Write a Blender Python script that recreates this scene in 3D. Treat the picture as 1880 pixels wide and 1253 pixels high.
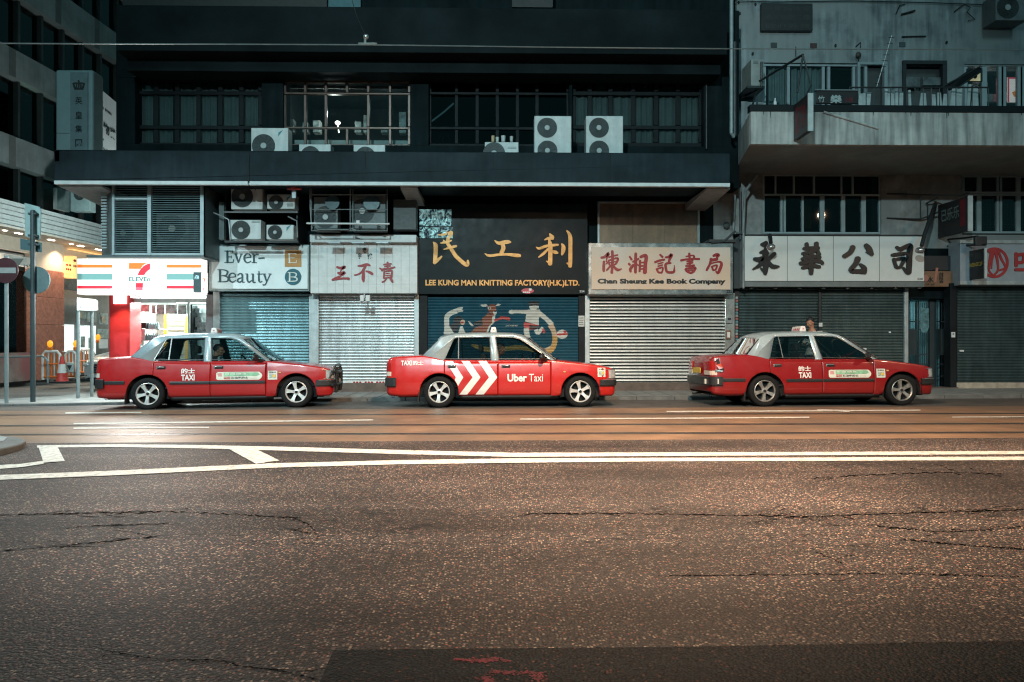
import bpy, bmesh, math, random
from mathutils import Vector, Matrix, Euler
import numpy as np
random.seed(7); np.random.seed(7)
R = math.radians
sc = bpy.context.scene
for o in list(bpy.data.objects): bpy.data.objects.remove(o)
COL = sc.collection
# ---------------------------------------------------------------- camera
FPX, HC, YAW = 1310.0, 1.32, R(1.0)
cam_d = bpy.data.cameras.new('camera'); cam = bpy.data.objects.new('camera', cam_d); COL.objects.link(cam)
cam_d.sensor_width = 36.0; cam_d.lens = 36.0*FPX/1880.0; cam_d.clip_end = 500; cam_d.clip_start = .05
cam.location = (0, 0, HC); cam.rotation_euler = (R(90), 0, -YAW)
sc.camera = cam
# ---------------------------------------------------------------- world, lamps, exposure
W = bpy.data.worlds.new('World'); sc.world = W; W.use_nodes = True
nt = W.node_tree; bg = nt.nodes['Background']
sky = nt.nodes.new('ShaderNodeTexSky'); sky.sky_type = 'NISHITA'; sky.sun_disc = False
sky.sun_elevation = R(-3.0); sky.sun_rotation = R(160); sky.air_density = 1.5
mixw = nt.nodes.new('ShaderNodeMix'); mixw.data_type = 'RGBA'
mixw.inputs[0].default_value = .85; mixw.inputs[7].default_value = (.22, .80, .90, 1)
nt.links.new(sky.outputs[0], mixw.inputs[6]); nt.links.new(mixw.outputs[2], bg.inputs[0])
bg.inputs[1].default_value = 0.13
def lamp(name, typ, loc, power, col, target=None, size=.2, angle=None, blend=.8):
    d = bpy.data.lights.new(name, typ); d.energy = power; d.color = col
    o = bpy.data.objects.new(name, d); COL.objects.link(o); o.location = loc
    if typ in ('SPOT', 'POINT'): d.shadow_soft_size = size
    if typ == 'SPOT': d.spot_size = R(angle or 140); d.spot_blend = blend
    if typ == 'AREA': d.size = size
    if target is not None:
        o.rotation_euler = (Vector(target)-Vector(loc)).to_track_quat('-Z', 'Y').to_euler()
    return o
sun_l = lamp('city_glow', 'SUN', (0, -13, 10), 0.42, (.50, .90, 1.0), (0.6, 8, 0)); sun_l.data.angle = R(12)
lamp('street_lamp_light', 'SPOT', (1.8, 7.4, 6.4), 5900, (1.0, .65, .42), (1.8, 9.4, 0), .14, 134, .8)
lamp('street_lamp_light', 'SPOT', (14.0, 7.4, 6.8), 2300, (1.0, .60, .36), (13.0, 10.2, 0), .14, 126, .85)
lamp('street_lamp_light', 'SPOT', (-10.5, 9.4, 7.4), 3300, (.76, .95, 1.0), (-10.0, 11.0, 0), .14, 136, .7)
lamp('street_lamp_light', 'SPOT', (-3.0, -5.0, 10.5), 11500, (.66, .95, 1.0), (1.4, 18.4, 2.2), .2, 66, .75)
lamp('side_street_fill', 'POINT', (-10.55, 21.5, 4.3), 480, (.80, 1.0, .97), size=.15)  # unseen fill lamp, added to brighten the side street corner
sc.view_settings.view_transform = 'Standard'; sc.view_settings.look = 'None'
sc.view_settings.exposure = 0; sc.view_settings.gamma = 1
cy = sc.cycles
cy.use_denoising = True; cy.max_bounces = 7; cy.diffuse_bounces = 3; cy.glossy_bounces = 3
cy.transparent_max_bounces = 12; cy.caustics_reflective = False; cy.caustics_refractive = False
cy.filter_width = 1.2; cy.sample_clamp_indirect = 3.0; cy.use_adaptive_sampling = True; cy.adaptive_threshold = .015
# ---------------------------------------------------------------- pixel <-> place
CT, ST = math.cos(YAW), math.sin(YAW)
def at(px, py, Y):
    u = (px-940.0)/FPX; v = (626.5-py)/FPX
    k = Y/(CT-u*ST)
    return Vector((k*(u*CT+ST), Y, HC+k*v))
def XA(px, Y): return at(px, 626, Y).x
def ZA(py, Y, px=940): return at(px, py, Y).z
def on_x(px, py, X):
    u = (px-940.0)/FPX; v = (626.5-py)/FPX
    k = X/(u*CT+ST)
    return Vector((X, k*(CT-u*ST), HC+k*v))
def road_z(X, Y): return .015+.003*X-.02*min(max(0, Y-13.8), 3.2)
def G(px, py):
    u = (px-940.0)/FPX; v = (626.5-py)/FPX
    z = 0.0
    for _ in range(8):
        k = (z-HC)/v; X = k*(u*CT+ST); Y = k*(CT-u*ST); z = road_z(X, Y)
    return Vector((X, Y, z))
# ---------------------------------------------------------------- materials
MATS = {}
def mat(name, col, rough=.6, metal=0., noise=.12, nscale=5., bump=0., bscale=40., streak=0., coat=0., emit=None, estr=0., spec=.5, mottle=None):
    if name in MATS: return MATS[name]
    m = bpy.data.materials.new(name); m.use_nodes = True; MATS[name] = m
    t = m.node_tree; N = t.nodes; L = t.links
    p = N['Principled BSDF']
    p.inputs['Base Color'].default_value = (*col, 1); p.inputs['Roughness'].default_value = rough
    p.inputs['Metallic'].default_value = metal; p.inputs['Specular IOR Level'].default_value = spec
    if coat: p.inputs['Coat Weight'].default_value = coat; p.inputs['Coat Roughness'].default_value = .06
    if emit is not None:
        p.inputs['Emission Color'].default_value = (*emit, 1); p.inputs['Emission Strength'].default_value = estr
    tc = N.new('ShaderNodeTexCoord')
    cur = None
    def mulnode(fac_sock, a, b):
        nonlocal cur
        mx = N.new('ShaderNodeMix'); mx.data_type = 'RGBA'; mx.blend_type = 'MULTIPLY'; mx.inputs[0].default_value = 1
        rp = N.new('ShaderNodeMapRange'); rp.inputs[1].default_value = .3; rp.inputs[2].default_value = .7
        rp.inputs[3].default_value = a; rp.inputs[4].default_value = b
        L.new(fac_sock, rp.inputs[0])
        if cur is None: mx.inputs[6].default_value = (*col, 1)
        else: L.new(cur, mx.inputs[6])
        L.new(rp.outputs[0], mx.inputs[7]); cur = mx.outputs[2]
    if noise:
        n = N.new('ShaderNodeTexNoise'); n.inputs['Scale'].default_value = nscale; n.inputs['Detail'].default_value = 6
        n.inputs['Roughness'].default_value = .65
        L.new(tc.outputs['Object'], n.inputs['Vector']); mulnode(n.outputs[0], 1-noise*1.6, 1+noise)
    if streak:
        mp = N.new('ShaderNodeMapping'); mp.inputs['Scale'].default_value = (5, 5, .45)
        n2 = N.new('ShaderNodeTexNoise'); n2.inputs['Scale'].default_value = 1.6; n2.inputs['Detail'].default_value = 5
        L.new(tc.outputs['Object'], mp.inputs[0]); L.new(mp.outputs[0], n2.inputs['Vector']); mulnode(n2.outputs[0], 1-streak, 1.05)
    if mottle:
        n3 = N.new('ShaderNodeTexNoise'); n3.inputs['Scale'].default_value = .7; n3.inputs['Detail'].default_value = 3
        mx = N.new('ShaderNodeMix'); mx.data_type = 'RGBA'
        rp = N.new('ShaderNodeMapRange'); rp.inputs[1].default_value = .45; rp.inputs[2].default_value = .6
        L.new(tc.outputs['Object'], n3.inputs['Vector']); L.new(n3.outputs[0], rp.inputs[0]); L.new(rp.outputs[0], mx.inputs[0])
        if cur is None: mx.inputs[6].default_value = (*col, 1)
        else: L.new(cur, mx.inputs[6])
        mx.inputs[7].default_value = (*mottle, 1); cur = mx.outputs[2]
    if cur is not None: L.new(cur, p.inputs['Base Color'])
    if noise and rough > .15:
        nr = N.new('ShaderNodeTexNoise'); nr.inputs['Scale'].default_value = nscale*2.3; nr.inputs['Detail'].default_value = 4
        rr = N.new('ShaderNodeMapRange'); rr.inputs[3].default_value = max(.05, rough-.12); rr.inputs[4].default_value = min(1, rough+.12)
        L.new(tc.outputs['Object'], nr.inputs['Vector']); L.new(nr.outputs[0], rr.inputs[0]); L.new(rr.outputs[0], p.inputs['Roughness'])
    if bump:
        nb = N.new('ShaderNodeTexNoise'); nb.inputs['Scale'].default_value = bscale; nb.inputs['Detail'].default_value = 4
        b = N.new('ShaderNodeBump'); b.inputs['Strength'].default_value = bump; b.inputs['Distance'].default_value = .01
        L.new(tc.outputs['Object'], nb.inputs['Vector']); L.new(nb.outputs[0], b.inputs['Height']); L.new(b.outputs[0], p.inputs['Normal'])
    return m
def glass(name, tint=(.6, .75, .75), refl=1.0, rough=.02):
    if name in MATS: return MATS[name]
    m = bpy.data.materials.new(name); m.use_nodes = True; MATS[name] = m
    t = m.node_tree; N = t.nodes; L = t.links; N.clear()
    o = N.new('ShaderNodeOutputMaterial'); mx = N.new('ShaderNodeMixShader')
    tr = N.new('ShaderNodeBsdfTransparent'); tr.inputs[0].default_value = (*tint, 1)
    gl = N.new('ShaderNodeBsdfGlossy'); gl.inputs[0].default_value = (1, 1, 1, 1); gl.inputs[1].default_value = rough
    fr = N.new('ShaderNodeFresnel'); fr.inputs[0].default_value = 1.5
    L.new(fr.outputs[0], mx.inputs[0]); L.new(tr.outputs[0], mx.inputs[1]); L.new(gl.outputs[0], mx.inputs[2]); L.new(mx.outputs[0], o.inputs[0])
    return m
def emit(name, col, s, noise=0):
    m = mat(name, tuple(min(.8, c*.8) for c in col), .4, noise=noise, emit=col, estr=s); return m
# ---------------------------------------------------------------- mesh builder
class MB:
    def __init__(s): s.v = []; s.f = []; s.m = []
    def add(s, vs, fs, m=0):
        b = len(s.v); s.v += [tuple(v) for v in vs]; s.f += [tuple(b+i for i in f) for f in fs]; s.m += [m]*len(fs); return s
    def box(s, x0, x1, y0, y1, z0, z1, m=0):
        x0, x1 = sorted((x0, x1)); y0, y1 = sorted((y0, y1)); z0, z1 = sorted((z0, z1))
        return s.add([(x0,y0,z0),(x1,y0,z0),(x1,y1,z0),(x0,y1,z0),(x0,y0,z1),(x1,y0,z1),(x1,y1,z1),(x0,y1,z1)],
              [(0,3,2,1),(4,5,6,7),(0,1,5,4),(1,2,6,5),(2,3,7,6),(3,0,4,7)], m)
    def pbox(s, px0, py0, px1, py1, Yf, Yb, m=0):
        a = at(px0, py0, Yf); b = at(px1, py1, Yf)
        return s.box(a.x, b.x, Yf, Yb, b.z, a.z, m)
    def prism(s, pts, y0, y1, m=0):
        """pts (x,z) outline, thickness from y0 (front) to y1"""
        n = len(pts)
        ar = sum(pts[i][0]*pts[(i+1)%n][1]-pts[(i+1)%n][0]*pts[i][1] for i in range(n))
        if ar < 0: pts = pts[::-1]
        vs = [(x, y0, z) for x, z in pts]+[(x, y1, z) for x, z in pts]
        fs = [tuple(range(n)), tuple(range(2*n-1, n-1, -1))]+[(i, i+n, (i+1)%n+n, (i+1)%n) for i in range(n)]
        return s.add(vs, fs, m)
    def zprism(s, pts, z0, z1, m=0):
        n = len(pts)
        ar = sum(pts[i][0]*pts[(i+1)%n][1]-pts[(i+1)%n][0]*pts[i][1] for i in range(n))
        if ar < 0: pts = pts[::-1]
        z0f = z0 if callable(z0) else (lambda x, y: z0); z1f = z1 if callable(z1) else (lambda x, y: z1)
        vs = [(x, y, z0f(x, y)) for x, y in pts]+[(x, y, z1f(x, y)) for x, y in pts]
        fs = [tuple(range(n-1, -1, -1)), tuple(range(n, 2*n))]+[(i, (i+1)%n, (i+1)%n+n, i+n) for i in range(n)]
        return s.add(vs, fs, m)
    def tube(s, path, r, m=0, n=8, cap=True):
        path = [Vector(p) for p in path]; rs = r if isinstance(r, (list, tuple)) else [r]*len(path)
        rings = []; up0 = None
        for i, p in enumerate(path):
            d = (path[min(i+1, len(path)-1)]-path[max(i-1, 0)]).normalized()
            a = Vector((0, 0, 1)) if abs(d.z) < .9 else Vector((1, 0, 0))
            u = d.cross(a).normalized(); w = u.cross(d).normalized()
            if up0 is not None and u.dot(up0) < 0: u = -u; w = -w
            up0 = u
            rings.append([p+(u*math.cos(2*math.pi*k/n)+w*math.sin(2*math.pi*k/n))*rs[i] for k in range(n)])
        vs = [v for rg in rings for v in rg]; fs = []
        for i in range(len(rings)-1):
            for k in range(n):
                fs.append((i*n+k, i*n+(k+1)%n, (i+1)*n+(k+1)%n, (i+1)*n+k))
        if cap: fs += [tuple(range(n))[::-1], tuple(range((len(rings)-1)*n, len(rings)*n))]
        return s.add(vs, fs, m)
    def lathe(s, prof, c=(0, 0, 0), axis='y', n=24, m=0):
        """prof: (r, h) pairs revolved round axis through c"""
        vs = []
        for r, h in prof:
            for k in range(n):
                a = 2*math.pi*k/n; p, q = r*math.cos(a), r*math.sin(a)
                v = (p, h, q) if axis == 'y' else ((p, q, h) if axis == 'z' else (h, p, q))
                vs.append((v[0]+c[0], v[1]+c[1], v[2]+c[2]))
        fs = [(i*n+k, i*n+(k+1)%n, (i+1)*n+(k+1)%n, (i+1)*n+k) for i in range(len(prof)-1) for k in range(n)]
        return s.add(vs, fs, m)
    def ellipsoid(s, c, r, m=0, nu=14, nv=10, rot=None):
        vs = []; fs = []
        for j in range(nv+1):
            th = math.pi*j/nv
            for k in range(nu):
                a = 2*math.pi*k/nu
                p = Vector((r[0]*math.sin(th)*math.cos(a), r[1]*math.sin(th)*math.sin(a), r[2]*math.cos(th)))
                if rot: p = rot @ p
                vs.append(p+Vector(c))
        for j in range(nv):
            for k in range(nu): fs.append((j*nu+k, (j+1)*nu+k, (j+1)*nu+(k+1)%nu, j*nu+(k+1)%nu))
        return s.add(vs, fs, m)
    def build(s, name, mats, parent=None, smooth=False, bevel=0, clean=True, angle=35, seg=2):
        me = bpy.data.meshes.new(name)
        off = wl(parent) if parent else Vector((0, 0, 0))
        me.from_pydata([(v[0]-off.x, v[1]-off.y, v[2]-off.z) for v in s.v], [], s.f)
        if not isinstance(mats, (list, tuple)): mats = [mats]
        for m in mats: me.materials.append(m)
        if len(mats) > 1: me.polygons.foreach_set('material_index', s.m)
        if clean:
            b = bmesh.new(); b.from_mesh(me); bmesh.ops.remove_doubles(b, verts=b.verts, dist=1e-5)
            bmesh.ops.dissolve_degenerate(b, edges=b.edges, dist=1e-6)
            bmesh.ops.recalc_face_normals(b, faces=b.faces); b.to_mesh(me); b.free()
        o = bpy.data.objects.new(name, me); COL.objects.link(o)
        if parent: o.parent = parent
        if bevel:
            md = o.modifiers.new('bevel', 'BEVEL'); md.width = bevel; md.segments = seg; md.limit_method = 'ANGLE'; md.angle_limit = R(40)
            me.polygons.foreach_set('use_smooth', [True]*len(me.polygons)); me.set_sharp_from_angle(angle=R(50))
        elif smooth:
            me.polygons.foreach_set('use_smooth', [True]*len(me.polygons))
            me.set_sharp_from_angle(angle=R(angle))
        return o
def wl(o):
    v = Vector((0, 0, 0))
    while o is not None: v += o.location; o = o.parent
    return v
def tag(o, label=None, cat=None, group=None, kind=None):
    for k, v in (('label', label), ('category', cat), ('group', group), ('kind', kind)):
        if v: o[k] = v
    return o
def thing(name, label, cat, loc=(0, 0, 0), group=None):
    o = bpy.data.objects.new(name, None); COL.objects.link(o); o.location = loc; o.empty_display_size = .2
    return tag(o, label, cat, group)
def struct(o): o['kind'] = 'structure'; return o
def copy_tree(o, parent=None):
    c = o.copy(); COL.objects.link(c)
    if parent: c.parent = parent
    for ch in list(o.children): copy_tree(ch, c)
    return c
# ---------------------------------------------------------------- writing
_tc = {}
def text_shape(body, bold=0.):
    key = (body, bold)
    if key in _tc: return _tc[key]
    cu = bpy.data.curves.new('text', 'FONT'); cu.body = body; cu.size = 1; cu.offset = bold; cu.resolution_u = 3
    o = bpy.data.objects.new('text', cu); COL.objects.link(o)
    dg = bpy.context.evaluated_depsgraph_get(); ev = o.evaluated_get(dg); me = ev.to_mesh()
    vs = [(v.co.x, v.co.y) for v in me.vertices]; fs = [tuple(p.vertices) for p in me.polygons]
    ev.to_mesh_clear(); bpy.data.objects.remove(o); bpy.data.curves.remove(cu)
    xs = [v[0] for v in vs] or [0]; ys = [v[1] for v in vs] or [0]
    x0, x1, y0, y1 = min(xs), max(xs), min(ys), max(ys)
    vs = [((v[0]-x0)/max(1e-6, x1-x0), (v[1]-y0)/max(1e-6, y1-y0)) for v in vs]
    _tc[key] = (vs, fs); return _tc[key]
def text_into(mb, body, fn, bold=0., m=0):
    """fn(u,v) -> 3-D point for u,v in 0..1 (v up)"""
    vs, fs = text_shape(body, bold); mb.add([fn(u, v) for u, v in vs], fs, m); return mb
def text_px(mb, body, px0, py0, px1, py1, Y, bold=0., m=0):
    a = at(px0, py0, Y); b = at(px1, py1, Y)
    return text_into(mb, body, lambda u, v: (a.x+(b.x-a.x)*u, Y, b.z+(a.z-b.z)*v), bold, m)
def smooth_path(st, k=5):
    P = [np.array(p, float) for p in st]
    if len(P) < 3: return P
    out = []
    for i in range(len(P)-1):
        p0 = P[max(i-1, 0)]; p1 = P[i]; p2 = P[i+1]; p3 = P[min(i+2, len(P)-1)]
        for j in range(k):
            t = j/k
            out.append(.5*((2*p1)+(-p0+p2)*t+(2*p0-5*p1+4*p2-p3)*t*t+(-p0+3*p1-3*p2+p3)*t**3))
    out.append(P[-1]); return out
def brush(mb, strokes, fn, t=.02, m=0, wk=1., step=.0012):
    """brush strokes (x,y,width) swept into raised lettering; fn(x,y,d) gives the point, d metres proud of the board"""
    for si, st in enumerate(strokes):
        P = smooth_path(st); L = []; Rr = []
        n = len(P); d0 = t+step*si
        for i in range(n):
            a = P[max(i-1, 0)][:2]; b = P[min(i+1, n-1)][:2]; d = b-a; l = np.hypot(*d) or 1; d = d/l
            nn = np.array([-d[1], d[0]]); w = max(4, P[i][2])*.5*wk
            if i == 0: start = (P[0][:2], d, nn, w)
            if i == n-1: end = (P[i][:2], d, nn, w)
            L.append(P[i][:2]+nn*w); Rr.append(P[i][:2]-nn*w)
        def capf(c, d, nn, w, sgn): return [c+nn*w*math.cos(a)+d*sgn*w*math.sin(a)*.8 for a in (R(45), R(90), R(135))]
        ce = capf(*end, 1); cs = capf(start[0], start[1], -start[2], start[3], -1)
        # faces: quads + two fans
        ring = L+ce+Rr[::-1]+cs
        N_ = len(ring)
        top = [fn(p[0], p[1], d0) for p in ring]; bot = [fn(p[0], p[1], 0) for p in ring]
        iL = list(range(n)); iE = list(range(n, n+3)); iR = [n+3+(n-1-i) for i in range(n)]; iS = list(range(2*n+3, 2*n+6))
        fs = [(iL[i], iL[i+1], iR[i+1], iR[i]) for i in range(n-1)]
        fs.append((iL[-1], *iE, iR[-1])); fs.append((iR[0], *iS, iL[0]))
        side = [(i, i+N_, (i+1)%N_+N_, (i+1)%N_) for i in range(N_)]
        mb.add(top+bot, fs+side, m)
    return mb
def zf(ox, oy, k, Y):
    """zoomed reading of the photograph -> raised point on the board at depth Y"""
    return lambda x, y, d: at(ox+x/k, oy+y/k, Y)-Vector((0, d, 0))
# ================================================================ materials used in several places
M_black = mat('black_paint', (.012, .015, .0165), .55, noise=.25, nscale=1.5, spec=.15)
M_dark = mat('dark_metal', (.03, .034, .036), .5, .3)
M_soot = mat('dark_wall', (.009, .0155, .0170), .8, noise=.3, nscale=.9, streak=.3, bump=.2, spec=.05)
M_white = mat('white_paint', (.62, .64, .63), .5, noise=.1)
M_grey = mat('grey_metal', (.30, .33, .34), .45, .6, noise=.15)
M_steel = mat('steel', (.55, .57, .58), .3, .9, noise=.15, nscale=9)
M_chrome = mat('chrome', (.8, .8, .8), .12, 1, noise=0)
M_rubber = mat('rubber', (.012, .012, .013), .75, noise=.2, nscale=20)
M_gold = mat('gold_letters', (.62, .30, .08), .45, .25, noise=.2, nscale=6)
M_redlet = mat('red_letters', (.28, .018, .02), .45, noise=.1)
M_blacklet = mat('black_letters', (.008, .012, .014), .4, noise=.1)
M_glassd = glass('dark_window_glass', (.5, .62, .62))
# ================================================================ ground
def asphalt(name, base, fleck, amount, crack, spec=.4):
    m = bpy.data.materials.new(name); m.use_nodes = True; t = m.node_tree; N = t.nodes; L = t.links; p = N['Principled BSDF']
    tc = N.new('ShaderNodeTexCoord')
    vo = N.new('ShaderNodeTexVoronoi'); vo.inputs['Scale'].default_value = 66; vo.feature = 'F1'; vo.inputs['Randomness'].default_value = 1
    v2 = N.new('ShaderNodeTexVoronoi'); v2.inputs['Scale'].default_value = 150; v2.feature = 'F1'
    L.new(tc.outputs['Object'], vo.inputs['Vector']); L.new(tc.outputs['Object'], v2.inputs['Vector'])
    sep = N.new('ShaderNodeSeparateColor'); L.new(vo.outputs['Color'], sep.inputs[0])
    sep2 = N.new('ShaderNodeSeparateColor'); L.new(v2.outputs['Color'], sep2.inputs[0])
    # stone brightness: most dark, a few pale
    pw = N.new('ShaderNodeMath'); pw.operation = 'POWER'; pw.inputs[1].default_value = 3.3; L.new(sep.outputs[0], pw.inputs[0])
    inside = N.new('ShaderNodeMapRange'); inside.inputs[1].default_value = .52; inside.inputs[2].default_value = .34; L.new(vo.outputs['Distance'], inside.inputs[0])
    am = N.new('ShaderNodeMath'); am.operation = 'MULTIPLY'; L.new(pw.outputs[0], am.inputs[0]); L.new(inside.outputs[0], am.inputs[1])
    big = N.new('ShaderNodeTexNoise'); big.inputs['Scale'].default_value = .55; big.inputs['Detail'].default_value = 5; L.new(tc.outputs['Object'], big.inputs['Vector'])
    wear = N.new('ShaderNodeMapRange'); wear.inputs[1].default_value = .35; wear.inputs[2].default_value = .65; wear.inputs[3].default_value = .30*amount; wear.inputs[4].default_value = 1.15*amount; L.new(big.outputs[0], wear.inputs[0])
    fm = N.new('ShaderNodeMath'); fm.operation = 'MULTIPLY'; fm.use_clamp = True; L.new(am.outputs[0], fm.inputs[0]); L.new(wear.outputs[0], fm.inputs[1])
    hue = N.new('ShaderNodeMix'); hue.data_type = 'RGBA'; hue.inputs[6].default_value = (*fleck, 1); hue.inputs[7].default_value = (.42, .15, .10, 1)
    hs = N.new('ShaderNodeMapRange'); hs.inputs[1].default_value = .6; hs.inputs[2].default_value = .8; L.new(sep.outputs[1], hs.inputs[0]); L.new(hs.outputs[0], hue.inputs[0])
    fine = N.new('ShaderNodeMapRange'); fine.inputs[3].default_value = .25; fine.inputs[4].default_value = 1.9; L.new(sep2.outputs[0], fine.inputs[0])
    bcol = N.new('ShaderNodeMix'); bcol.data_type = 'RGBA'; bcol.blend_type = 'MULTIPLY'; bcol.inputs[0].default_value = 1; bcol.inputs[6].default_value = (*base, 1); L.new(fine.outputs[0], bcol.inputs[7])
    bw = N.new('ShaderNodeMix'); bw.data_type = 'RGBA'; bw.blend_type = 'MULTIPLY'; bw.inputs[0].default_value = 1; L.new(bcol.outputs[2], bw.inputs[6])
    bm = N.new('ShaderNodeMapRange'); bm.inputs[1].default_value = .3; bm.inputs[2].default_value = .7; bm.inputs[3].default_value = .65; bm.inputs[4].default_value = 1.3; L.new(big.outputs[0], bm.inputs[0]); L.new(bm.outputs[0], bw.inputs[7])
    fin = N.new('ShaderNodeMix'); fin.data_type = 'RGBA'; L.new(fm.outputs[0], fin.inputs[0]); L.new(bw.outputs[2], fin.inputs[6]); L.new(hue.outputs[2], fin.inputs[7])
    last = fin.outputs[2]
    v3 = N.new('ShaderNodeTexVoronoi'); v3.inputs['Scale'].default_value = 27; v3.feature = 'F1'; L.new(tc.outputs['Object'], v3.inputs['Vector']); s3 = N.new('ShaderNodeSeparateColor'); L.new(v3.outputs['Color'], s3.inputs[0])
    g3 = N.new('ShaderNodeMapRange'); g3.inputs[1].default_value = .80; g3.inputs[2].default_value = .95; g3.inputs[4].default_value = .42*amount; L.new(s3.outputs[0], g3.inputs[0]); i3 = N.new('ShaderNodeMapRange'); i3.inputs[1].default_value = .36; i3.inputs[2].default_value = .22; L.new(v3.outputs['Distance'], i3.inputs[0])
    m3 = N.new('ShaderNodeMath'); m3.operation = 'MULTIPLY'; L.new(g3.outputs[0], m3.inputs[0]); L.new(i3.outputs[0], m3.inputs[1]); c3 = N.new('ShaderNodeMix'); c3.data_type = 'RGBA'; c3.inputs[6].default_value = (*[q*.6 for q in fleck], 1); c3.inputs[7].default_value = (.20, .085, .06, 1); L.new(s3.outputs[1], c3.inputs[0])
    f3_ = N.new('ShaderNodeMix'); f3_.data_type = 'RGBA'; L.new(m3.outputs[0], f3_.inputs[0]); L.new(last, f3_.inputs[6]); L.new(c3.outputs[2], f3_.inputs[7]); last = f3_.outputs[2]
    mps = N.new('ShaderNodeMapping'); mps.inputs['Scale'].default_value = (.12, 1.5, 1); stn = N.new('ShaderNodeTexNoise'); stn.inputs['Scale'].default_value = 1.1; stn.inputs['Detail'].default_value = 4
    L.new(tc.outputs['Object'], mps.inputs[0]); L.new(mps.outputs[0], stn.inputs['Vector']); srp = N.new('ShaderNodeMapRange'); srp.inputs[1].default_value = .35; srp.inputs[2].default_value = .62; srp.inputs[3].default_value = .55; srp.inputs[4].default_value = 1.1; L.new(stn.outputs[0], srp.inputs[0])
    stm = N.new('ShaderNodeMix'); stm.data_type = 'RGBA'; stm.blend_type = 'MULTIPLY'; stm.inputs[0].default_value = 1; L.new(last, stm.inputs[6]); L.new(srp.outputs[0], stm.inputs[7]); last = stm.outputs[2]
    hgt = N.new('ShaderNodeMath'); hgt.operation = 'MULTIPLY_ADD'; hgt.inputs[1].default_value = -1.; hgt.inputs[2].default_value = 1; L.new(vo.outputs['Distance'], hgt.inputs[0])
    if crack:
        dn = N.new('ShaderNodeTexNoise'); dn.inputs['Scale'].default_value = 3; dn.inputs['Detail'].default_value = 5; L.new(tc.outputs['Object'], dn.inputs['Vector'])
        ad = N.new('ShaderNodeMix'); ad.data_type = 'RGBA'; ad.blend_type = 'LINEAR_LIGHT'; ad.inputs[0].default_value = .25
        mp = N.new('ShaderNodeMapping'); mp.inputs['Scale'].default_value = (.55, 2.3, 1); L.new(tc.outputs['Object'], mp.inputs[0])
        L.new(mp.outputs[0], ad.inputs[6]); L.new(dn.outputs['Color'], ad.inputs[7])
        ce = N.new('ShaderNodeTexVoronoi'); ce.feature = 'DISTANCE_TO_EDGE'; ce.inputs['Scale'].default_value = 2.6; L.new(ad.outputs[2], ce.inputs['Vector'])
        cl = N.new('ShaderNodeMapRange'); cl.inputs[1].default_value = .006; cl.inputs[2].default_value = .022; L.new(ce.outputs['Distance'], cl.inputs[0])
        msk = N.new('ShaderNodeTexNoise'); msk.inputs['Scale'].default_value = .42; msk.inputs['Detail'].default_value = 2
        mp2 = N.new('ShaderNodeMapping'); mp2.inputs['Scale'].default_value = (.5, 1.6, 1); mp2.inputs['Location'].default_value = (3.1, 1.7, 0); L.new(tc.outputs['Object'], mp2.inputs[0]); L.new(mp2.outputs[0], msk.inputs['Vector'])
        ms = N.new('ShaderNodeMapRange'); ms.inputs[1].default_value = .50; ms.inputs[2].default_value = .62; ms.inputs[3].default_value = 1; ms.inputs[4].default_value = 0
        sx = N.new('ShaderNodeSeparateXYZ'); L.new(tc.outputs['Object'], sx.inputs[0])
        dy = N.new('ShaderNodeMath'); dy.operation = 'SUBTRACT'; dy.inputs[1].default_value = 5.0; L.new(sx.outputs[1], dy.inputs[0])
        da = N.new('ShaderNodeMath'); da.operation = 'ABSOLUTE'; L.new(dy.outputs[0], da.inputs[0])
        dm = N.new('ShaderNodeMapRange'); dm.inputs[1].default_value = .35; dm.inputs[2].default_value = 1.1; dm.inputs[3].default_value = .2; dm.inputs[4].default_value = -.2; L.new(da.outputs[0], dm.inputs[0])
        sm_ = N.new('ShaderNodeMath'); sm_.operation = 'ADD'; L.new(msk.outputs[0], sm_.inputs[0]); L.new(dm.outputs[0], sm_.inputs[1]); L.new(sm_.outputs[0], ms.inputs[0])
        mxx = N.new('ShaderNodeMath'); mxx.operation = 'MAXIMUM'; L.new(cl.outputs[0], mxx.inputs[0]); L.new(ms.outputs[0], mxx.inputs[1])
        cm = N.new('ShaderNodeMix'); cm.data_type = 'RGBA'; cm.inputs[6].default_value = (.008, .008, .008, 1); L.new(mxx.outputs[0], cm.inputs[0]); L.new(last, cm.inputs[7]); last = cm.outputs[2]
        hm = N.new('ShaderNodeMath'); hm.operation = 'MULTIPLY'; L.new(hgt.outputs[0], hm.inputs[0]); L.new(mxx.outputs[0], hm.inputs[1]); hgt = hm
    L.new(last, p.inputs['Base Color']); p.inputs['Roughness'].default_value = .62; p.inputs['Specular IOR Level'].default_value = spec
    b = N.new('ShaderNodeBump'); b.inputs['Strength'].default_value = .55; b.inputs['Distance'].default_value = .008
    L.new(hgt.outputs[0], b.inputs['Height']); L.new(b.outputs[0], p.inputs['Normal'])
    return m
M_asph = asphalt('asphalt', (.036, .033, .032), (.60, .45, .34), 1.3, True, .25)
M_asph_new = asphalt('dark_asphalt', (.015, .018, .019), (.06, .07, .07), .5, False, .12)
M_asph_side = asphalt('side_street_asphalt', (.17, .18, .18), (.25, .25, .25), .8, False)
M_bed = mat('tram_bed_concrete', (.22, .135, .082), .5, noise=.2, nscale=1.3, bump=.35, bscale=60, streak=.0, mottle=(.15, .10, .068))
M_paint = mat('road_paint', (.60, .585, .53), .65, noise=.3, nscale=16, bump=.4, bscale=80)
t_ = M_paint.node_tree; pb = t_.nodes['Principled BSDF']; src = pb.inputs['Base Color'].links[0].from_socket      # worn through to the asphalt in places
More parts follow.
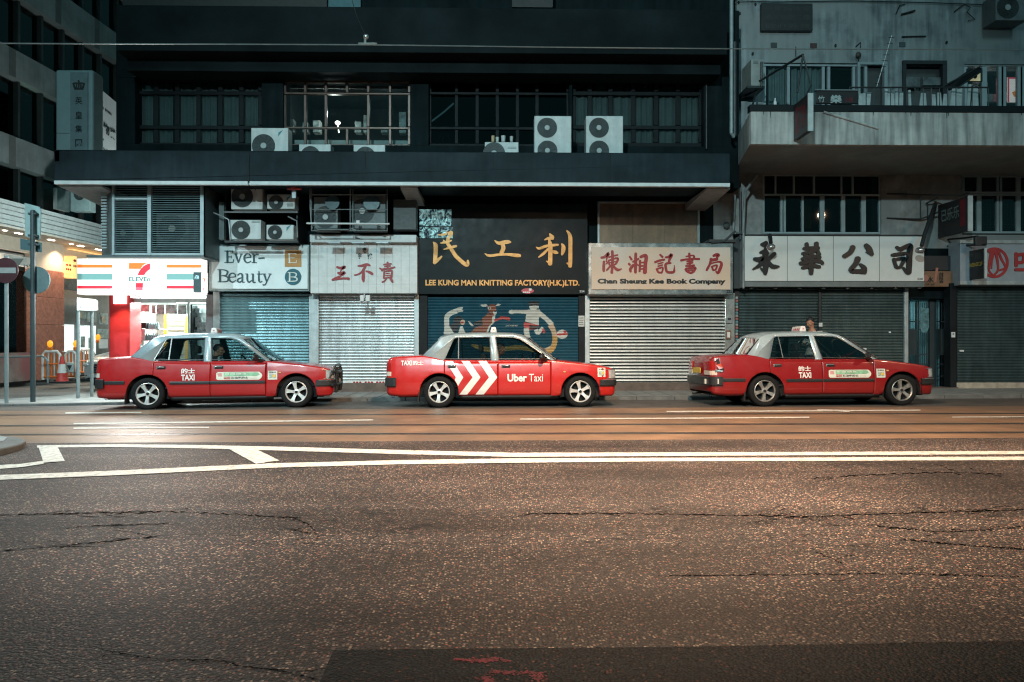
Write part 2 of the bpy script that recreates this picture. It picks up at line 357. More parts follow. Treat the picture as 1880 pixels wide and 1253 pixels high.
wn_ = t_.nodes.new('ShaderNodeTexNoise'); wn_.inputs['Scale'].default_value = 11; wn_.inputs['Detail'].default_value = 9; wn_.inputs['Roughness'].default_value = .75; wr_ = t_.nodes.new('ShaderNodeMapRange'); wr_.inputs[1].default_value = .57; wr_.inputs[2].default_value = .66; wr_.inputs[4].default_value = .85
wm_ = t_.nodes.new('ShaderNodeMix'); wm_.data_type = 'RGBA'; wm_.inputs[7].default_value = (.07, .065, .06, 1); wt_ = t_.nodes.new('ShaderNodeTexCoord')
t_.links.new(wt_.outputs['Object'], wn_.inputs['Vector']); t_.links.new(wn_.outputs[0], wr_.inputs[0]); t_.links.new(wr_.outputs[0], wm_.inputs[0]); t_.links.new(src, wm_.inputs[6]); t_.links.new(wm_.outputs[2], pb.inputs['Base Color'])
M_pave = mat('pavement_blocks', (.24, .26, .255), .75, noise=.2, nscale=2.5, bump=.3)
M_kerb = mat('kerb_stone', (.12, .125, .12), .8, noise=.25, nscale=4, bump=.4)
def sheet(name, xs, ys, dz, m, zfun=road_z):
    mb = MB(); vs = [(x, y, zfun(x, y)+dz) for y in ys for x in xs]; n = len(xs)
    mb.add(vs, [(j*n+i, j*n+i+1, (j+1)*n+i+1, (j+1)*n+i) for j in range(len(ys)-1) for i in range(n-1)])
    return struct(mb.build(name, m))
sheet('ground', [-120, -40, -20, 0, 20, 40, 120], [-60, -20, 0, 5, 9.3, 13.8, 17.0, 30, 60, 120], -.03, M_asph_side)
sheet('road', [-40, -20, -10, 0, 10, 20, 40], [-8, 0, 5, 9.36], 0, M_asph)
sheet('tram_track_bed', [-40, -20, -10, 0, 10, 20, 40], [9.36, 11, 13.2, 13.8], 0, M_bed)
sheet('gutter_lane', [-40, -20, -12, -10, 0, 10, 20, 40], [13.8, 15, 16.5], 0, mat('gutter_asphalt', (.085, .078, .072), .55, noise=.3, nscale=2, bump=.5, bscale=90))
def ground_poly(name, pts, dz, m, px=True, sub=None):
    P = [G(*p) for p in pts] if px else [Vector((p[0], p[1], road_z(*p))) for p in pts]
    mb = MB(); mb.add([(p.x, p.y, road_z(p.x, p.y)+dz) for p in P], [tuple(range(len(P)))])
    o = mb.build(name, m); struct(o)
    for pl in o.data.polygons:
        if pl.normal.z < 0: o.data.flip_normals(); break
    return o
# rails: four grooved rails
M_rail = mat('rail_steel', (.32, .29, .27), .35, .9, noise=.25, nscale=6)
M_groove = mat('rail_groove', (.008, .008, .008), .9, noise=0)
for k, (pl, pr) in enumerate(((752.5, 750), (763.5, 760.5), (783.5, 779.5), (800, 796))):
    a = G(0, pl); b = G(1880, pr); d = (b-a).normalized(); a = a-d*16; b = b+d*16
    mb = MB()
    for off, w, h, m in ((0, .055, .004, 0), (.05, .10, .0035, 1), (.14, .03, .004, 0)):
        mb.add([(a.x, a.y+off, road_z(a.x, a.y)+h), (b.x, b.y+off, road_z(b.x, b.y)+h), (b.x, b.y+off+w, road_z(b.x, b.y)+h), (a.x, a.y+off+w, road_z(a.x, a.y)+h)], [(0, 1, 2, 3)], m)
    struct(mb.build('tram_rail', [M_rail, M_groove]))
def mark(pts, dz=.006): return ground_poly('road_marking', pts, dz, M_paint)
# the double line that opens into a hatched wedge
def strip(ptsl, dz=.006):
    mb = MB(); vs = []
    for (x, ya, yb) in ptsl:
        for y in (ya, yb):
            g = G(x, y); vs.append((g.x, g.y, g.z+dz))
    mb.add(vs, [(2*i+1, 2*i+3, 2*i+2, 2*i) for i in range(len(ptsl)-1)])
    return struct(mb.build('road_marking', M_paint))
strip([(68, 819, 823), (210, 816.8, 822), (350, 818, 824), (500, 821, 828), (720, 827, 834.5), (940, 832.5, 840), (1200, 832, 838.5), (1500, 831, 837), (1900, 829, 835)])
strip([(-40, 875, 884), (200, 866, 874.5), (500, 852, 860), (720, 846.5, 854), (940, 843, 851), (1200, 842, 848.5), (1500, 841.5, 847.5), (1900, 839.5, 846)], .0065)
strip([(-30, 857, 865), (40, 853, 859), (80, 847.5, 853)], .007)
mark([(70, 820), (104, 818.5), (119, 848), (80, 851)], .008)
mark([(413, 822), (462, 822), (513, 847), (470, 853)], .008)
strip([(135, 777.8, 780.2), (400, 774.4, 776.8), (685, 771, 773)])
strip([(135, 786, 788.6), (384, 784.7, 786.6)])
strip([(955, 769.4, 771.6), (1220, 768, 770), (1486, 766, 768.3)])
strip([(1224, 755.4, 757.8), (1690, 753, 755)])
strip([(1500, 752.6, 754), (1560, 754, 757.8)], .008)
strip([(1748, 766, 767.6), (1900, 765.4, 767)])
strip([(120, 758, 760.4), (260, 757, 759)])
# darker trench patch and red spray marks at the camera's feet
ground_poly('asphalt_patch', [(612, 1196), (900, 1193), (1250, 1190), (1600, 1184), (2100, 1176), (2400, 1500), (1900, 1900), (500, 1900), (585, 1260)], .005, M_asph_new)
def crack(pts, w=4, name='road_crack', branch=True):
    mb = MB(); P = []
    for i in range(len(pts)-1):
        n = max(2, int(math.hypot(pts[i+1][0]-pts[i][0], (pts[i+1][1]-pts[i][1])*3)/5))
        for j in range(n):
            t = j/n; P.append((pts[i][0]+(pts[i+1][0]-pts[i][0])*t+random.uniform(-2.5, 2.5), pts[i][1]+(pts[i+1][1]-pts[i][1])*t+random.uniform(-1.3, 1.3)))
    P.append(pts[-1]); runs = [(P, w)]
    if branch:
        for k in range(len(P)//7):
            x, y = random.choice(P); q = [(x, y)]; dx = random.choice((-1, 1))*random.uniform(3, 8); dy = random.uniform(-2.2, 2.2)
            for _ in range(random.randint(4, 14)):
                x += dx*random.uniform(.3, 1.5); y += dy*random.uniform(-.3, 1.4)+random.uniform(-.8, .8); q.append((x, y))
            runs.append((q, w*.6))
    for P, w_ in runs:
        vs = []; n = len(P)
        for i, (x, y) in enumerate(P):
            h = w_*random.choice((.10, .16, .25, .42))*.5*(1 if 1 < i < n-2 else .3)
            for yy in (y-h, y+h):
                g = G(x, yy); vs.append((g.x, g.y, g.z+.003))
        mb.add(vs, [(2*i+1, 2*i+3, 2*i+2, 2*i) for i in range(n-1)])
    return struct(mb.build(name, M_crack, clean=False))
M_crack = mat('crack_black', (.004, .004, .004), .95, noise=0, spec=0)  # flat near-black fill for the cracks and the patch joint
crack([(-10, 947), (150, 943), (300, 940), (430, 945), (540, 951), (570, 965), (585, 985), (575, 1000)], 4)
crack([(160, 966), (260, 964), (330, 962)], 3)
crack([(0, 1012), (90, 1005), (190, 995), (300, 985)], 4)
crack([(180, 1175), (190, 1195), (260, 1208), (330, 1214), (400, 1212), (440, 1224), (500, 1230), (590, 1250)], 5)
crack([(960, 944), (1100, 943), (1300, 946), (1500, 949), (1620, 945), (1750, 940), (1890, 936)], 4)
crack([(1500, 1015), (1530, 1028), (1550, 1038)], 4)
crack([(1200, 1058), (1420, 1056), (1640, 1054), (1880, 1060)], 3)
crack([(1640, 990), (1750, 1000), (1890, 1010)], 4); crack([(1600, 965), (1720, 978), (1890, 968)], 3.5)
crack([(1480, 880), (1600, 872), (1740, 868), (1850, 872)], 3.5)
crack([(612, 1196), (900, 1193), (1250, 1190), (1600, 1184), (1900, 1178)], 4, 'patch_joint', False)
M_spray = mat('red_spray_paint', (.20, .016, .03), .7, noise=.5, nscale=25)
mb = MB(); random.seed(21)
def on_stroke(st):
    P = smooth_path(st, 6); p = P[random.randrange(len(P))]; s_ = p[2]*.55; return p[0]+random.gauss(0, s_*1.3), p[1]+random.gauss(0, s_*.42)
SPR = [[(838, 1213, 3), (870, 1216, 6), (905, 1214, 7), (935, 1217, 3)], [(872, 1211, 3), (890, 1219, 6), (912, 1211, 4)], [(890, 1253, 12), (905, 1238, 9), (945, 1238, 7), (990, 1242, 8), (985, 1252, 6)], [(900, 1252, 8), (930, 1240, 5)]]
for i in range(620):
    x, y = on_stroke(SPR[random.choice((0, 0, 1, 2, 2, 2, 3))]); r = random.uniform(.4, 2.2); pts = []
    for k in range(6): a_ = k*math.pi/3; g = G(x+r*1.6*math.cos(a_)*random.uniform(.6, 1), y+r*.8*math.sin(a_)*random.uniform(.6, 1)); pts.append((g.x, g.y, g.z+.006+i*2e-6))
    mb.add(pts, [(5, 4, 3, 2, 1, 0)])
struct(mb.build('red_spray_mark', M_spray, clean=False))
# pavement with its kerb; the corner swings out towards the side street
def pav_z(x, y): return .035+.003*x
front = [(22, 16.2), (12, 16.2), (4, 16.2), (-3, 16.2), (-5.5, 15.95), (-7.5, 15.5), (-9.3, 15.1), (-11, 14.92), (-12.2, 15.0), (-12.9, 15.25), (-13.1, 15.55)]
back = [(-12.6, 15.9), (-11.4, 16.4), (-10.6, 17.4), (-10.25, 19), (-10.2, 26), (-10.2, 45), (22, 45)]
mb = MB(); mb.zprism([(x, y+.15 if i < 7 else y+.1) for i, (x, y) in enumerate(front)]+back, lambda x, y: -.2, pav_z)
struct(mb.build('pavement', M_pave))
# block joints, cut as thin dark strips
mb = MB()
for x in np.arange(-10, 14, .4):
    mb.add([(x, 16.5, pav_z(x, 0)+.003), (x+.012, 16.5, pav_z(x, 0)+.003), (x+.012, 18.4, pav_z(x, 0)+.003), (x, 18.4, pav_z(x, 0)+.003)], [(0, 1, 2, 3)])
for y in (16.8, 17.2, 17.6, 18.0):
    mb.add([(-10, y, pav_z(-10, 0)+.0036), (14, y, pav_z(14, 0)+.0036), (14, y+.012, pav_z(14, 0)+.0036), (-10, y+.012, pav_z(-10, 0)+.0036)], [(0, 1, 2, 3)])
struct(mb.build('pavement_joints', M_groove, clean=False))
mb = MB()
for i in range(len(front)-1):
    a, b = Vector(front[i]), Vector(front[i+1]); L = (b-a).length; n = max(1, round(L/.9)); d = (b-a)/n; nrm = Vector((d.y, -d.x)).normalized()*-1
    if nrm.y < 0: nrm = -nrm
    for j in range(n):
        p = a+d*j+d.normalized()*.006; q = a+d*(j+1)-d.normalized()*.006
        mb.zprism([(p.x, p.y), (q.x, q.y), (q.x+nrm.x*.15, q.y+nrm.y*.15), (p.x+nrm.x*.15, p.y+nrm.y*.15)], lambda x, y: -.25, lambda x, y: pav_z(x, y)+.006+.002*((i+j) % 2))
struct(mb.build('kerb', M_kerb, bevel=.012))
# far pavement of the side street and its kerb
far = [G(-60, 711), G(0, 710), G(70, 706.5), G(140, 702), G(205, 696)]
fp = [(p.x, p.y) for p in far]
mb = MB(); mb.zprism(fp+[(-11.2, 40), (-24, 40), (-24, fp[0][1])], lambda x, y: -.2, lambda x, y: .055)
struct(mb.build('side_pavement', mat('side_paving', (.34, .31, .27), .8, noise=.15, bump=.2)))
mb = MB()
for i in range(len(fp)-1):
    (ax, ay), (bx, by) = fp[i], fp[i+1]
    mb.zprism([(ax, ay-.02), (bx, by-.02), (bx-.02, by+.14), (ax-.02, ay+.14)], lambda x, y: -.2, lambda x, y: .062)
struct(mb.build('side_kerb', M_kerb))
# traffic island nose at the picture's edge
P = [G(-30, 812), G(20, 812), G(40, 815), G(48, 820), G(40, 826), G(20, 832), G(-40, 846)]
mb = MB(); mb.zprism([(p.x, p.y) for p in P]+[(-12, P[-1].y), (-12, P[0].y)], lambda x, y: -.2, lambda x, y: .075)
struct(mb.build('traffic_island', M_kerb, bevel=.02))
mb = MB(); P = [G(-60, 812), G(10, 812.5), G(26, 815), G(20, 822), G(-60, 838)]
mb.zprism([(p.x-.1, p.y+.02) for p in P], lambda x, y: .07, lambda x, y: .081)
struct(mb.build('island_top', M_pave))
# ================================================================ the dark tenement with its shopfronts
YW, YC, YU, YS = 18.6, 16.45, 18.0, 18.4
bl = at(720, 715, 18.5)
bld = thing('tenement_building', 'black painted tenement block above the shuttered shops, long canopy across it', 'building', (bl.x, YW, .035))
XL = XA(200, 18.5); XLu = XA(213, YU); XR = XA(1343, YW)
def zat(py, Y): return at(917, py, Y).z
M_soffit = mat('soffit_paint', (.30, .33, .33), .7, noise=.15)
M_canopy = mat('canopy_paint', (.016, .028, .034), .6, noise=.35, nscale=.8, streak=.25, spec=.12)
mb = MB()
mb.box(XA(187, 18.5), XR, YW, YW+.5, zat(541, YW), zat(300, YW))
mb.box(XA(384, YW), XR, YW, YW+.5, -.1, zat(541, YW))
WIN = [(248, 145, 480, 267), (520, 148, 753, 268), (787, 148, 1045, 268), (1051, 148, 1292, 268)]
zb, zt = zat(268, YU), zat(147, YU)
mb.box(XLu, XR, YU, YU+.6, zat(345, YU), zb); mb.box(XLu, XR, YU, YU+.6, zt, zat(16, YU))
xs = [XLu]+[XA(p, YU) for w in WIN for p in (w[0], w[2])]+[XR]
for i in range(0, len(xs), 2): mb.box(xs[i], xs[i+1], YU, YU+.6, zb, zt)
mb.box(XLu, XLu+.3, YU+.6, 30, -.1 if False else zat(345, YU), zat(-120, YU)); mb.box(XLu, XR, YU+.3, YU+.9, zat(16, YU), zat(-120, YU))
mb.build('wall', M_soot, bld, bevel=.01)
# rooms behind the upper windows
mb = MB(); x0, x1, y0, y1, z0, z1 = XLu+.3, XR-.1, YU+.61, 21.5, zat(290, YU), zat(120, YU)
mb.add([(x0,y0,z0),(x1,y0,z0),(x1,y1,z0),(x0,y1,z0),(x0,y0,z1),(x1,y0,z1),(x1,y1,z1),(x0,y1,z1)], [(0,1,2,3),(4,7,6,5),(2,6,7,3),(0,3,7,4),(1,5,6,2)])
for xp in (500, 770, 1048): mb.box(XA(xp, YU), XA(xp, YU)+.12, YU+.6, 21.4, z0, z1)
mb.build('room_interior', mat('room_walls', (.035, .045, .047), .8, noise=.4, nscale=1.5), bld)
# street canopy and the upper band
xc0, xc1 = XA(100, YC), XA(1340, YC)
mb = MB(); mb.box(xc0, xc1, YC, YU, zat(335, YC), zat(300, YC)); mb.box(xc0, xc1, YC, YC+.12, zat(300, YC), zat(280, YC)); mb.box(xc0, xc0+.12, YC, YU+6, zat(335, YC), zat(280, YC))
mb.box(xc0+.12, XA(187, YU), YU, YU+6, zat(335, YC), zat(300, YC))
can = mb.build('canopy', M_canopy, bld, bevel=.012)
mb = MB(); mb.box(xc0, XA(455, YC), YC-.012, YC+.10, zat(341.5, YC), zat(335.2, YC)); mb.box(XA(457, YC), xc1, YC-.012, YC+.10, zat(341.5, YC), zat(335.2, YC))
mb.build('canopy_edge', mat('canopy_edge_paint', (.60, .64, .63), .5, noise=.1), can)
for a, b in ((110, 187), (735, 766), (1297, 1340)):
    mb = MB()
    xa = XA(a, YC+.15); xb = XA(b, YC+.15)
    mb.add([(xa, YC+.13, zat(341, YC)), (xb, YC+.13, zat(341, YC)), (xb, YW, zat(341, YC)), (xa, YW, zat(341, YC)),
            (xa, YC+.13, zat(344, YC)), (xb, YC+.13, zat(344, YC)), (xb, YW, zat(341, YC)-.18), (xa, YW, zat(341, YC)-.18)],
           [(0, 1, 2, 3), (4, 7, 6, 5), (0, 4, 5, 1), (1, 5, 6, 2), (2, 6, 7, 3), (3, 7, 4, 0)])
    mb.build('canopy_beam', M_soffit, can)
mb = MB(); mb.tube([at(458, 283, YC-.02), at(456, 300, YC-.03), at(457, 336, YC-.02)], .012); mb.build('cable', M_rubber, can)
# faint panel seams and stains on the canopy front
mb = MB()
for p in (457, 670, 905, 1120): mb.box(XA(p, YC), XA(p, YC)+.015, YC-.004, YC+.01, zat(334, YC), zat(281, YC))
mb.build('canopy_seam', M_groove, can)
YP = 16.9
mb = MB(); mb.box(XA(213, YP), XA(1335, YP), YP, YP+1.1, zat(98, YP), zat(15, YP)); mb.box(XA(213, YP), XA(1335, YP), YP+.5, YP+1.1, zat(120, YP), zat(98, YP))
mb.build('upper_band', mat('upper_band_paint', (.009, .014, .0155), .7, noise=.3, nscale=.8, spec=.05), bld, bevel=.012)
# upper storey just above the band: a strip of dim windows
for r_ in ((225, -40, 600, 14, YU-.02, YU+.05), (940, -40, 1015, 14, YU-.35, YU)): up = MB(); up.pbox(*r_); up.build('upper_cladding', mat('upper_cladding', (.03, .028, .026), .7), bld)
mb = MB(); mb.pbox(602, -40, 662, 14, YU+.16, YU+.2); mb.pbox(470, -40, 598, 14, YU+.16, YU+.2); o = mb.build('upper_curtain', mat('teal_curtain', (.06, .14, .15), .7), bld)
M_copper = mat('copper_frame', (.10, .062, .048), .4, .4, noise=.2)
M_frame = mat('dark_frame', (.010, .013, .014), .6, .1, spec=.15)
M_curt = mat('pleated_curtain', (.15, .155, .15), .85, noise=.15, nscale=3)
def window(parent, px, cols, rows, Y, fm, gl, fw=4.2, depth=.10, wide=None, name='window', label=None, skip=()):
    """frame with mullions at the given readings, one mesh of panes behind it"""
    x0, y0, x1, y1 = px; mb = MB(); h = fw/2
    for y in rows: mb.pbox(x0, y-h, x1, y+h, Y, Y+depth)
    for c in cols:
        for j in range(len(rows)-1):
            if (c, j) in skip: continue
            mb.pbox(c-h, rows[j]+h, c+h, rows[j+1]-h, Y+.004, Y+depth-.004)
    f = mb.build(name, fm, parent, bevel=.006)
    if label: f['label'] = label
    g = MB(); a = at(x0, y0, Y+depth*.5); b = at(x1, y1, Y+depth*.5); g.box(a.x, b.x, Y+depth*.5, Y+depth*.5+.006, b.z, a.z)
    g.build('pane', gl, f); return f
def curtain(parent, px0, py0, px1, py1, Y, m, pleats=5, amp=.025, name='curtain'):
    a = at(px0, py0, Y); b = at(px1, py1, Y); n = int(max(8, (b.x-a.x)*70)); mb = MB(); vs = []
    for i in range(n+1):
        x = a.x+(b.x-a.x)*i/n; ph = (x*38+math.sin(x*5)*1.5)
        yy = Y+amp*math.sin(ph)+amp*.4*math.sin(ph*.37)
        vs += [(x, yy, b.z), (x, yy, a.z)]
    mb.add(vs, [(2*i, 2*i+2, 2*i+3, 2*i+1) for i in range(n)])
    return mb.build(name, m, parent, smooth=True, clean=False, angle=80)
gdim = glass('upper_glass', (.74, .80, .80))
w1 = window(bld, WIN[0], [250, 286, 325, 364, 404, 443, 478], [147, 171, 234, 266], YU+.22, M_frame, gdim, 8, name='window')
for c in ((255, 281), (291, 318), (330, 361), (367, 399), (410, 438), (448, 474)): curtain(w1, c[0], 149, c[1], 264, YU+.36, M_curt)
w2 = window(bld, WIN[1], [522, 560, 598, 637, 676, 716, 751], [150, 172, 235, 267], YU+.10, M_copper, gdim, 4.5, skip={(637, 1)}, label='copper framed office window with a lamp on inside')
mb = MB(); mb.box(XA(525, YU), XA(748, YU), YU+.75, YU+1.5, zat(250, YU), zat(244, YU)); mb.box(XA(525, YU), XA(748, YU), YU+.75, YU+.80, zat(269, YU), zat(250, YU))
mb.build('desk', mat('office_desk', (.5, .54, .52), .6), w2)
mb = MB()
for a, b, t in ((528, 540, 222), (556, 566, 228), (575, 588, 224), (652, 664, 226), (668, 674, 214), (733, 746, 208), (700, 712, 236)): mb.box(XA(a, YU+1), XA(b, YU+1), YU+.95, YU+1.2, zat(246, YU+1), zat(t, YU+1))
mb.build('desk_clutter', mat('desk_clutter', (.35, .38, .36), .6, noise=.4, nscale=8), w2, bevel=.01)
mb = MB(); mb.box(XA(527, YU), XA(748, YU), YU+.35, YU+.38, zat(156, YU), zat(150, YU)); mb.build('blind', mat('roller_blind', (.30, .32, .31), .8), w2)
mb = MB(); c = at(620, 226, YU+1.1); mb.ellipsoid(c, (.07, .07, .05)); mb.tube([c+Vector((0, 0, -.05)), c+Vector((.02, .05, -.25))], .012)
mb.build('desk_lamp', emit('lamp_glow', (1, .93, .8), 9), w2, smooth=True)
lamp('desk_lamp_light', 'POINT', (c.x, YU+.68, c.z+.10), 26, (.9, .97, .9), size=.06)
lamp('office_light', 'POINT', (XA(690, YU), YU+1.6, zat(165, YU)), 8, (.7, .95, 1), size=.2)
w3 = window(bld, WIN[2], [789, 838, 876, 913, 950, 986, 1043], [150, 172, 236, 267], YU+.22, M_frame, glass('upper_glass_dark', (.16, .22, .23)), 6)
mb = MB(); mb.tube([at(791, 224, YU+.42), at(815, 206, YU+.42), at(833, 190, YU+.42)], .022); mb.tube([at(790, 226, YU+.42), at(790, 264, YU+.42)], .02)
mb.build('ceiling_strip_reflection' if False else 'strip_reflection', emit('strip_glow', (.55, .85, .9), .9), w3)  # self-lit tube put in for a reflection in the pane
mb = MB(); mb.pbox(795, 236, 838, 266, YU+.46, YU+.48); mb.build('blue_poster', mat('blue_poster', (.02, .10, .20), .5), w3)
mb = MB(); brush(mb, [[(802, 264, 2.5), (808, 250, 2.5), (815, 243, 3), (822, 250, 2.5), (828, 264, 2.5)], [(813, 246, 2), (813, 264, 2)]], lambda x, y, d: at(x, y, YU+.455)-Vector((0, d, 0)), .004)
mb.build('poster_arch', mat('poster_line', (.25, .45, .5), .5), w3, clean=False)
w4 = window(bld, WIN[3], [1053, 1083, 1121, 1163, 1205, 1245, 1288], [150, 172, 234, 266], YU+.22, M_frame, gdim, 8)
for c in ((1056, 1078), (1088, 1116), (1126, 1160), (1165, 1199), (1211, 1240), (1250, 1282)): curtain(w4, c[0], 152, c[1], 264, YU+.36, M_curt)
# thin ledges over the windows and the pipe between them
mb = MB()
for a, b, y in ((245, 480, 141), (506, 755, 143), (868, 1034, 144), (1034, 1296, 146)): mb.pbox(a, y-1.2, b, y+1.2, YU-.05, YU)
mb.build('window_ledge', mat('ledge_paint', (.09, .10, .10), .5), bld)
mb = MB(); mb.tube([at(778, 104, YU-.04), at(778, 118, YU-.04), at(784, 124, YU-.04), at(1294, 127, YU-.04), at(1297, 135, YU-.04), at(1297, 274, YU-.04)], .022); mb.build('drain_pipe', M_dark, bld)
# ---------------------------------------------------------------- roller shutters
def shutter(parent, px, Y, mats, period=.076, amp=.018, label=None, painter=None, ncol=1, name='shutter'):
    a = at(px[0], px[1], Y); b = at(px[2], px[3], Y); H = a.z-b.z; k = 8; nz = int(H/period*k); mb = MB()
    xsn = np.linspace(a.x, b.x, ncol+1); vs = []
    for j in range(nz+1):
        z = b.z+H*j/nz; t = ((a.z-z)/period) % 1; y = Y-amp*abs(math.sin(math.pi*t))**.7
        for x in xsn: vs.append((x, y, z))
    n = ncol+1; fs = []; ms = []
    for j in range(nz):
        for i in range(ncol):
            fs.append((j*n+i, j*n+i+1, (j+1)*n+i+1, (j+1)*n+i))
    mb.add(vs, fs)
    if painter is not None:
        zc = b.z+H*(np.arange(nz)+.5)/nz; xc = (xsn[:-1]+xsn[1:])/2
        mb.m = painter(xc, zc).reshape(-1).tolist()
    o = mb.build(name, mats, parent, smooth=True, clean=False, angle=60)
    if label: o['label'] = label
    return o
M_sh1 = mat('green_shutter', (.18, .33, .36), .36, .7, noise=.05, nscale=2, streak=.3)
M_sh2 = mat('bare_steel_shutter', (.70, .71, .70), .34, .85, noise=.04, nscale=2, streak=.25)
M_sh4 = mat('bright_shutter', (.80, .81, .77), .34, .6, noise=.04, nscale=2, streak=.15)
M_sh5 = mat('dark_green_shutter', (.050, .085, .088), .45, .5, noise=.2, nscale=2, streak=.3)
shutter(bld, (403, 538, 567, 704), YS, M_sh1, label='teal green roller shutter')
shutter(bld, (586, 541, 760, 700), YS, M_sh2, amp=.022, label='bare steel roller shutter')
shutter(bld, (1083, 541, 1331, 706), YS, [M_sh4, mat('slat_shade', (.012, .014, .014), .8, noise=0, spec=.1)], period=.084, amp=.034, painter=lambda xc, zc: ((((zc.max()-zc)/.084) % 1) > .60).astype(int)[:, None], label='bright wide slatted roller shutter')  # shade between the slats painted on as near-black bands
# shutter painted with people and a deer
def inpoly(xc, zc, poly):
    X, Z = np.meshgrid(xc, zc); c = np.zeros(X.shape, bool); n = len(poly)
    for i in range(n):
        x1, z1 = poly[i]; x2, z2 = poly[i-1]
        with np.errstate(divide='ignore', invalid='ignore'):
            c ^= ((z1 > Z) != (z2 > Z)) & (X < (x2-x1)*(Z-z1)/(z2-z1+1e-12)+x1)
    return c
def fat(pts):  # stroke outline from (x,y,w)
    P = smooth_path(pts, 4); L, Q = [], []
    for i in range(len(P)):
        d = P[min(i+1, len(P)-1)][:2]-P[max(i-1, 0)][:2]; d = d/(np.hypot(*d) or 1); nn = np.array([-d[1], d[0]])*P[i][2]/2
        L.append(tuple(P[i][:2]+nn)); Q.append(tuple(P[i][:2]-nn))
    return L+Q[::-1]
def circ(cx, cy, rx, ry, n=20): return [(cx+rx*math.cos(2*math.pi*i/n), cy+ry*math.sin(2*math.pi*i/n)) for i in range(n)]
W_, R_, B_, O_, K_, S_ = 1, 2, 3, 4, 5, 6
MURAL = [  # zoomed readings (origin 790,540; 6.714 per pixel)
 (W_, fat([(205, 500, 80), (205, 400, 60), (205, 290, 62), (250, 240, 62), (330, 210, 60)])), (W_, fat([(330, 205, 55), (370, 185, 45), (400, 165, 14)])), (W_, fat([(360, 205, 40), (405, 212, 14)])),
 (W_, [(170, 500), (175, 430), (240, 400), (300, 500)]), (W_, [(340, 500), (370, 400), (400, 400), (440, 500)]),
 (K_, circ(345, 330, 62, 58)), (K_, [(240, 400), (300, 340), (360, 380), (320, 480), (290, 470)]), (S_, circ(400, 350, 28, 34)), (R_, circ(395, 352, 18, 12)),
 (W_, [(605, 135), (690, 125), (710, 145), (680, 158), (640, 155)]), (W_, [(800, 150), (830, 122), (870, 128), (845, 150)]), (B_, [(700, 160), (740, 130), (800, 130), (815, 200), (790, 260), (760, 270), (715, 210)]),
 (W_, circ(728, 175, 20, 14)), (K_, circ(731, 176, 9, 8)), (W_, circ(796, 232, 22, 26)), (K_, circ(800, 214, 14, 8)),
 (B_, [(715, 230), (760, 270), (800, 260), (800, 340), (740, 400), (690, 480), (520, 480), (500, 470), (560, 410), (640, 390), (640, 300), (680, 270)]),
 (W_, [(765, 275), (800, 262), (803, 335), (745, 395), (710, 480), (690, 480), (720, 400), (762, 360)]), (K_, [(540, 350), (640, 310), (650, 380), (540, 400)]), (W_, [(470, 335), (490, 345), (540, 395), (510, 398), (480, 365)]),
 (R_, fat([(790, 330, 30), (880, 300, 28), (985, 312, 34)])), (R_, fat([(860, 282, 14), (970, 292, 12)])),
 (W_, fat([(1030, 218, 38), (1130, 222, 42), (1230, 225, 60)])), (W_, circ(1003, 222, 36, 26)), (W_, [(1190, 200), (1350, 195), (1370, 260), (1335, 300), (1335, 385), (1170, 340)]), (W_, fat([(1340, 240, 60), (1420, 300, 56), (1500, 380, 60)])),
 (K_, circ(1275, 110, 68, 20)), (W_, circ(1270, 162, 50, 44)), (K_, [(1210, 115), (1335, 110), (1345, 140), (1215, 150)]), (W_, circ(1328, 165, 12, 18)),
 (R_, [(1150, 345), (1340, 385), (1345, 430), (1210, 440), (1150, 410)]), (K_, [(1220, 385), (1345, 395), (1345, 432), (1225, 432)]), (W_, fat([(1185, 420, 60), (1190, 490, 66), (1215, 600, 60), (1230, 700, 50)])), (W_, fat([(1300, 440, 50), (1330, 480, 54), (1385, 410, 30)])), (R_, [(1375, 440), (1400, 425), (1420, 470), (1395, 492)]),
 (S_, fat([(1480, 380, 70), (1520, 460, 60), (1535, 560, 62), (1510, 650, 60), (1420, 690, 40), (1380, 690, 30)])), (O_, fat([(1535, 520, 55), (1530, 620, 60), (1480, 700, 60), (1400, 700, 40)])),
 (W_, circ(1625, 497, 68, 56)), (R_, [(1560, 490), (1690, 480), (1692, 505), (1560, 515)]), (R_, [(1640, 450), (1675, 455), (1680, 480), (1645, 480)]),
 (O_, fat([(510, 630, 30), (640, 670, 60), (760, 690, 60), (900, 680, 50), (1100, 660, 60), (1300, 700, 40)])),
]
def paint_mural(xc, zc):
    out = np.zeros((len(zc), len(xc)), int)
    for m, poly in MURAL:
        w = [at(790+x/6.714, 540+y/6.714, YS) for x, y in poly]
        out[inpoly(xc, zc, [(p.x, p.z) for p in w])] = m
    return out
mur = [mat('mural_blue', (.004, .048, .075), .6, 0, noise=.15, spec=.2), mat('mural_white', (.40, .41, .37), .5), mat('mural_red', (.33, .035, .03), .5), mat('mural_brown', (.16, .05, .025), .5), mat('mural_ochre', (.36, .20, .05), .5), mat('mural_black', (.012, .014, .016), .5), mat('mural_skin', (.38, .27, .18), .5)]
shm = shutter(bld, (785, 545, 1062, 708), YS, mur, painter=paint_mural, ncol=300, label='blue roller shutter painted with two figures, a deer and a ball')
mb = MB(); text_px(mb, 'ZEEVNENU', 928, 595.5, 950, 599.5, YS-.016, .02); mb.build('painted_lettering', mat('mural_white', ()), shm, clean=False)
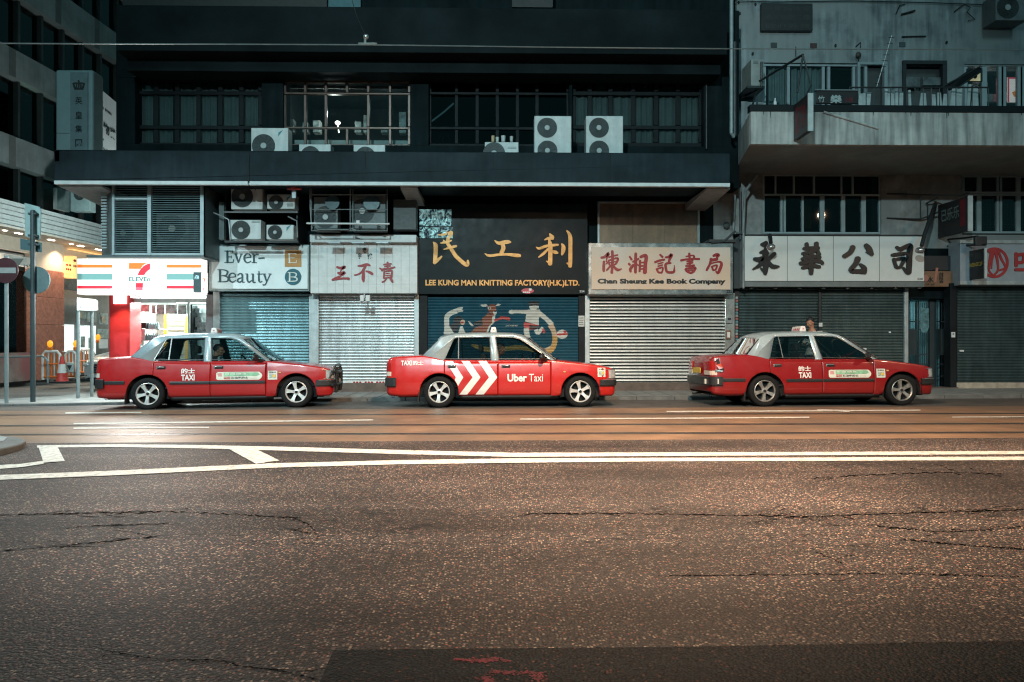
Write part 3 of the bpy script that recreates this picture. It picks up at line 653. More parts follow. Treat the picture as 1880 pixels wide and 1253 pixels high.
# uprights, thresholds and trims between the shops
M_alu = mat('aluminium_trim', (.48, .53, .53), .42, .5, noise=.15, streak=.2)
mb = MB()
for a, b, t in ((391, 403, 536), (567, 585, 540), (760, 769, 540), (1074, 1083, 541)):
    mb = MB(); mb.pbox(a, t, b, 708, YS-.12, YS+.19); mb.build('shopfront_upright', M_alu, bld, bevel=.008)
for a, b in ((769, 785), (1062, 1074)):
    mb = MB(); mb.pbox(a, 541, b, 708, YS-.1, YS+.19); mb.build('black_upright', M_black, bld, bevel=.008)
mb = MB(); mb.pbox(1331, 538, 1349, 712, YS-.16, YS+.19); mb.build('chrome_upright', mat('polished_upright', (.66, .66, .62), .22, .7, noise=.2), bld, bevel=.01)
mb = MB(); mb.pbox(380, 704, 1349, 722, YS-.14, YS+.19); mb.build('shop_step', mat('shop_step', (.10, .075, .06), .7, noise=.25), bld, bevel=.01)
mb = MB(); mb.pbox(586, 699.5, 760, 705, YS-.05, YS-.002); mb.build('shutter_rail', M_white, bld)
mb = MB(); text_px(mb, '••• ••• •••', 648, 700.6, 706, 704.2, YS-.053, .02); mb.build('rail_lettering', M_redlet, bld, clean=False)
# ---------------------------------------------------------------- convenience store
M_storew = mat('store_wall', (.72, .74, .72), .5, noise=.04)
xs0, xs1 = XA(238, 18.6), XA(383, 18.6); zs = zat(541, YW)
mb = MB(); y0, y1, z0 = YW+.02, 23.5, .05
mb.add([(xs0-.42,y0,z0),(xs1,y0,z0),(xs1,y1,z0),(xs0-.42,y1,z0),(xs0-.42,y0,zs),(xs1,y0,zs),(xs1,y1,zs),(xs0-.42,y1,zs)], [(0,1,2,3),(4,7,6,5),(2,6,7,3),(0,3,7,4),(1,5,6,2)])
mb.build('store_room', M_storew, bld)
mb = MB()
for yy in (19.3, 20.6, 21.9): mb.box(xs0-.3, xs1-.2, yy, yy+.25, zs-.05, zs-.012)
mb.build('ceiling_light', emit('store_tube', (.86, 1, .98), 7), bld)
lamp('store_light', 'AREA', ((xs0+xs1)/2, 19.9, zs-.1), 600, (.78, 1, .97), ((xs0+xs1)/2, 19.2, 0), 1.6)
mb = MB(); mb.pbox(200, 541, 238, 722, 18.35, 18.95); mb.build('red_pillar', mat('red_pillar', (.60, .03, .035), .45, noise=.05), bld, bevel=.02)
mb = MB(); mb.pbox(208, 541, 231, 558, 18.31, 18.349); mb.build('pillar_light', emit('pillar_light', (1, .96, .88), 4), bld)
lamp('pillar_wash', 'SPOT', (XA(219, 18.0), 17.95, zat(548, 18.0)), 60, (1, .75, .4), (XA(219, 18.3), 18.45, .8), .06, 80)
mb = MB(); mb.pbox(378, 541, 392, 720, YS-.05, YW); mb.build('store_jamb', mat('store_jamb', (.2, .19, .2), .5), bld, bevel=.01)
mb = MB(); mb.pbox(240, 548, 378, 556, 18.55, 18.62); mb.pbox(240, 556, 243, 700, 18.55, 18.6); mb.pbox(344, 556, 348, 700, 18.55, 18.6); mb.build('door_frame', M_alu, bld)
# louvred plant screen over the store
YL = 16.95
M_louv = mat('louvre_paint', (.20, .30, .31), .5, .2, noise=.15)
def louvre(px0, py0, px1, py1, n):
    mb = MB()
    for i in range(n):
        y = py0+(py1-py0)*(i+.5)/n; a = at(px0, y, YL+.02); b = at(px1, y, YL+.02)
        mb.add([(a.x, YL+.02, a.z), (b.x, YL+.02, a.z), (b.x, YL+.06, a.z+.018), (a.x, YL+.06, a.z+.018), (a.x, YL+.024, a.z-.006), (b.x, YL+.024, a.z-.006), (b.x, YL+.062, a.z+.012), (a.x, YL+.062, a.z+.012)],
               [(0, 1, 2, 3), (4, 7, 6, 5), (0, 4, 5, 1), (3, 2, 6, 7)])
    return mb
ls = MB(); ls.pbox(205, 341, 210, 470, YL, YL+.09); ls.pbox(270, 341, 277, 470, YL, YL+.09); ls.pbox(367, 341, 374, 470, YL, YL+.09)
for a, b in ((210, 270), (277, 367)): ls.pbox(a, 464.5, b, 470, YL, YL+.09)
ls.pbox(210, 363, 270, 367, YL, YL+.09)
scr = ls.build('louvre_screen', mat('louvre_frame', (.30, .38, .39), .5, .3), bld, bevel=.006)
for p in ((210, 342, 270, 363, 5), (210, 367, 270, 464, 24), (277, 342, 367, 464, 30)): louvre(*p).build('louvre', M_louv, scr)
mb = MB(); a = at(205, 341, YL); b = at(187, 470, 17.6)
mb.add([(a.x, YL, a.z), (b.x, 17.6, a.z), (b.x, 17.6, b.z), (a.x, YL, at(205, 470, YL).z)], [(0, 1, 2, 3)]); mb.add([(b.x, 17.6, a.z), (b.x, YW, a.z), (b.x, YW, b.z), (b.x, 17.6, b.z)], [(0, 1, 2, 3)])
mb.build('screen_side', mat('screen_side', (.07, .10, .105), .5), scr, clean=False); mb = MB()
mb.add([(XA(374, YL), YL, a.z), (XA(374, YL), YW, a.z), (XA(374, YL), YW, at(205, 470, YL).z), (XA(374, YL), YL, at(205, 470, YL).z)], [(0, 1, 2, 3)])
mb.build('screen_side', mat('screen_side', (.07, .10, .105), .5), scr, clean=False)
mb = MB()
for i in range(22):
    t = i/22; z0 = zat(346+118*t, 17.2)
    mb.box(XA(193, 17.2), XA(203, 17.2), 17.02, 17.05, z0-.014, z0+.014)
mb.build('side_louvre', mat('louvre_frame', ()), scr)
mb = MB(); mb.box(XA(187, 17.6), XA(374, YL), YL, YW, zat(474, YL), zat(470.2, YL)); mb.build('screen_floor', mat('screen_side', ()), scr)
# ---------------------------------------------------------------- pale old block next door
Y2 = 19.0; YV = 16.05
b2 = thing('old_balcony_building', 'stained pale plaster block with a deep concrete balcony over dark shutters', 'building', (XA(1600, Y2), Y2, .05))
XA2 = XA(1346, Y2); XB2 = 17.5
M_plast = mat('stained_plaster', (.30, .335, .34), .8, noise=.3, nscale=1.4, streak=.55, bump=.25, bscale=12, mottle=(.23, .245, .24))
M_plast2 = mat('peeling_plaster', (.28, .285, .27), .85, noise=.3, nscale=2.6, streak=.2, bump=.35, bscale=9, mottle=(.20, .21, .20))
mb = MB()
z1, z2 = zat(434, Y2), zat(319, Y2)
mb.box(XA2, XA(1400, Y2), Y2, Y2+.5, z1-.3, z2+.3); mb.box(XA(1618, Y2), XA(1766, Y2), Y2, Y2+.5, z1-.3, z2+.3); mb.box(XA(1400, Y2), XA(1618, Y2), Y2, Y2+.5, z1-.3, zat(429, Y2)); mb.box(XA(1766, Y2), XB2, Y2, Y2+.5, z1-.3, zat(429, Y2))
mb.build('lower_wall', M_plast2, b2)
mb = MB(); mb.box(XA2, XA(1668, Y2), Y2, Y2+.5, -.1, z1-.3); mb.box(XA(1746, Y2), XB2, Y2, Y2+.5, -.1, z1-.3); mb.box(XA(1668, Y2), XA(1746, Y2), Y2, Y2+.5, zat(548, Y2), z1-.3); mb.build('shop_wall', M_soot, b2)
mb = MB(); zt2 = zat(112, Y2); zb2 = z2+.3
mb.box(XA2, XB2, Y2, Y2+.5, zt2, zat(-140, Y2)); DO = [(1402, 1630), (1660, 1737), (1770, 1900)]
xs = [XA2]+[XA(p, Y2) for d in DO for p in d]; xs[-1] = XB2
for i in range(0, len(xs)-1, 2): mb.box(xs[i], xs[i+1], Y2, Y2+.5, zb2, zt2)
mb.build('upper_wall', M_plast, b2)
mb = MB(); x0, x1, y0, y1, z0, z3 = XA2+.1, XB2, Y2+.5, 22.5, zb2-1.8, zt2+.3
mb.add([(x0,y0,z0),(x1,y0,z0),(x1,y1,z0),(x0,y1,z0),(x0,y0,z3),(x1,y0,z3),(x1,y1,z3),(x0,y1,z3)], [(0,1,2,3),(4,7,6,5),(2,6,7,3),(0,3,7,4),(1,5,6,2)])
mb.box(x0, x1, y0, y1, zb2-.2, zb2-.1); mb.box(XA(1640, Y2), XA(1640, Y2)+.1, y0, y1, z0, z3); mb.box(XA(1755, Y2), XA(1755, Y2)+.1, y0, y1, z0, z3)
mb.build('room_interior', mat('dark_room', (.05, .055, .055), .9), b2)
# balcony: slanting end, soffit rising out over the pavement
zf0, zf1 = zat(262, YV), zat(203, YV); xf = XA(1378, YV)
mb = MB()
A = [(XA2, Y2), (xf, YV), (XB2, YV), (XB2, Y2)]
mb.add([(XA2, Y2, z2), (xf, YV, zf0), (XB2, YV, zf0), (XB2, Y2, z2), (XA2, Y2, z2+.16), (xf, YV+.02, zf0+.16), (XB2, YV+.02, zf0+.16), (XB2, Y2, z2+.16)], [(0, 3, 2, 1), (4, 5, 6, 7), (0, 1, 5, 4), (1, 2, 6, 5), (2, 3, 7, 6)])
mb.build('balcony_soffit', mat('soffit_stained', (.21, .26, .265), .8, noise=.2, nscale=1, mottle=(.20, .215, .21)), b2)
M_par = mat('parapet_render', (.48, .48, .45), .8, noise=.18, nscale=1.6, streak=.6, bump=.12, bscale=10)
mb = MB(); mb.box(xf, XB2, YV-.01, YV+.12, zf0-.012, zf1); mb.add([(XA2-.004, Y2, z2), (xf-.004, YV+.01, zf0), (xf-.004, YV+.01, zf1), (XA2-.004, Y2, zf1+.05), (XA2+.1, Y2, z2), (xf+.1, YV+.12, zf0), (xf+.1, YV+.12, zf1), (XA2+.1, Y2, zf1+.05)], [(0, 1, 2, 3), (4, 7, 6, 5), (3, 2, 6, 7)])
par = mb.build('balcony_parapet', M_par, b2)
mb = MB()
random.seed(11)
for p in (1402, 1414, 1603, 1662, 1672, 1678, 1684, 1694, 1738, 1741, 1771, 1773, 1795, 1808, 1875):
    h = random.uniform(4, 15); w = random.uniform(.5, 1.6); a = at(p-w, 203, YV); b = at(p+w, 203+h, YV)
    mb.add([(a.x, YV-.0125, a.z), (b.x, YV-.0125, a.z), (b.x-.4*(b.x-a.x), YV-.0125, b.z), (a.x+.2*(b.x-a.x), YV-.0125, b.z)], [(0, 3, 2, 1)])
mb.build('drip_stain', mat('drip_stain', (.03, .032, .03), .9, noise=.4), par, clean=False)
mb = MB(); mb.box(xf-.02, XB2, YV-.03, YV+.16, zf1+.002, zf1+.16); mb.build('parapet_cap', M_black, par, bevel=.01)
mb = MB(); a = at(1510, 206, YV-.02); mb.tube([at(1512, 206, YV-.03), at(1560, 220, YV-.03), at(1612, 236, YV-.03)], .03); mb.build('conduit', M_par, par)
# balcony doors and windows
w = window(b2, (1402, 112, 1592, 208), [1404, 1448, 1512, 1522, 1568, 1590], [114, 120, 208], Y2+.05, mat('pale_frame', (.26, .31, .32), .5, noise=.1), glass('balcony_glass', (.72, .78, .78)), 5)
for c in ((1409, 1444), (1452, 1508)): curtain(w, c[0], 122, c[1], 206, Y2+.24, mat('grey_drape', (.30, .33, .33), .85), amp=.05)
mb = MB(); mb.pbox(1575, 114, 1580, 210, Y2-.02, Y2+.1); mb.pbox(1580, 114, 1630, 119, Y2-.02, Y2+.1); mb.pbox(1624, 119, 1630, 210, Y2-.02, Y2+.1); dd = mb.build('balcony_door', mat('pale_frame', ()), b2, bevel=.006)
mb = MB(); mb.pbox(1581, 120, 1624, 210, Y2+.2, Y2+.24); mb.build('door_leaf', mat('dark_door', (.05, .055, .055), .6), dd)
mb = MB(); mb.pbox(1658, 111, 1739, 118, Y2-.06, Y2+.1); mb.pbox(1658, 118, 1664, 200, Y2-.05, Y2+.1); mb.pbox(1731, 118, 1739, 200, Y2-.05, Y2+.1); ob = mb.build('window', M_dark, b2)
mb = MB(); mb.pbox(1664, 118, 1731, 200, Y2+.26, Y2+.3); mb.build('recess_back', mat('recess_back', (.07, .08, .08), .8), ob); 
mb = MB(); mb.pbox(1664, 141, 1690, 160, Y2+.02, Y2+.25); mb.pbox(1695, 142, 1728, 157, Y2+.05, Y2+.2); mb.build('stored_box', mat('stored_box', (.12, .14, .14), .8, noise=.4), ob, bevel=.01)
w = window(b2, (1770, 112, 1900, 208), [1772, 1808, 1838, 1843, 1873, 1878], [114, 118, 208], Y2+.05, mat('white_door_frame', (.36, .42, .42), .5, noise=.08), glass('balcony_glass', ()), 9, label='white framed balcony doors with bright posters inside')
mb = MB(); mb.pbox(1812, 172, 1832, 188, Y2+.3, Y2+.5); mb.pbox(1848, 168, 1872, 188, Y2+.3, Y2+.5); mb.build('linen_pile', mat('linen', (.55, .56, .54), .8, noise=.3, nscale=9), w, bevel=.03)
mb = MB(); mb.pbox(1850, 142, 1873, 188, Y2+.26, Y2+.29); mb.build('poster', emit('lit_poster', (.95, .88, .85), .55), w)
mb = MB(); mb.pbox(1850, 142, 1873, 145, Y2+.25, Y2+.258); mb.pbox(1850, 145, 1853, 188, Y2+.25, Y2+.258); mb.pbox(1829, 144, 1834, 188, Y2+.25, Y2+.258); mb.build('poster_edge', emit('poster_red', (.75, .08, .13), .4), w)
mb = MB(); mb.prism([(at(x, y, Y2+.25).x, at(x, y, Y2+.25).z) for x, y in ((1858, 170), (1866, 166), (1873, 171), (1873, 178), (1862, 178))], Y2+.25, Y2+.257); mb.build('poster_patch', emit('poster_orange', (.8, .3, .06), .4), w)
lamp('balcony_room_light', 'POINT', (XA(1840, Y2), Y2+.9, zat(130, Y2)), 7, (1, .95, .9), size=.2)
# windows over the signs
fw2 = mat('blue_grey_frame', (.27, .34, .35), .45, noise=.1)
gw = glass('shop_window_glass', (.35, .45, .45))
w = window(b2, (1400, 320, 1618, 429), [1402, 1435, 1441, 1474, 1508, 1512, 1547, 1550, 1584, 1588, 1616], [358, 428], Y2+.05, fw2, gw, 4)
mb = MB()
for y in (322,): mb.pbox(1400, y-2, 1618, y+2, Y2+.05, Y2+.14)
for x in (1402, 1424, 1458, 1495, 1545, 1566, 1616): mb.pbox(x-1.5, 324, x+1.5, 356, Y2+.055, Y2+.135)
mb.build('transom_bar', fw2, w)
mb = MB(); mb.pbox(1402, 323, 1418, 336, Y2+.12, Y2+.13); mb.pbox(1477, 366, 1490, 420, Y2+.25, Y2+.27); mb.build('window_sticker', mat('ochre_card', (.28, .15, .03), .7, noise=.4), w)
w = window(b2, (1767, 322, 1900, 429), [1769, 1796, 1800, 1832, 1838, 1868, 1872], [324, 354, 358, 427], Y2+.05, fw2, gw, 4)
mb = MB()
for a, b in ((1770, 1796), (1802, 1831), (1840, 1867), (1873, 1897)):
    for q in (4, 10, 16): mb.pbox(a+q, 362, a+q+.9, 422, Y2+.13, Y2+.14)
    for q in (366, 376, 412, 418): mb.pbox(a+3, q, b-4, q+.9, Y2+.128, Y2+.138)
mb.pbox(1772, 330, 1830, 331, Y2+.13, Y2+.14); mb.pbox(1772, 346, 1830, 347, Y2+.13, Y2+.14); mb.build('window_grille', mat('grille_paint', (.34, .38, .38), .5), w)
curtain(w, 1800, 360, 1866, 424, Y2+.22, mat('net_curtain', (.22, .23, .23), .8), amp=.02)
# ground floor: shutters, the lit stair door
YS2 = 18.75
shutter(b2, (1357, 528, 1503, 712), YS2, M_sh5, amp=.016, label='dark green shutter, narrower, beside the chrome upright')
shutter(b2, (1508, 528, 1661, 712), YS2, M_sh5, amp=.016, label='dark green shutter, next to the stair door')
shutter(b2, (1757, 522, 1905, 703), YS2, M_sh5, amp=.016, label='dark green shutter on a pale concrete sill')
mb = MB(); mb.pbox(1503, 526, 1508, 714, YS2-.05, YS2+.05); mb.pbox(1349, 526, 1357, 714, YS2-.06, YS2+.2); mb.build('shutter_guide', M_dark, b2)
mb = MB(); mb.pbox(1661, 526, 1668, 716, YS2-.08, YS2+.2); mb.build('door_jamb', M_alu, b2, bevel=.008)
mb = MB(); mb.pbox(1745, 520, 1757, 712, YS2-.1, YS2+.2); jb = mb.build('dark_pier', M_black, b2, bevel=.01)
mb = MB(); mb.pbox(1757, 703, 1905, 714, YS2-.12, YS2+.2); mb.build('concrete_sill', mat('concrete_sill', (.40, .34, .27), .8, noise=.25), b2, bevel=.012)
mb = MB(); mb.pbox(1349, 712, 1760, 722, YS2-.16, YS2+.2); mb.build('shop_step', mat('shop_step', ()), b2, bevel=.012)
xd0, xd1 = XA(1668, Y2), XA(1746, Y2); zd = zat(548, Y2)
mb = MB(); y0, y1 = Y2+.02, 22.8; mb.add([(xd0,y0,.05),(xd1,y0,.05),(xd1,y1,.05),(xd0,y1,.05),(xd0,y0,zd),(xd1,y0,zd),(xd1,y1,zd),(xd0,y1,zd)], [(0,1,2,3),(4,7,6,5),(2,6,7,3),(0,3,7,4),(1,5,6,2)])
mb.build('stair_hall', mat('stair_hall', (.20, .34, .36), .6), b2)
lamp('stair_light', 'POINT', ((xd0+xd1)/2, 21.3, zd-.3), 14, (.5, .95, 1), size=.15)
mb = MB()
for a, b in ((1669, 1684), (1686, 1706), (1718, 1744)):
    mb.pbox(a, 552, a+1.6, 714, Y2+.25, Y2+.29); mb.pbox(b-1.6, 552, b, 714, Y2+.25, Y2+.29)
    for yy in (552, 590, 604, 650, 668, 690): mb.pbox(a+1.6, yy, b-1.6, yy+1.8, Y2+.255, Y2+.285)
    n = int((b-a)/4)
    for i in range(n): mb.pbox(a+3+i*4, 556, a+3.9+i*4, 712, Y2+.265, Y2+.275)
mb.pbox(1670, 606, 1684, 650, Y2+.257, Y2+.283); mb.pbox(1719, 606, 1743, 650, Y2+.257, Y2+.283); mb.pbox(1707, 548, 1718, 714, Y2+.2, Y2+.3)
gt = mb.build('stair_gate', mat('gate_paint', (.03, .045, .05), .5, .3), b2)
mb = MB(); mb.prism([(at(x, y, Y2+.24).x, at(x, y, Y2+.24).z) for x, y in ((1689, 566), (1704, 566), (1705, 600), (1701, 611), (1692, 611), (1688, 600))], Y2+.22, Y2+.24); mb.build('gate_plate', mat('gate_plate', (.10, .22, .24), .5, noise=.4, nscale=12), gt)
# the gap between the two blocks: pipes and grimy wall
mb = MB(); mb.pbox(1310, 345, 1346, 480, YW-.02, YW+.4); mb.pbox(1346, 345, 1368, 430, 18.6, 18.9); mb.build('grimy_pier', M_plast2, b2)
# ================================================================ office building across the side street
P0 = at(0, 626, 22.0); ang = math.atan((1000-940)/FPX)+YAW
ob = thing('office_building', 'grey banded office block across the side street with warm lit shops below', 'building', (P0.x, P0.y, 0))
dirv = Vector((math.sin(ang), math.cos(ang), 0)); nrm = Vector((math.cos(ang), -math.sin(ang), 0))
def fac(s, n, z): return Vector((P0.x, P0.y, 0))+dirv*s+nrm*n+Vector((0, 0, z))
def ray(px, py):
    u = (px-940.0)/FPX; v = (626.5-py)/FPX; return Vector((u*CT+ST, CT-u*ST, v))
def onf(px, py, n=0.):
    d = ray(px, py); o = Vector((0, 0, HC)); q = fac(0, n, 0); k = (q-o).dot(nrm)/d.dot(nrm); p = o+d*k
    return (p-q).dot(dirv), p.z
def fbox(mb, s0, s1, n0, n1, z0, z1, m=0):
    vs = [fac(s, n, z) for z in (z0, z1) for s, n in ((s0, n0), (s1, n0), (s1, n1), (s0, n1))]
    return mb.add(vs, [(0, 3, 2, 1), (4, 5, 6, 7), (0, 1, 5, 4), (1, 2, 6, 5), (2, 3, 7, 6), (3, 0, 4, 7)], m)
def fpx(mb, p0, y0, p1, y1, n0, n1, m=0):
    """face given by two pixel corners on the facade"""
    s0, za = onf(p0, y0, n1); s1, zb_ = onf(p1, y1, n1); return fbox(mb, s0, s1, n0, n1, zb_, za, m)
zl = lambda py, n=0.: onf(0, py, n)[1]
S0, S1 = -6, 24
bands = [(-700, -360), (-260, -190), (-90, -25), (78, 130), (242, 297)]
M_span = mat('spandrel_panel', (.20, .215, .215), .6, noise=.2, nscale=1.2, streak=.15)
mb = MB()
for a, b in bands: fbox(mb, S0, S1, -.4, .05, zl(b), zl(a))
fbox(mb, 7.2, 9.0, -.4, .12, zl(242), zl(-90))
for a, b in bands:
    for s in np.arange(S0, S1, 2.1): fbox(mb, s, s+.28, .04, .056, zl(b), zl(a), 1)
mb.build('spandrel', [M_span, mat('spandrel_joint', (.10, .10, .098), .7)], ob)
mb = MB()
for a, b in ((-360, -260), (-190, -90), (-25, 78), (130, 242), (297, 366)):
    fbox(mb, S0, S1, -.30, -.28, zl(b), zl(a))
mb.build('window_band', glass('office_glass', (.35, .48, .48)), ob)
mb = MB()
for a, b in ((-360, -260), (-190, -90), (-25, 78), (130, 242), (297, 366)):
    for s in np.arange(-1.2, 11, 1.05): mb = MB(); fbox(mb, s, s+.10, -.28, -.12, zl(b), zl(a)); mb.build('mullion', mat('mullion', (.03, .035, .036), .5), ob)
mb = MB(); fbox(mb, S0, S1, -3.2, -3.1, -.1, zl(-700)); fbox(mb, S0, S1, -3.1, -.4, zl(297), zl(290)); fbox(mb, S0, S1, -3.1, -.4, zl(130), zl(125)); fbox(mb, S0, S1, -3.1, -.4, zl(-25), zl(-30)); fbox(mb, S0, S1, -3.1, -.4, zl(366), zl(362))
mb.build('office_interior', mat('office_interior', (.10, .11, .10), .8, noise=.3, nscale=.8), ob)
mb = MB()
for p, y in ((18, 192), (4, 188)):
    s, z = onf(p, y, -1.2); fbox(mb, s-.12, s+.12, -1.25, -1.1, z-.05, z+.05)
for p, y in ((48, 48), (72, 47)):
    s, z = onf(p, y, -.8); fbox(mb, s-.05, s+.25, -.85, -.8, z-.06, z+.06)
mb.build('office_lamp', emit('office_lamp', (.80, .92, .7), 2.2), ob)
s_, z_ = onf(10, 180, -1.4); pl = fac(s_, -1.6, z_); lamp('office_room_light', 'POINT', pl, 170, (.85, 1, .75), size=.2)
s_, z_ = onf(45, 335, -1.0); pl = fac(s_, -1.2, z_); lamp('office_room_light', 'POINT', pl, 70, (.9, 1, .9), size=.2)
# fluted street canopy with downlights
NC = 1.25
M_flute = mat('fluted_canopy', (.58, .61, .61), .4, .2, noise=.1)
mb = MB(); za, zb_ = zl(364, NC), zl(410, NC); n_ = 5
for i in range(n_):
    h = (za-zb_)/n_; fbox(mb, S0, S1, .05, NC-.03*(i % 2)+.0, za-h*(i+1)+.025, za-h*i); fbox(mb, S0, S1, .05, NC-.12, za-h*(i+1), za-h*(i+1)+.025)
cn = mb.build('canopy', M_flute, ob)
mb = MB(); fbox(mb, S0, S1, -.1, NC-.05, zb_-.06, zb_-.012); mb.build('canopy_soffit', mat('canopy_soffit', (.62, .54, .46), .6), cn)
mb = MB()
for p, y in ((9, 421), (31, 433), (37, 433), (91, 446), (97, 446), (131, 445), (145, 456), (151, 456), (178, 456), (183, 455)):
    s, z = onf(p, y, NC*.55); c = fac(s, NC*.55, zb_-.075); mb.lathe([(.0, 0), (.055, 0), (.06, .02)], c, 'z', 12)
mb.build('downlight', emit('downlight', (1, .86, .66), 14), cn)
for s in (-.5, 2.2, 4.6):
    c = fac(s, .55, zb_-.12); lamp('downlight_beam', 'SPOT', c, 190, (1, .74, .5), fac(s, .35, 0), .05, 120)
c = fac(8.5, .8, zb_-.3); lamp('shop_sign_glow', 'POINT', c, 110, (1, .60, .20), size=.2)
# ground floor wall, red granite column, lit shop windows
zg = zl(490)
mb = MB(); fbox(mb, S0, S1, -.2, -.02, zl(456, 0), zb_); mb.build('fascia_wall', mat('cream_wall', (.55, .46, .38), .7, noise=.08), ob)
mb = MB(); fpx(mb, -60, 455, 68, 492, -.19, .02); mb.build('shop_fascia', mat('shop_fascia', (.50, .50, .48), .5), ob)
mb = MB()
s0, z0 = onf(42, 476, .03); 
for i, ch in enumerate('269'):
    a, za_ = onf(43+i*5.2, 486, .03); b, zb2_ = onf(47+i*5.2, 490.5, .03)
    text_into(mb, ch, lambda u, v: fac(a+(b-a)*u, .03, zb2_+(za_-zb2_)*v), .02)
mb.build('fascia_number', M_blacklet, ob, clean=False)
mb = MB(); a = onf(22, 475, .03); b = onf(44, 475, .03); c_ = onf(32, 492, .03); mb.add([fac(a[0], .03, a[1]), fac(b[0], .03, b[1]), fac(c_[0], .03, c_[1]), fac(c_[0]-.5, .03, c_[1])], [(0, 3, 2, 1)])
mb.build('fascia_wedge', mat('fascia_wedge', (.16, .19, .19), .5), ob, clean=False)
M_gran = mat('red_granite', (.42, .17, .12), .45, noise=.25, nscale=9)
s0, _ = onf(68, 600, .25); s1, _ = onf(118, 600, .25)
mb = MB(); h0 = .06
for i in range(4): fbox(mb, s0, s1, -.15, .25, h0+i*.9, h0+i*.9+.89)
mb.build('granite_column', M_gran, ob, bevel=.006)
mb = MB(); fbox(mb, s0, s1, -.16, .2, h0+3.6, zb_); mb.build('column_head', mat('cream_wall', ()), ob)
mb = MB(); fbox(mb, S0, s0, -.16, .1, .05, .95); mb.build('stall_riser', mat('stall_riser', (.26, .22, .20), .7, noise=.3, nscale=2, mottle=(.30, .12, .12)), ob)
mb = MB(); fbox(mb, S0, s0, -.12, -.1, .96, zl(492)); mb.build('shop_glass', glass('shop_front_glass', (.6, .68, .66)), ob)
mb = MB(); fpx(mb, -10, 588, 19, 618, -.6, -.5); mb.build('lit_screen', emit('lit_screen', (.9, 1, .97), 2.2), ob)
mb = MB(); fpx(mb, -10, 620, 38, 647, -.4, -.3); mb.build('white_notice', mat('white_notice', (.62, .60, .58), .6, noise=.1), ob)
mb = MB()
for y0 in (624, 637):
    for i in range(4): fpx(mb, 21+i*4, y0, 23.6+i*4, y0+5, -.31, -.29)
mb.build('notice_text', M_blacklet, ob)
mb = MB(); a = fac(*[onf(22, 500, -.7)[0], -.7, onf(22, 500, -.7)[1]]); b = fac(*[onf(48, 690, -.7)[0], -.7, onf(48, 640, -.7)[1]]); mb.tube([a, b], .09, n=4); mb.build('shop_prop', mat('shop_prop', (.42, .30, .18), .6), ob)
lamp('shop_light', 'POINT', fac(1.2, -1.3, 2.9), 260, (1, .93, .82), size=.2)
mb = MB(); fbox(mb, S0, s0, -2.0, -1.9, .05, zl(456)); fbox(mb, S0, s0, -1.9, -.2, zl(456)-.1, zl(456)-.05); mb.build('shop_back_wall', mat('shop_back_wall', (.30, .29, .27), .7, noise=.5, nscale=1.2), ob)
# further along: amber lit fascia signs and white posters
mb = MB(); fpx(mb, 120, 481, 132, 511, .02, .3); fpx(mb, 133.5, 470, 141, 512, .02, .34); fpx(mb, 134, 458, 205, 471, .0, .2); fpx(mb, 112, 478, 119.5, 510, .0, .1); mb.build('amber_sign', emit('amber_sign', (1, .60, .22), .95), ob)
mb = MB()
for x0, y0, x1, y1, t in ((121, 484, 131, 490, '••'), (121, 492, 131, 498, '•••'), (134.5, 476, 140.5, 482, '•'), (134.5, 486, 140.5, 492, '••')):
    a, za_ = onf(x0, y0, .345); b, zb2_ = onf(x1, y1, .345); text_into(mb, t, lambda u, v: fac(a+(b-a)*u, .345, zb2_+(za_-zb2_)*v), .02)
mb.build('amber_sign_text', mat('amber_text', (.35, .05, .02), .5), ob, clean=False)
s2, _ = onf(120, 600); mb = MB(); fbox(mb, s1, S1, -.9, -.8, .05, zl(456)); mb.build('far_shop_wall', mat('far_shop_wall', (.16, .17, .17), .7), ob)
mb = MB(); fpx(mb, 119, 512, 205, 540, -.2, .1); mb.build('far_fascia', mat('far_fascia', (.13, .14, .145), .6, noise=.3), ob)
mb = MB()
for p in ((119, 596, 136, 646), (146, 598, 158, 646), (159, 598, 176, 650)): fpx(mb, *p, -.6, -.5)
mb.build('lit_window_panel', emit('lit_panel', (.80, .93, .9), 1.0), ob)
for p in ((146, 572, 158, 586), (161, 573, 177, 592), (184, 575, 198, 596), (181, 604, 199, 622), (150, 618, 156, 638), (164, 620, 172, 640), (183, 624, 198, 640)): mb = MB(); fpx(mb, *p, -.48, -.44); mb.build('poster', mat('far_poster', (.42, .52, .50), .6, noise=.5, nscale=4), ob)
for p in ((187, 580, 194, 594), (147, 574, 152, 584)): mb = MB(); fpx(mb, *p, -.43, -.42); mb.build('poster_figure', mat('poster_figure', (.6, .45, .3), .6, noise=.4), ob)
lamp('far_shop_light', 'POINT', fac(10, .5, 2.4), 330, (.75, 1, .97), size=.3)
# recessed plant balcony with the air conditioner box
mb = MB(); fpx(mb, 128, 342, 168, 362, -.1, .05); fpx(mb, 105, 345, 128, 390, -.1, .04); mb.build('plant_recess', mat('plant_recess', (.24, .30, .30), .6, noise=.2), ob)
# ================================================================ signs
def board(name, label, cat, px, Yf, Yb, m, group=None, bevel=.01):
    mb = MB(); mb.pbox(*px, Yf, Yb); o = mb.build(name, m, None, bevel=bevel); return tag(o, label, cat, group)
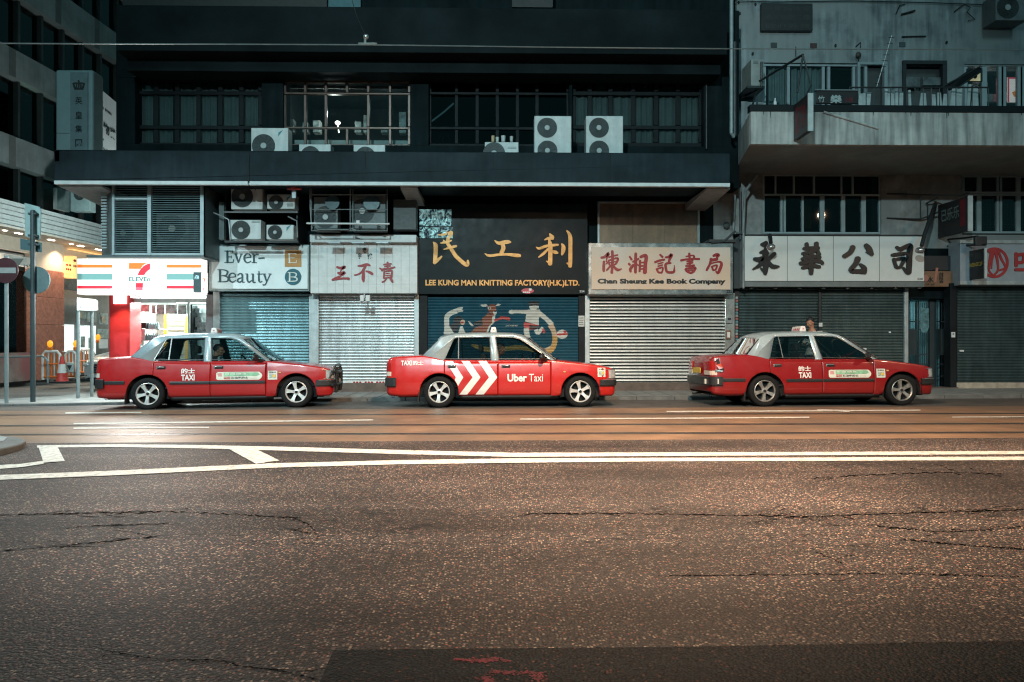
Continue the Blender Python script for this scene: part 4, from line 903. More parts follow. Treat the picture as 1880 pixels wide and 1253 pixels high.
# convenience store fascia
YF = 17.0
sg = board('shop_sign', 'lit white store sign with orange, green and red stripes and a large numeral', 'shop sign', (141, 475, 370, 541), YF, YF+.35, emit('white_lightbox', (1, .97, .92), 1.02), bevel=.015)
mo = emit('orange_light', (.95, .20, .03), .85); mg = emit('green_light', (.20, .42, .40), .62); mr = emit('red_light', (.86, .035, .06), .85)
k = 6.427; z = lambda x, y: at(130+x/k, 465+y/k, YF)
def zrect(mb, x0, y0, x1, y1, m): mb.pbox(130+x0/k, 465+y0/k, 130+x1/k, 465+y1/k, YF-.008, YF-.002, m)
for r_ in ((76, 135, 490, 173, mo), (76, 242, 490, 315, mg), (76, 385, 488, 420, mr), (1130, 135, 1537, 173, mo), (1130, 244, 1537, 315, mg), (1130, 385, 1537, 420, mr)):
    mb = MB(); zrect(mb, *r_[:4], 0); mb.build('sign_stripe', r_[4], sg)
mb = MB()
def zpoly(pts, m): mb.prism([(z(x, y).x, z(x, y).z) for x, y in pts], YF-.011, YF-.002, m)
zpoly([(688, 117), (900, 117), (872, 132), (845, 152), (825, 187), (688, 187)], 0)
zpoly([(937, 121), (937, 190), (905, 212), (885, 232), (868, 260), (788, 260), (806, 222), (830, 185), (862, 153), (900, 132)], 1)
zpoly([(770, 353), (852, 353), (852, 437), (767, 437)], 1)
mb.build('sign_numeral', [mo, mr], sg)
mb = MB(); text_px(mb, 'ELEVEn', 130+683/k, 465+281/k, 130+938/k, 465+333/k, YF-.012, .03); mb.build('sign_lettering', emit('green_text', (.10, .28, .26), .4), sg, clean=False)
lamp('sign_spill', 'AREA', (XA(255, YF-.35), YF-.35, zat(508, YF)), 260, (1, .98, .92), (XA(255, YF), YF-3, -.4), 1.6)
# its little projecting lightbox
pl = thing('projecting_lightbox', 'small projecting lightbox with a numeral at the end of the store sign', 'shop sign', at(366, 537, 16.9))
mb = MB(); mb.pbox(355, 500, 369, 537, 16.95, 17.12); mb.build('casing', mat('lightbox_casing', (.05, .09, .095), .5), pl)
mb = MB(); mb.pbox(369.4, 501, 378, 537.3, 16.93, 17.05); mb.build('lit_face', emit('white_lightbox2', (1, .97, .92), .8), pl)
mb = MB(); q = lambda x, y: at(x, y, 16.926)
mb.add([q(371.5, 511), q(376.5, 511.5), q(376.3, 513.5), q(371.5, 513)], [(0, 1, 2, 3)], 0); mb.add([q(375, 513), q(376.5, 513.3), q(374.6, 521), q(373.2, 521)], [(0, 1, 2, 3)], 1); mb.add([q(373.3, 528), q(374.8, 528), q(374.8, 533), q(373.3, 533)], [(0, 1, 2, 3)], 1); mb.build('numeral', [mo, mr], pl, clean=False)
mb = MB(); text_px(mb, 'ATM', 357, 506, 365, 513, 16.94, .02); mb.build('casing_lettering', emit('pale_text', (.55, .85, .9), .6), pl, clean=False)
# two-letter beauty shop sign
YB = 17.9
sg = board('shop_sign', 'pale grey-green sign with dark serif letters, an orange square and a teal disc', 'shop sign', (383, 449, 568, 535), YB+.05, YB+.4, mat('sign_frame', (.28, .34, .34), .4, .5, noise=.15), bevel=.015)
mb = MB(); mb.pbox(388, 452, 565, 531, YB, YB+.045); mb.build('sign_panel', mat('pale_sign_panel', (.68, .75, .74), .4, noise=.06, nscale=2), sg, bevel=.01)
f8 = zf(380, 440, 9.895, YB)
E_ = [[(375, 213, 36), (375, 418, 36)], [(325, 212, 13), (470, 212, 15)], [(468, 206, 9), (473, 250, 11)], [(375, 318, 13), (447, 318, 13)], [(445, 296, 9), (447, 340, 9)], [(325, 420, 13), (480, 420, 15)], [(487, 362, 9), (478, 420, 13)]]
v_ = [[(495, 266, 11), (552, 266, 11)], [(600, 266, 11), (645, 266, 11)], [(525, 268, 32), (574, 418, 26)], [(625, 268, 15), (576, 418, 17)]]
e_ = [[(680, 338, 15), (800, 326, 15)], [(800, 326, 17), (785, 280, 21), (737, 260, 18), (692, 292, 28), (680, 345, 32), (697, 398, 28), (745, 424, 20), (800, 392, 10)]]
r_ = [[(855, 270, 30), (855, 418, 30)], [(820, 267, 11), (860, 267, 11)], [(820, 420, 12), (902, 420, 12)], [(865, 310, 13), (892, 274, 18), (932, 276, 27)]]
d_ = [[(945, 345, 24), (1040, 338, 24)]]
B_l = [[(240, 555, 36), (240, 768, 36)], [(200, 552, 13), (300, 552, 15), (368, 575, 25), (375, 608, 31), (350, 650, 21), (250, 660, 13)], [(300, 660, 13), (370, 682, 25), (390, 720, 31), (360, 764, 21), (205, 771, 13)]]
e2 = [[(x-277, y+352, w) for x, y, w in s] for s in e_]
a_ = [[(560, 650, 21), (600, 620, 17), (640, 635, 27), (645, 700, 28), (645, 768, 27), (682, 776, 11)], [(640, 692, 13), (580, 712, 22), (558, 746, 28), (590, 779, 22), (640, 746, 13)]]
u_ = [[(700, 627, 11), (742, 627, 13)], [(735, 635, 28), (735, 730, 28), (762, 776, 22), (822, 742, 15)], [(840, 630, 28), (840, 770, 28), (882, 776, 11)], [(805, 627, 11), (842, 627, 11)]]
t_ = [[(947, 580, 16), (947, 740, 28), (970, 776, 20), (1002, 760, 11)], [(915, 629, 13), (1002, 629, 13)]]
y_ = [[(1008, 627, 11), (1066, 627, 11)], [(1118, 627, 11), (1172, 627, 11)], [(1040, 632, 31), (1087, 765, 26)], [(1150, 632, 15), (1087, 772, 17), (1060, 820, 18), (1020, 826, 23)]]
mb = MB()
for g in (E_, v_, e_, r_, d_, B_l, e2, a_, u_, t_, y_): brush(mb, g, f8, .02, step=.0004)
mb.build('sign_lettering', mat('slate_letters', (.025, .06, .07), .4), sg, clean=False)
mb = MB(); a = f8(1415, 195, 0); b = f8(1715, 497, 0); mb.box(a.x, b.x, YB-.012, YB-.001, b.z, a.z); mb.build('orange_square', mat('orange_square', (.42, .20, .05), .5), sg)
mb = MB(); c = f8(1565, 682, 0); mb.lathe([(.0, -.012), (f8(1715, 682, 0).x-c.x, -.012), (f8(1715, 682, 0).x-c.x, -.001)], c, 'y', 32); mb.build('teal_disc', mat('teal_disc', (.008, .10, .13), .5), sg)
mb = MB(); sE = [[(1495, 258, 18), (1510, 425, 26)], [(1500, 258, 26), (1502, 425, 26)], [(1478, 257, 11), (1620, 257, 13)], [(1618, 253, 9), (1622, 285, 10)], [(1505, 338, 12), (1590, 338, 12)], [(1478, 425, 11), (1628, 425, 13)], [(1632, 378, 9), (1626, 425, 11)]]
sB = [[(1505, 605, 26), (1505, 760, 26)], [(1475, 602, 11), (1570, 602, 13), (1622, 622, 20), (1625, 650, 24), (1600, 680, 16), (1510, 682, 12)], [(1570, 682, 12), (1628, 702, 22), (1640, 728, 26), (1610, 756, 18), (1470, 762, 12)]]

for g in (sE[1:], sB): brush(MB(), g, lambda x, y, d: f8(x, y, d+.012), .008, step=.0004).build('badge_letter', mat('badge_letter', (.66, .68, .62), .5), sg, clean=False)
# tiled sign
sg = board('shop_sign', 'white tiled sign with three red brush characters and three tiny dark ones', 'shop sign', (570, 446, 766, 539), YB, YB+.5, mat('white_tile', (.64, .66, .64), .25, noise=.06, nscale=6), bevel=.006)
mb = MB()
for i in range(1, 13): mb.pbox(570+i*15.1, 449, 570+i*15.1+.45, 539, YB-.0015, YB+.01)
for i in range(6): mb.pbox(570.3, 463+i*14.7, 765.7, 463.45+i*14.7, YB-.002, YB+.01)
mb.build('tile_joint', mat('tile_joint', (.22, .24, .24), .8), sg)
mb = MB(); mb.pbox(568.5, 431, 764.5, 445.5, YB-.18, YB+.5); mb.build('tile_lip', mat('tile_lip', (.52, .55, .54), .4, noise=.1), sg, bevel=.01)
for x in (601, 645, 690): mb = MB(); mb.pbox(x, 444.5, x+23, 446.5, YB-.62, YB-.181); mb.build('lip_bracket', M_grey, sg)
f5 = zf(590, 440, 12.533, YB)
san = [[(360, 635, 44), (450, 660, 62), (540, 630, 66), (470, 690, 26)], [(470, 690, 22), (440, 735, 20)], [(385, 770, 46), (450, 782, 75), (540, 765, 60), (440, 840, 36), (330, 890, 46), (265, 925, 45)], [(255, 930, 42), (400, 905, 50), (560, 895, 46), (630, 905, 66)]]
bu = [[(845, 610, 30), (930, 605, 54), (1050, 577, 62), (1120, 600, 38)], [(1020, 610, 50), (980, 680, 56), (930, 750, 44), (840, 805, 34), (762, 820, 28)], [(972, 690, 56), (970, 800, 66), (965, 900, 76), (975, 970, 38)], [(1030, 728, 32), (1100, 752, 55), (1172, 792, 64)]]
mai = [[(1435, 580, 32), (1530, 565, 36), (1612, 560, 30)], [(1525, 530, 48), (1530, 645, 42)], [(1460, 622, 30), (1590, 606, 32)], [(1345, 660, 25), (1400, 690, 40), (1500, 672, 40), (1600, 662, 40), (1690, 640, 38)], [(1360, 665, 32), (1402, 725, 30)], [(1450, 732, 42), (1445, 820, 42), (1440, 890, 42)], [(1450, 742, 32), (1540, 722, 36), (1622, 722, 42), (1617, 820, 46), (1612, 890, 42)], [(1490, 782, 22), (1570, 777, 22)], [(1480, 832, 22), (1580, 827, 22)], [(1450, 887, 27), (1600, 872, 27)], [(1500, 882, 38), (1460, 950, 32), (1402, 980, 28)], [(1580, 882, 42), (1620, 940, 56), (1640, 976, 46)]]
for g in (san, bu, mai): brush(MB(), g, f5, .018).build('brush_character', M_redlet, sg, clean=False)
mb = MB()
for ch, (x0, y0, x1, y1) in (('老', (944, 178, 1040, 312)), ('字', (838, 315, 926, 450)), ('號', (1058, 318, 1175, 450))):
    text_into(mb, ch, lambda u, v: f5(x0+(x1-x0)*u, y1+(y0-y1)*v, .004), .03)
mb.build('small_lettering', M_blacklet, sg, clean=False)
fl = thing('floodlight_arm', 'pale folded floodlight bracket under the tiled sign', 'lamp', at(669, 552, YB))
mb = MB(); mb.tube([at(669, 540, YB+.05), at(669, 548, YB-.1), at(662, 556, YB-.25)], .018); mb.tube([at(669, 548, YB-.1), at(677, 556, YB-.25)], .018); mb.build('bracket', M_white, fl, smooth=True)
mb = MB(); mb.pbox(660.5, 542, 668, 554, YB-.32, YB-.24); mb.pbox(671, 542, 679, 554, YB-.32, YB-.24); mb.build('lamp_head', M_white, fl, bevel=.015)
# black fascia with gilt brush lettering
YK = 18.2
sg = board('shop_sign', 'tall black fascia with three gilt brush characters over a gilt English line', 'shop sign', (768, 374, 1079, 541), YK, YK+.35, mat('lacquer_board', (.006, .011, .0125), .4, noise=.2, nscale=2, spec=.12), bevel=.01)
f1 = zf(780, 415, 12.533, YK); f2 = zf(930, 415, 12.533, YK)
min_ = [[(305, 205, 18), (400, 208, 50), (520, 165, 76), (600, 160, 84), (622, 195, 60)], [(605, 185, 84), (540, 290, 76), (522, 380, 72), (530, 420, 74), (600, 520, 86), (700, 680, 86), (820, 800, 86), (930, 885, 90), (985, 890, 82), (990, 800, 44)], [(200, 380, 30), (250, 450, 96), (250, 600, 96), (240, 760, 92), (225, 860, 74)], [(230, 850, 74), (290, 800, 70), (388, 708, 40)], [(365, 400, 30), (440, 387, 56), (540, 370, 60), (612, 340, 32)], [(425, 330, 20), (470, 375, 40)], [(440, 545, 26), (560, 510, 56), (640, 490, 60), (722, 470, 56)]]
gong = [[(1608, 340, 22), (1700, 402, 76), (1850, 380, 92), (1922, 372, 80), (1975, 380, 34)], [(1790, 440, 90), (1805, 520, 100), (1760, 625, 92)], [(1380, 640, 20), (1480, 690, 60), (1700, 667, 56), (1900, 660, 56), (2080, 680, 84), (2185, 690, 70)]]
li = [[(990, 190, 34), (1045, 265, 100), (1062, 302, 60)], [(875, 325, 26), (960, 292, 66), (1060, 285, 76)], [(980, 330, 50), (1005, 450, 96), (1005, 700, 96), (1000, 880, 98)], [(990, 860, 60), (920, 815, 24)], [(685, 495, 26), (750, 525, 56), (900, 472, 62), (1060, 450, 62), (1180, 440, 46)], [(950, 540, 50), (850, 640, 62), (740, 725, 32)], [(1060, 590, 50), (1120, 610, 82), (1172, 630, 42)], [(1265, 420, 30), (1305, 480, 86), (1300, 580, 92), (1270, 670, 42)], [(1385, 120, 32), (1440, 190, 72), (1465, 300, 92), (1465, 500, 90), (1465, 800, 90), (1460, 935, 82)], [(1460, 900, 72), (1390, 860, 32)]]
for g, f in ((min_, f1), (gong, f1), (li, f2)): brush(MB(), g, f, .025).build('brush_character', M_gold, sg, clean=False)
mb = MB(); text_px(mb, 'LEE KUNG MAN KNITTING FACTORY(H.K.)LTD.', 781, 514, 1064, 528, YK-.012, .035); mb.build('english_lettering', M_gold, sg, clean=False)
mb = MB(); text_px(mb, '224', 1064, 533.5, 1073, 537, YK-.012, .02); mb.build('street_number', M_white, sg, clean=False)
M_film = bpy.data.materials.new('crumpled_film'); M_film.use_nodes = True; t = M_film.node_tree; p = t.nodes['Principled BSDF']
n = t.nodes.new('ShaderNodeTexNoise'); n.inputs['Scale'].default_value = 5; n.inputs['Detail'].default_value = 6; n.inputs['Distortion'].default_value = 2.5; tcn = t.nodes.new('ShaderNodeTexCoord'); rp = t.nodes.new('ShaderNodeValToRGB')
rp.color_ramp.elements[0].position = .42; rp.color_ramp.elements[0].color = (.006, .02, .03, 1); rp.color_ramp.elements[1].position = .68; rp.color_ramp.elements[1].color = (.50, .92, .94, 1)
t.links.new(tcn.outputs['Object'], n.inputs['Vector']); t.links.new(n.outputs[0], rp.inputs[0]); t.links.new(rp.outputs[0], p.inputs['Base Color']); t.links.new(rp.outputs[0], p.inputs['Emission Color']); p.inputs['Emission Strength'].default_value = .42; p.inputs['Roughness'].default_value = .25  # glow put into the film's colour for room light coming through it
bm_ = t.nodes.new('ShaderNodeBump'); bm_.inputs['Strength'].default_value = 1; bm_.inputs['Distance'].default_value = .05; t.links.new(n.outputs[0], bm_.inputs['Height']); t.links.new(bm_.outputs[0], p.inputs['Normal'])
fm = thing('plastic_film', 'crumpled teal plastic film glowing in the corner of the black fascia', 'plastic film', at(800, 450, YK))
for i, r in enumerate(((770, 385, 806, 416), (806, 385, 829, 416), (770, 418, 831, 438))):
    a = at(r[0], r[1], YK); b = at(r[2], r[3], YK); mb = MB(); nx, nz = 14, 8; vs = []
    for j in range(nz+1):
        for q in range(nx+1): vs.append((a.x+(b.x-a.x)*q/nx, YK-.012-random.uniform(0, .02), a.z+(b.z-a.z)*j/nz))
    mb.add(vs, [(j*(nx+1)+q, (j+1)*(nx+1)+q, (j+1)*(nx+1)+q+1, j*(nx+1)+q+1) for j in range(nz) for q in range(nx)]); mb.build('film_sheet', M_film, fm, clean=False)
st = thing('round_sticker', 'small red oval sticker under the gilt English line', 'sticker', at(968, 534, YK))
mb = MB(); c = at(968.5, 534.5, YK-.012); mb.lathe([(0, -.006), (.16, -.006), (.16, 0)], (0, 0, 0), 'y', 24); mb.v = [(c.x+x, c.y+y, c.z+z_*.42) for x, y, z_ in mb.v]; mb.build('sticker_disc', mat('sticker_red', (.45, .03, .05), .4), st)
mb = MB(); text_px(mb, '••••', 960, 535.5, 973, 538.5, YK-.02, .04); mb.pbox(971, 530, 976, 534, YK-.021, YK-.0195); mb.build('sticker_mark', M_white, st, clean=False)
# brown papered window over the book shop
wn = thing('papered_window', 'wide window papered brown on the inside above the bookshop sign', 'window', at(1190, 447, YW))
M_fr = mat('aluminium_frame', (.33, .40, .41), .4, .6, noise=.1)
mb = MB(); mb.pbox(1097, 370, 1285, 374, YW-.08, YW); mb.pbox(1097, 374, 1101, 447, YW-.08, YW); mb.pbox(1281, 374, 1285, 447, YW-.08, YW); mb.build('frame', M_fr, wn, bevel=.006)
mb = MB(); 
for i in range(3): mb.pbox(1101+i*60, 374, 1160.4+i*60, 447, YW-.03, YW-.005)
mb.build('brown_paper', mat('brown_paper', (.34, .20, .115), .7, noise=.2, nscale=2.5, streak=.2, bump=.2, bscale=6), wn)
mb = MB(); mb.pbox(1101, 374, 1281, 447, YW-.06, YW-.054); mb.build('pane', glass('frame_glass', (.93, .95, .95), rough=.25), wn)
# bookshop sign
sg = board('shop_sign', 'peach bookshop sign in a polished steel frame, five dark red characters', 'shop sign', (1080, 446, 1346, 541), YB+.04, YB+.5, mat('polished_frame', (.55, .58, .57), .25, .85, noise=.25, nscale=3), bevel=.015)
mb = MB(); mb.pbox(1086, 454, 1341, 532, YB, YB+.05); mb.build('sign_panel', mat('peach_panel', (.58, .49, .41), .5, noise=.06, nscale=1.5, mottle=(.60, .44, .32)), sg)
f3 = zf(1090, 450, 14.46, YB); f4 = zf(1210, 450, 14.46, YB)
chan = [[(200, 340, 62), (290, 320, 72), (390, 230, 82), (355, 330, 52), (340, 400, 34)], [(270, 440, 62), (265, 580, 76), (265, 690, 72)], [(330, 430, 40), (360, 480, 40), (320, 510, 30)], [(490, 170, 72), (500, 400, 72), (480, 740, 72)], [(400, 330, 42), (520, 290, 42), (632, 270, 42)], [(390, 410, 46), (412, 520, 46)], [(400, 415, 42), (560, 360, 46), (642, 372, 62), (590, 500, 52)], [(420, 475, 28), (590, 440, 28)], [(420, 545, 40), (580, 512, 40)], [(440, 560, 50), (340, 672, 42)], [(520, 560, 52), (620, 660, 72), (740, 635, 18)]]
xiang = [[(950, 310, 46), (1005, 390, 62)], [(930, 500, 62), (962, 532, 52)], [(1045, 520, 42), (970, 640, 72), (985, 712, 52)], [(1115, 230, 72), (1110, 500, 82), (1105, 732, 72)], [(1040, 450, 50), (1190, 370, 52)], [(1080, 520, 42), (1010, 622, 32)], [(1130, 500, 42), (1190, 552, 32)], [(1228, 420, 62), (1225, 560, 62), (1215, 702, 52)], [(1240, 320, 72), (1360, 280, 82), (1392, 332, 92), (1372, 500, 92), (1355, 730, 110)], [(1240, 470, 36), (1350, 460, 36)], [(1240, 560, 36), (1350, 550, 36)], [(1240, 642, 36), (1350, 632, 36)]]
ji = [[(25, 260, 52), (90, 322, 62)], [(-115, 460, 56), (0, 420, 62), (140, 390, 52)], [(-30, 502, 36), (100, 470, 36)], [(-30, 566, 36), (90, 532, 36)], [(-70, 640, 52), (-20, 732, 52)], [(-60, 640, 42), (90, 600, 46), (70, 730, 46), (-10, 730, 42)], [(170, 330, 52), (250, 320, 62), (330, 262, 86), (272, 400, 62), (250, 482, 62)], [(310, 480, 42), (180, 505, 62), (178, 620, 66), (220, 720, 62), (380, 720, 62), (402, 640, 42), (400, 540, 12)]]
shu = [[(580, 412, 62), (700, 390, 56), (900, 370, 52), (1062, 377, 60)], [(800, 230, 62), (810, 400, 62), (815, 570, 52)], [(720, 310, 42), (880, 280, 42), (932, 312, 52), (905, 362, 42)], [(740, 442, 42), (900, 420, 36)], [(740, 502, 42), (890, 472, 42)], [(710, 562, 46), (932, 540, 46)], [(702, 640, 62), (742, 702, 62), (830, 742, 62)], [(710, 630, 46), (900, 602, 56), (962, 622, 62), (900, 712, 62), (830, 742, 62)], [(770, 672, 30), (890, 660, 36)]]
gu = [[(1440, 290, 62), (1520, 262, 84), (1580, 272, 72), (1530, 335, 52)], [(1370, 360, 52), (1390, 402, 82), (1542, 380, 72)], [(1380, 380, 62), (1340, 522, 62), (1262, 668, 62)], [(1360, 502, 42), (1500, 460, 36), (1620, 452, 52), (1655, 520, 74), (1612, 650, 82), (1560, 748, 62), (1512, 710, 50)], [(1400, 580, 52), (1430, 670, 52)], [(1400, 572, 42), (1530, 542, 46), (1500, 650, 46), (1430, 672, 42)]]
for g, f in ((chan, f3), (xiang, f3), (ji, f4), (shu, f4), (gu, f4)): brush(MB(), g, f, .012).build('brush_character', M_redlet, sg, clean=False)
mb = MB(); text_px(mb, 'Chan Sheung Kee Book Company', 1097, 512, 1332, 524, YB-.006, .055); mb.build('english_lettering', M_blacklet, sg, clean=False)
mb = MB(); text_px(mb, '222', 1334, 533, 1344, 538, YB+.03, .02); mb.build('street_number', M_blacklet, sg, clean=False)
# small things on the uprights
nt_ = thing('paper_notice', 'white paper notice with lines of print on the black upright', 'notice', at(1068, 600, YS-.1))
mb = MB(); mb.pbox(1062, 580, 1073, 600, YS-.112, YS-.104); mb.build('paper', mat('paper', (.58, .58, .55), .8), nt_)
mb = MB()
for y in (583, 587, 591, 595): text_px(mb, '出租查詢', 1063, y, 1072, y+2.6, YS-.1135, .02)
mb.build('print', M_blacklet, nt_, clean=False)
bx = thing('intercom_box', 'grey intercom box high on the polished upright beside the bright shutter', 'intercom', at(1340, 594, YS-.17))
mb = MB(); mb.pbox(1333.5, 581, 1345, 594, YS-.21, YS-.162); mb.build('casing', M_grey, bx, bevel=.01)
mb = MB(); mb.pbox(1336, 584, 1342.5, 588, YS-.214, YS-.208); mb.build('screen', M_dark, bx)
bx = thing('key_switch', 'brown framed key switch low on the polished upright beside the bright shutter', 'switch', at(1338, 622, YS-.17))
mb = MB(); mb.pbox(1333, 607, 1342.5, 623, YS-.20, YS-.162); mb.build('frame', mat('brown_bakelite', (.16, .08, .045), .5), bx, bevel=.008)
mb = MB(); mb.pbox(1335, 610, 1340.5, 620, YS-.206, YS-.196); mb.build('plate', M_white, bx)
bx = thing('door_bell_panel', 'small white bell panel on the dark pier by the stair door', 'bell panel', at(1750, 620, YS2-.1))
mb = MB(); mb.pbox(1747, 610, 1754, 620, YS2-.13, YS2-.102); mb.build('panel', M_white, bx, bevel=.006)
mb = MB(); mb.pbox(1749, 612, 1752, 615, YS2-.134, YS2-.128); mb.build('button', M_grey, bx)
for i, (x, y, w_, lab) in enumerate(((1634, 610.5, 4, 'white shutter lock plate on the dark shutter next to the stair door'), (1766, 644.5, 8, 'white shutter lock plate on the shutter above the concrete sill'), (1588, 641, 6, 'pale shutter lock plate low on the dark shutter behind the third taxi'))):
    mb = MB(); mb.pbox(x-w_/2, y-1.6, x+w_/2, y+1.6, YS2-.04, YS2-.018); o = mb.build('lock_plate', M_white, None, bevel=.004); tag(o, lab, 'lock plate', 'lock plates on the dark shutters')
for y, lab in ((593, 'upper pale sticker on the guide rail between the two dark shutters'), (608, 'lower pale sticker on the guide rail between the two dark shutters')):
    mb = MB(); mb.pbox(1503.3, y, 1510, y+(7 if y < 600 else 4), YS2-.062, YS2-.054); o = mb.build('sticker', mat('paper', ()), None); tag(o, lab, 'sticker')
# four-character sign of the old block
YY = 18.35
sg = board('shop_sign', 'long cream sign in four panels, one heavy black character on each', 'shop sign', (1367, 433.5, 1697, 517), YY, YY+.55, mat('cream_panel', (.68, .65, .60), .55, noise=.08, nscale=1.2, mottle=(.62, .62, .59)), bevel=.012)
mb = MB()
for x in (1445.5, 1530, 1614.5): mb.pbox(x-.4, 434, x+.4, 516.5, YY-.0015, YY+.02)
mb.build('panel_joint', mat('panel_joint', (.08, .08, .08), .8), sg)
mb = MB(); mb.pbox(1367, 517.2, 1697, 527, YY-.01, YY+.5); mb.build('sign_base', mat('sign_base', (.16, .18, .18), .5, .2), sg)
mb = MB(); mb.pbox(1365, 430.5, 1697, 433.3, YY-.03, YY+.5); mb.build('sign_cap', M_dark, sg)
mb = MB(); mb.pbox(1363, 432, 1367, 528, YY-.05, YY+.5); mb.build('sign_edge', M_alu, sg)
f6 = zf(1365, 430, 11.06, YY); f7 = zf(1535, 430, 11.06, YY)
yong = [[(360, 215, 62), (440, 215, 146)], [(440, 270, 40), (435, 320, 60)], [(330, 380, 42), (430, 360, 96), (480, 400, 62)], [(430, 370, 112), (440, 550, 122), (440, 700, 102), (430, 812, 62)], [(425, 790, 60), (345, 700, 36)], [(215, 510, 72), (300, 522, 96), (400, 500, 92), (330, 622, 82), (180, 720, 22)], [(620, 400, 78), (560, 460, 74), (500, 522, 60)], [(490, 560, 62), (560, 650, 84), (640, 667, 74), (712, 660, 22)]]
hua = [[(1215, 300, 62), (1340, 290, 72), (1510, 290, 72)], [(1270, 200, 74), (1290, 330, 76)], [(1470, 190, 84), (1470, 330, 84)], [(1190, 400, 62), (1360, 368, 62), (1480, 352, 62), (1540, 420, 50)], [(1180, 510, 62), (1370, 458, 84), (1545, 480, 62)], [(1150, 600, 84), (1370, 550, 84), (1545, 560, 72), (1595, 602, 62)], [(1190, 690, 62), (1370, 642, 84), (1535, 672, 62)], [(1360, 300, 84), (1360, 650, 102), (1360, 805, 76)], [(1235, 380, 62), (1245, 540, 62)], [(1500, 350, 62), (1515, 520, 72)]]
gng = [[(330, 270, 104), (280, 370, 94), (155, 455, 86)], [(595, 230, 84), (660, 315, 116), (715, 420, 74)], [(600, 370, 20), (660, 390, 60)], [(430, 500, 114), (390, 600, 94), (285, 740, 86), (420, 758, 84), (560, 762, 104)], [(480, 620, 52), (560, 700, 92), (565, 790, 74)]]
si = [[(1215, 270, 54), (1290, 312, 84), (1400, 262, 84), (1490, 252, 112), (1478, 400, 108), (1472, 600, 106), (1462, 780, 102)], [(1462, 790, 80), (1420, 780, 60), (1350, 690, 42)], [(1130, 430, 64), (1250, 412, 74), (1405, 392, 60)], [(1160, 510, 62), (1182, 600, 62), (1212, 682, 62)], [(1170, 530, 52), (1280, 500, 62), (1380, 502, 62), (1330, 602, 62), (1290, 672, 52), (1220, 682, 52)]]
for g, f in ((yong, f6), (hua, f6), (gng, f7), (si, f7)): brush(MB(), g, f, .05).build('brush_character', M_blacklet, sg, clean=False)
mb = MB(); text_px(mb, '220', 1684, 510.5, 1694, 514.5, YY-.004, .02); mb.build('street_number', M_blacklet, sg, clean=False)
def gooseneck(label, pts, head, r=.035):
    t = thing('sign_lamp', label, 'lamp', at(*pts[0])); mb = MB(); mb.tube([at(*p) for p in pts], r); mb.build('arm', M_dark, t, smooth=True)
    h = MB(); c = at(*head); d = (c-at(*pts[-1])).normalized(); h.ellipsoid(c, (.11, .11, .085)); h.build('reflector', mat('lamp_reflector', (.55, .5, .48), .2, .8), t, smooth=True); return tag(t, None, None, 'unlit lamps over the cream sign')
gooseneck('unlit round sign lamp over the first black character', [(1413, 432, YY), (1414, 436, YY-.35), (1415, 446, YY-.5)], (1415.5, 454, YY-.52), .05)
gooseneck('unlit sign lamp on a long slanting arm at the cream sign edge', [(1717, 375, Y2), (1708, 400, YY-.1), (1697, 432, YY-.35), (1692, 452, YY-.45)], (1689, 460, YY-.5), .05)
mb = MB()
for i in range(8): mb.ellipsoid(at(1380+i*44, 529, YY+.15), (.055, .055, .03))
o = mb.build('sign_downlights', mat('lamp_reflector', ()), sg, smooth=True); o.name = 'bulb_row'
# red ring sign at the edge
sg = board('shop_sign', 'grey sign with a red ring emblem and a red letter at the photo edge', 'shop sign', (1763, 443, 1906, 524), 18.4, 18.9, mat('grey_panel', (.27, .30, .33), .5, noise=.08), bevel=.01)
mb = MB(); mb.pbox(1763, 441, 1906, 447.5, 18.36, 18.45); mb.pbox(1763, 516, 1906, 523, 18.36, 18.45); mb.build('sign_trim', M_alu, sg)
ff = zf(1640, 340, 6.267, 18.4)
ring = [(1160+150*math.cos(a), 895+162*math.sin(a), 30) for a in np.linspace(-2.2, 4.083, 22)]
mb = MB(); brush(mb, [ring, [(1105, 770, 40), (1150, 755, 40), (1190, 770, 40)], [(1130, 760, 40), (1108, 870, 30), (1098, 980, 22), (1150, 1045, 22)], [(1150, 770, 30), (1132, 880, 20), (1125, 960, 16)], [(1172, 760, 40), (1195, 870, 28), (1200, 980, 22), (1150, 1045, 22)], [(1200, 750, 26), (1240, 850, 26), (1285, 950, 22), (1200, 985, 20)],
    [(1410, 790, 40), (1410, 930, 40)], [(1410, 810, 34), (1490, 800, 40), (1500, 850, 40), (1480, 890, 36), (1420, 890, 34)], [(1400, 975, 34), (1560, 975, 34)]], ff, .015); mb.build('red_emblem', mat('emblem_red', (.33, .03, .03), .5), sg, clean=False)
# projecting signs of the old block (boards stand out from the wall, seen from their near face)
def proj(name, label, px0, px1, ytop, ybot, X=None, edge=8, mface=None, yb=18.95):
    Xp = XA(px0, yb); Yf = on_x(px1, 600, Xp).y
    a = on_x(px1, ytop, Xp); b = on_x(px1, ybot, Xp); th = XA(px1+edge, Yf)-Xp
    t = thing(name, label, 'sign', (Xp, (Yf+yb)/2, b.z)); mb = MB(); mb.box(Xp, Xp+th, Yf+.03, yb, b.z, a.z); mb.build('panel', mface, t, bevel=.006)
    mb = MB(); mb.box(Xp-.004, Xp+th+.004, Yf, Yf+.029, b.z-.01, a.z+.01); mb.build('edge_trim', mat('pale_edge', (.42, .46, .45), .5), t)
    return t, Xp, Yf, yb, b.z, a.z
def side_text(mb, body, Xp, Yf, yb, z0, z1, u0, v0, u1, v1, bold=.02):
    return text_into(mb, body, lambda u, v: Vector((Xp-.004, yb+(Yf-yb)*(u0+(u1-u0)*u), z0+(z1-z0)*(v0+(v1-v0)*v))), bold)
M_sgn = mat('dark_sign_face', (.02, .018, .018), .4)
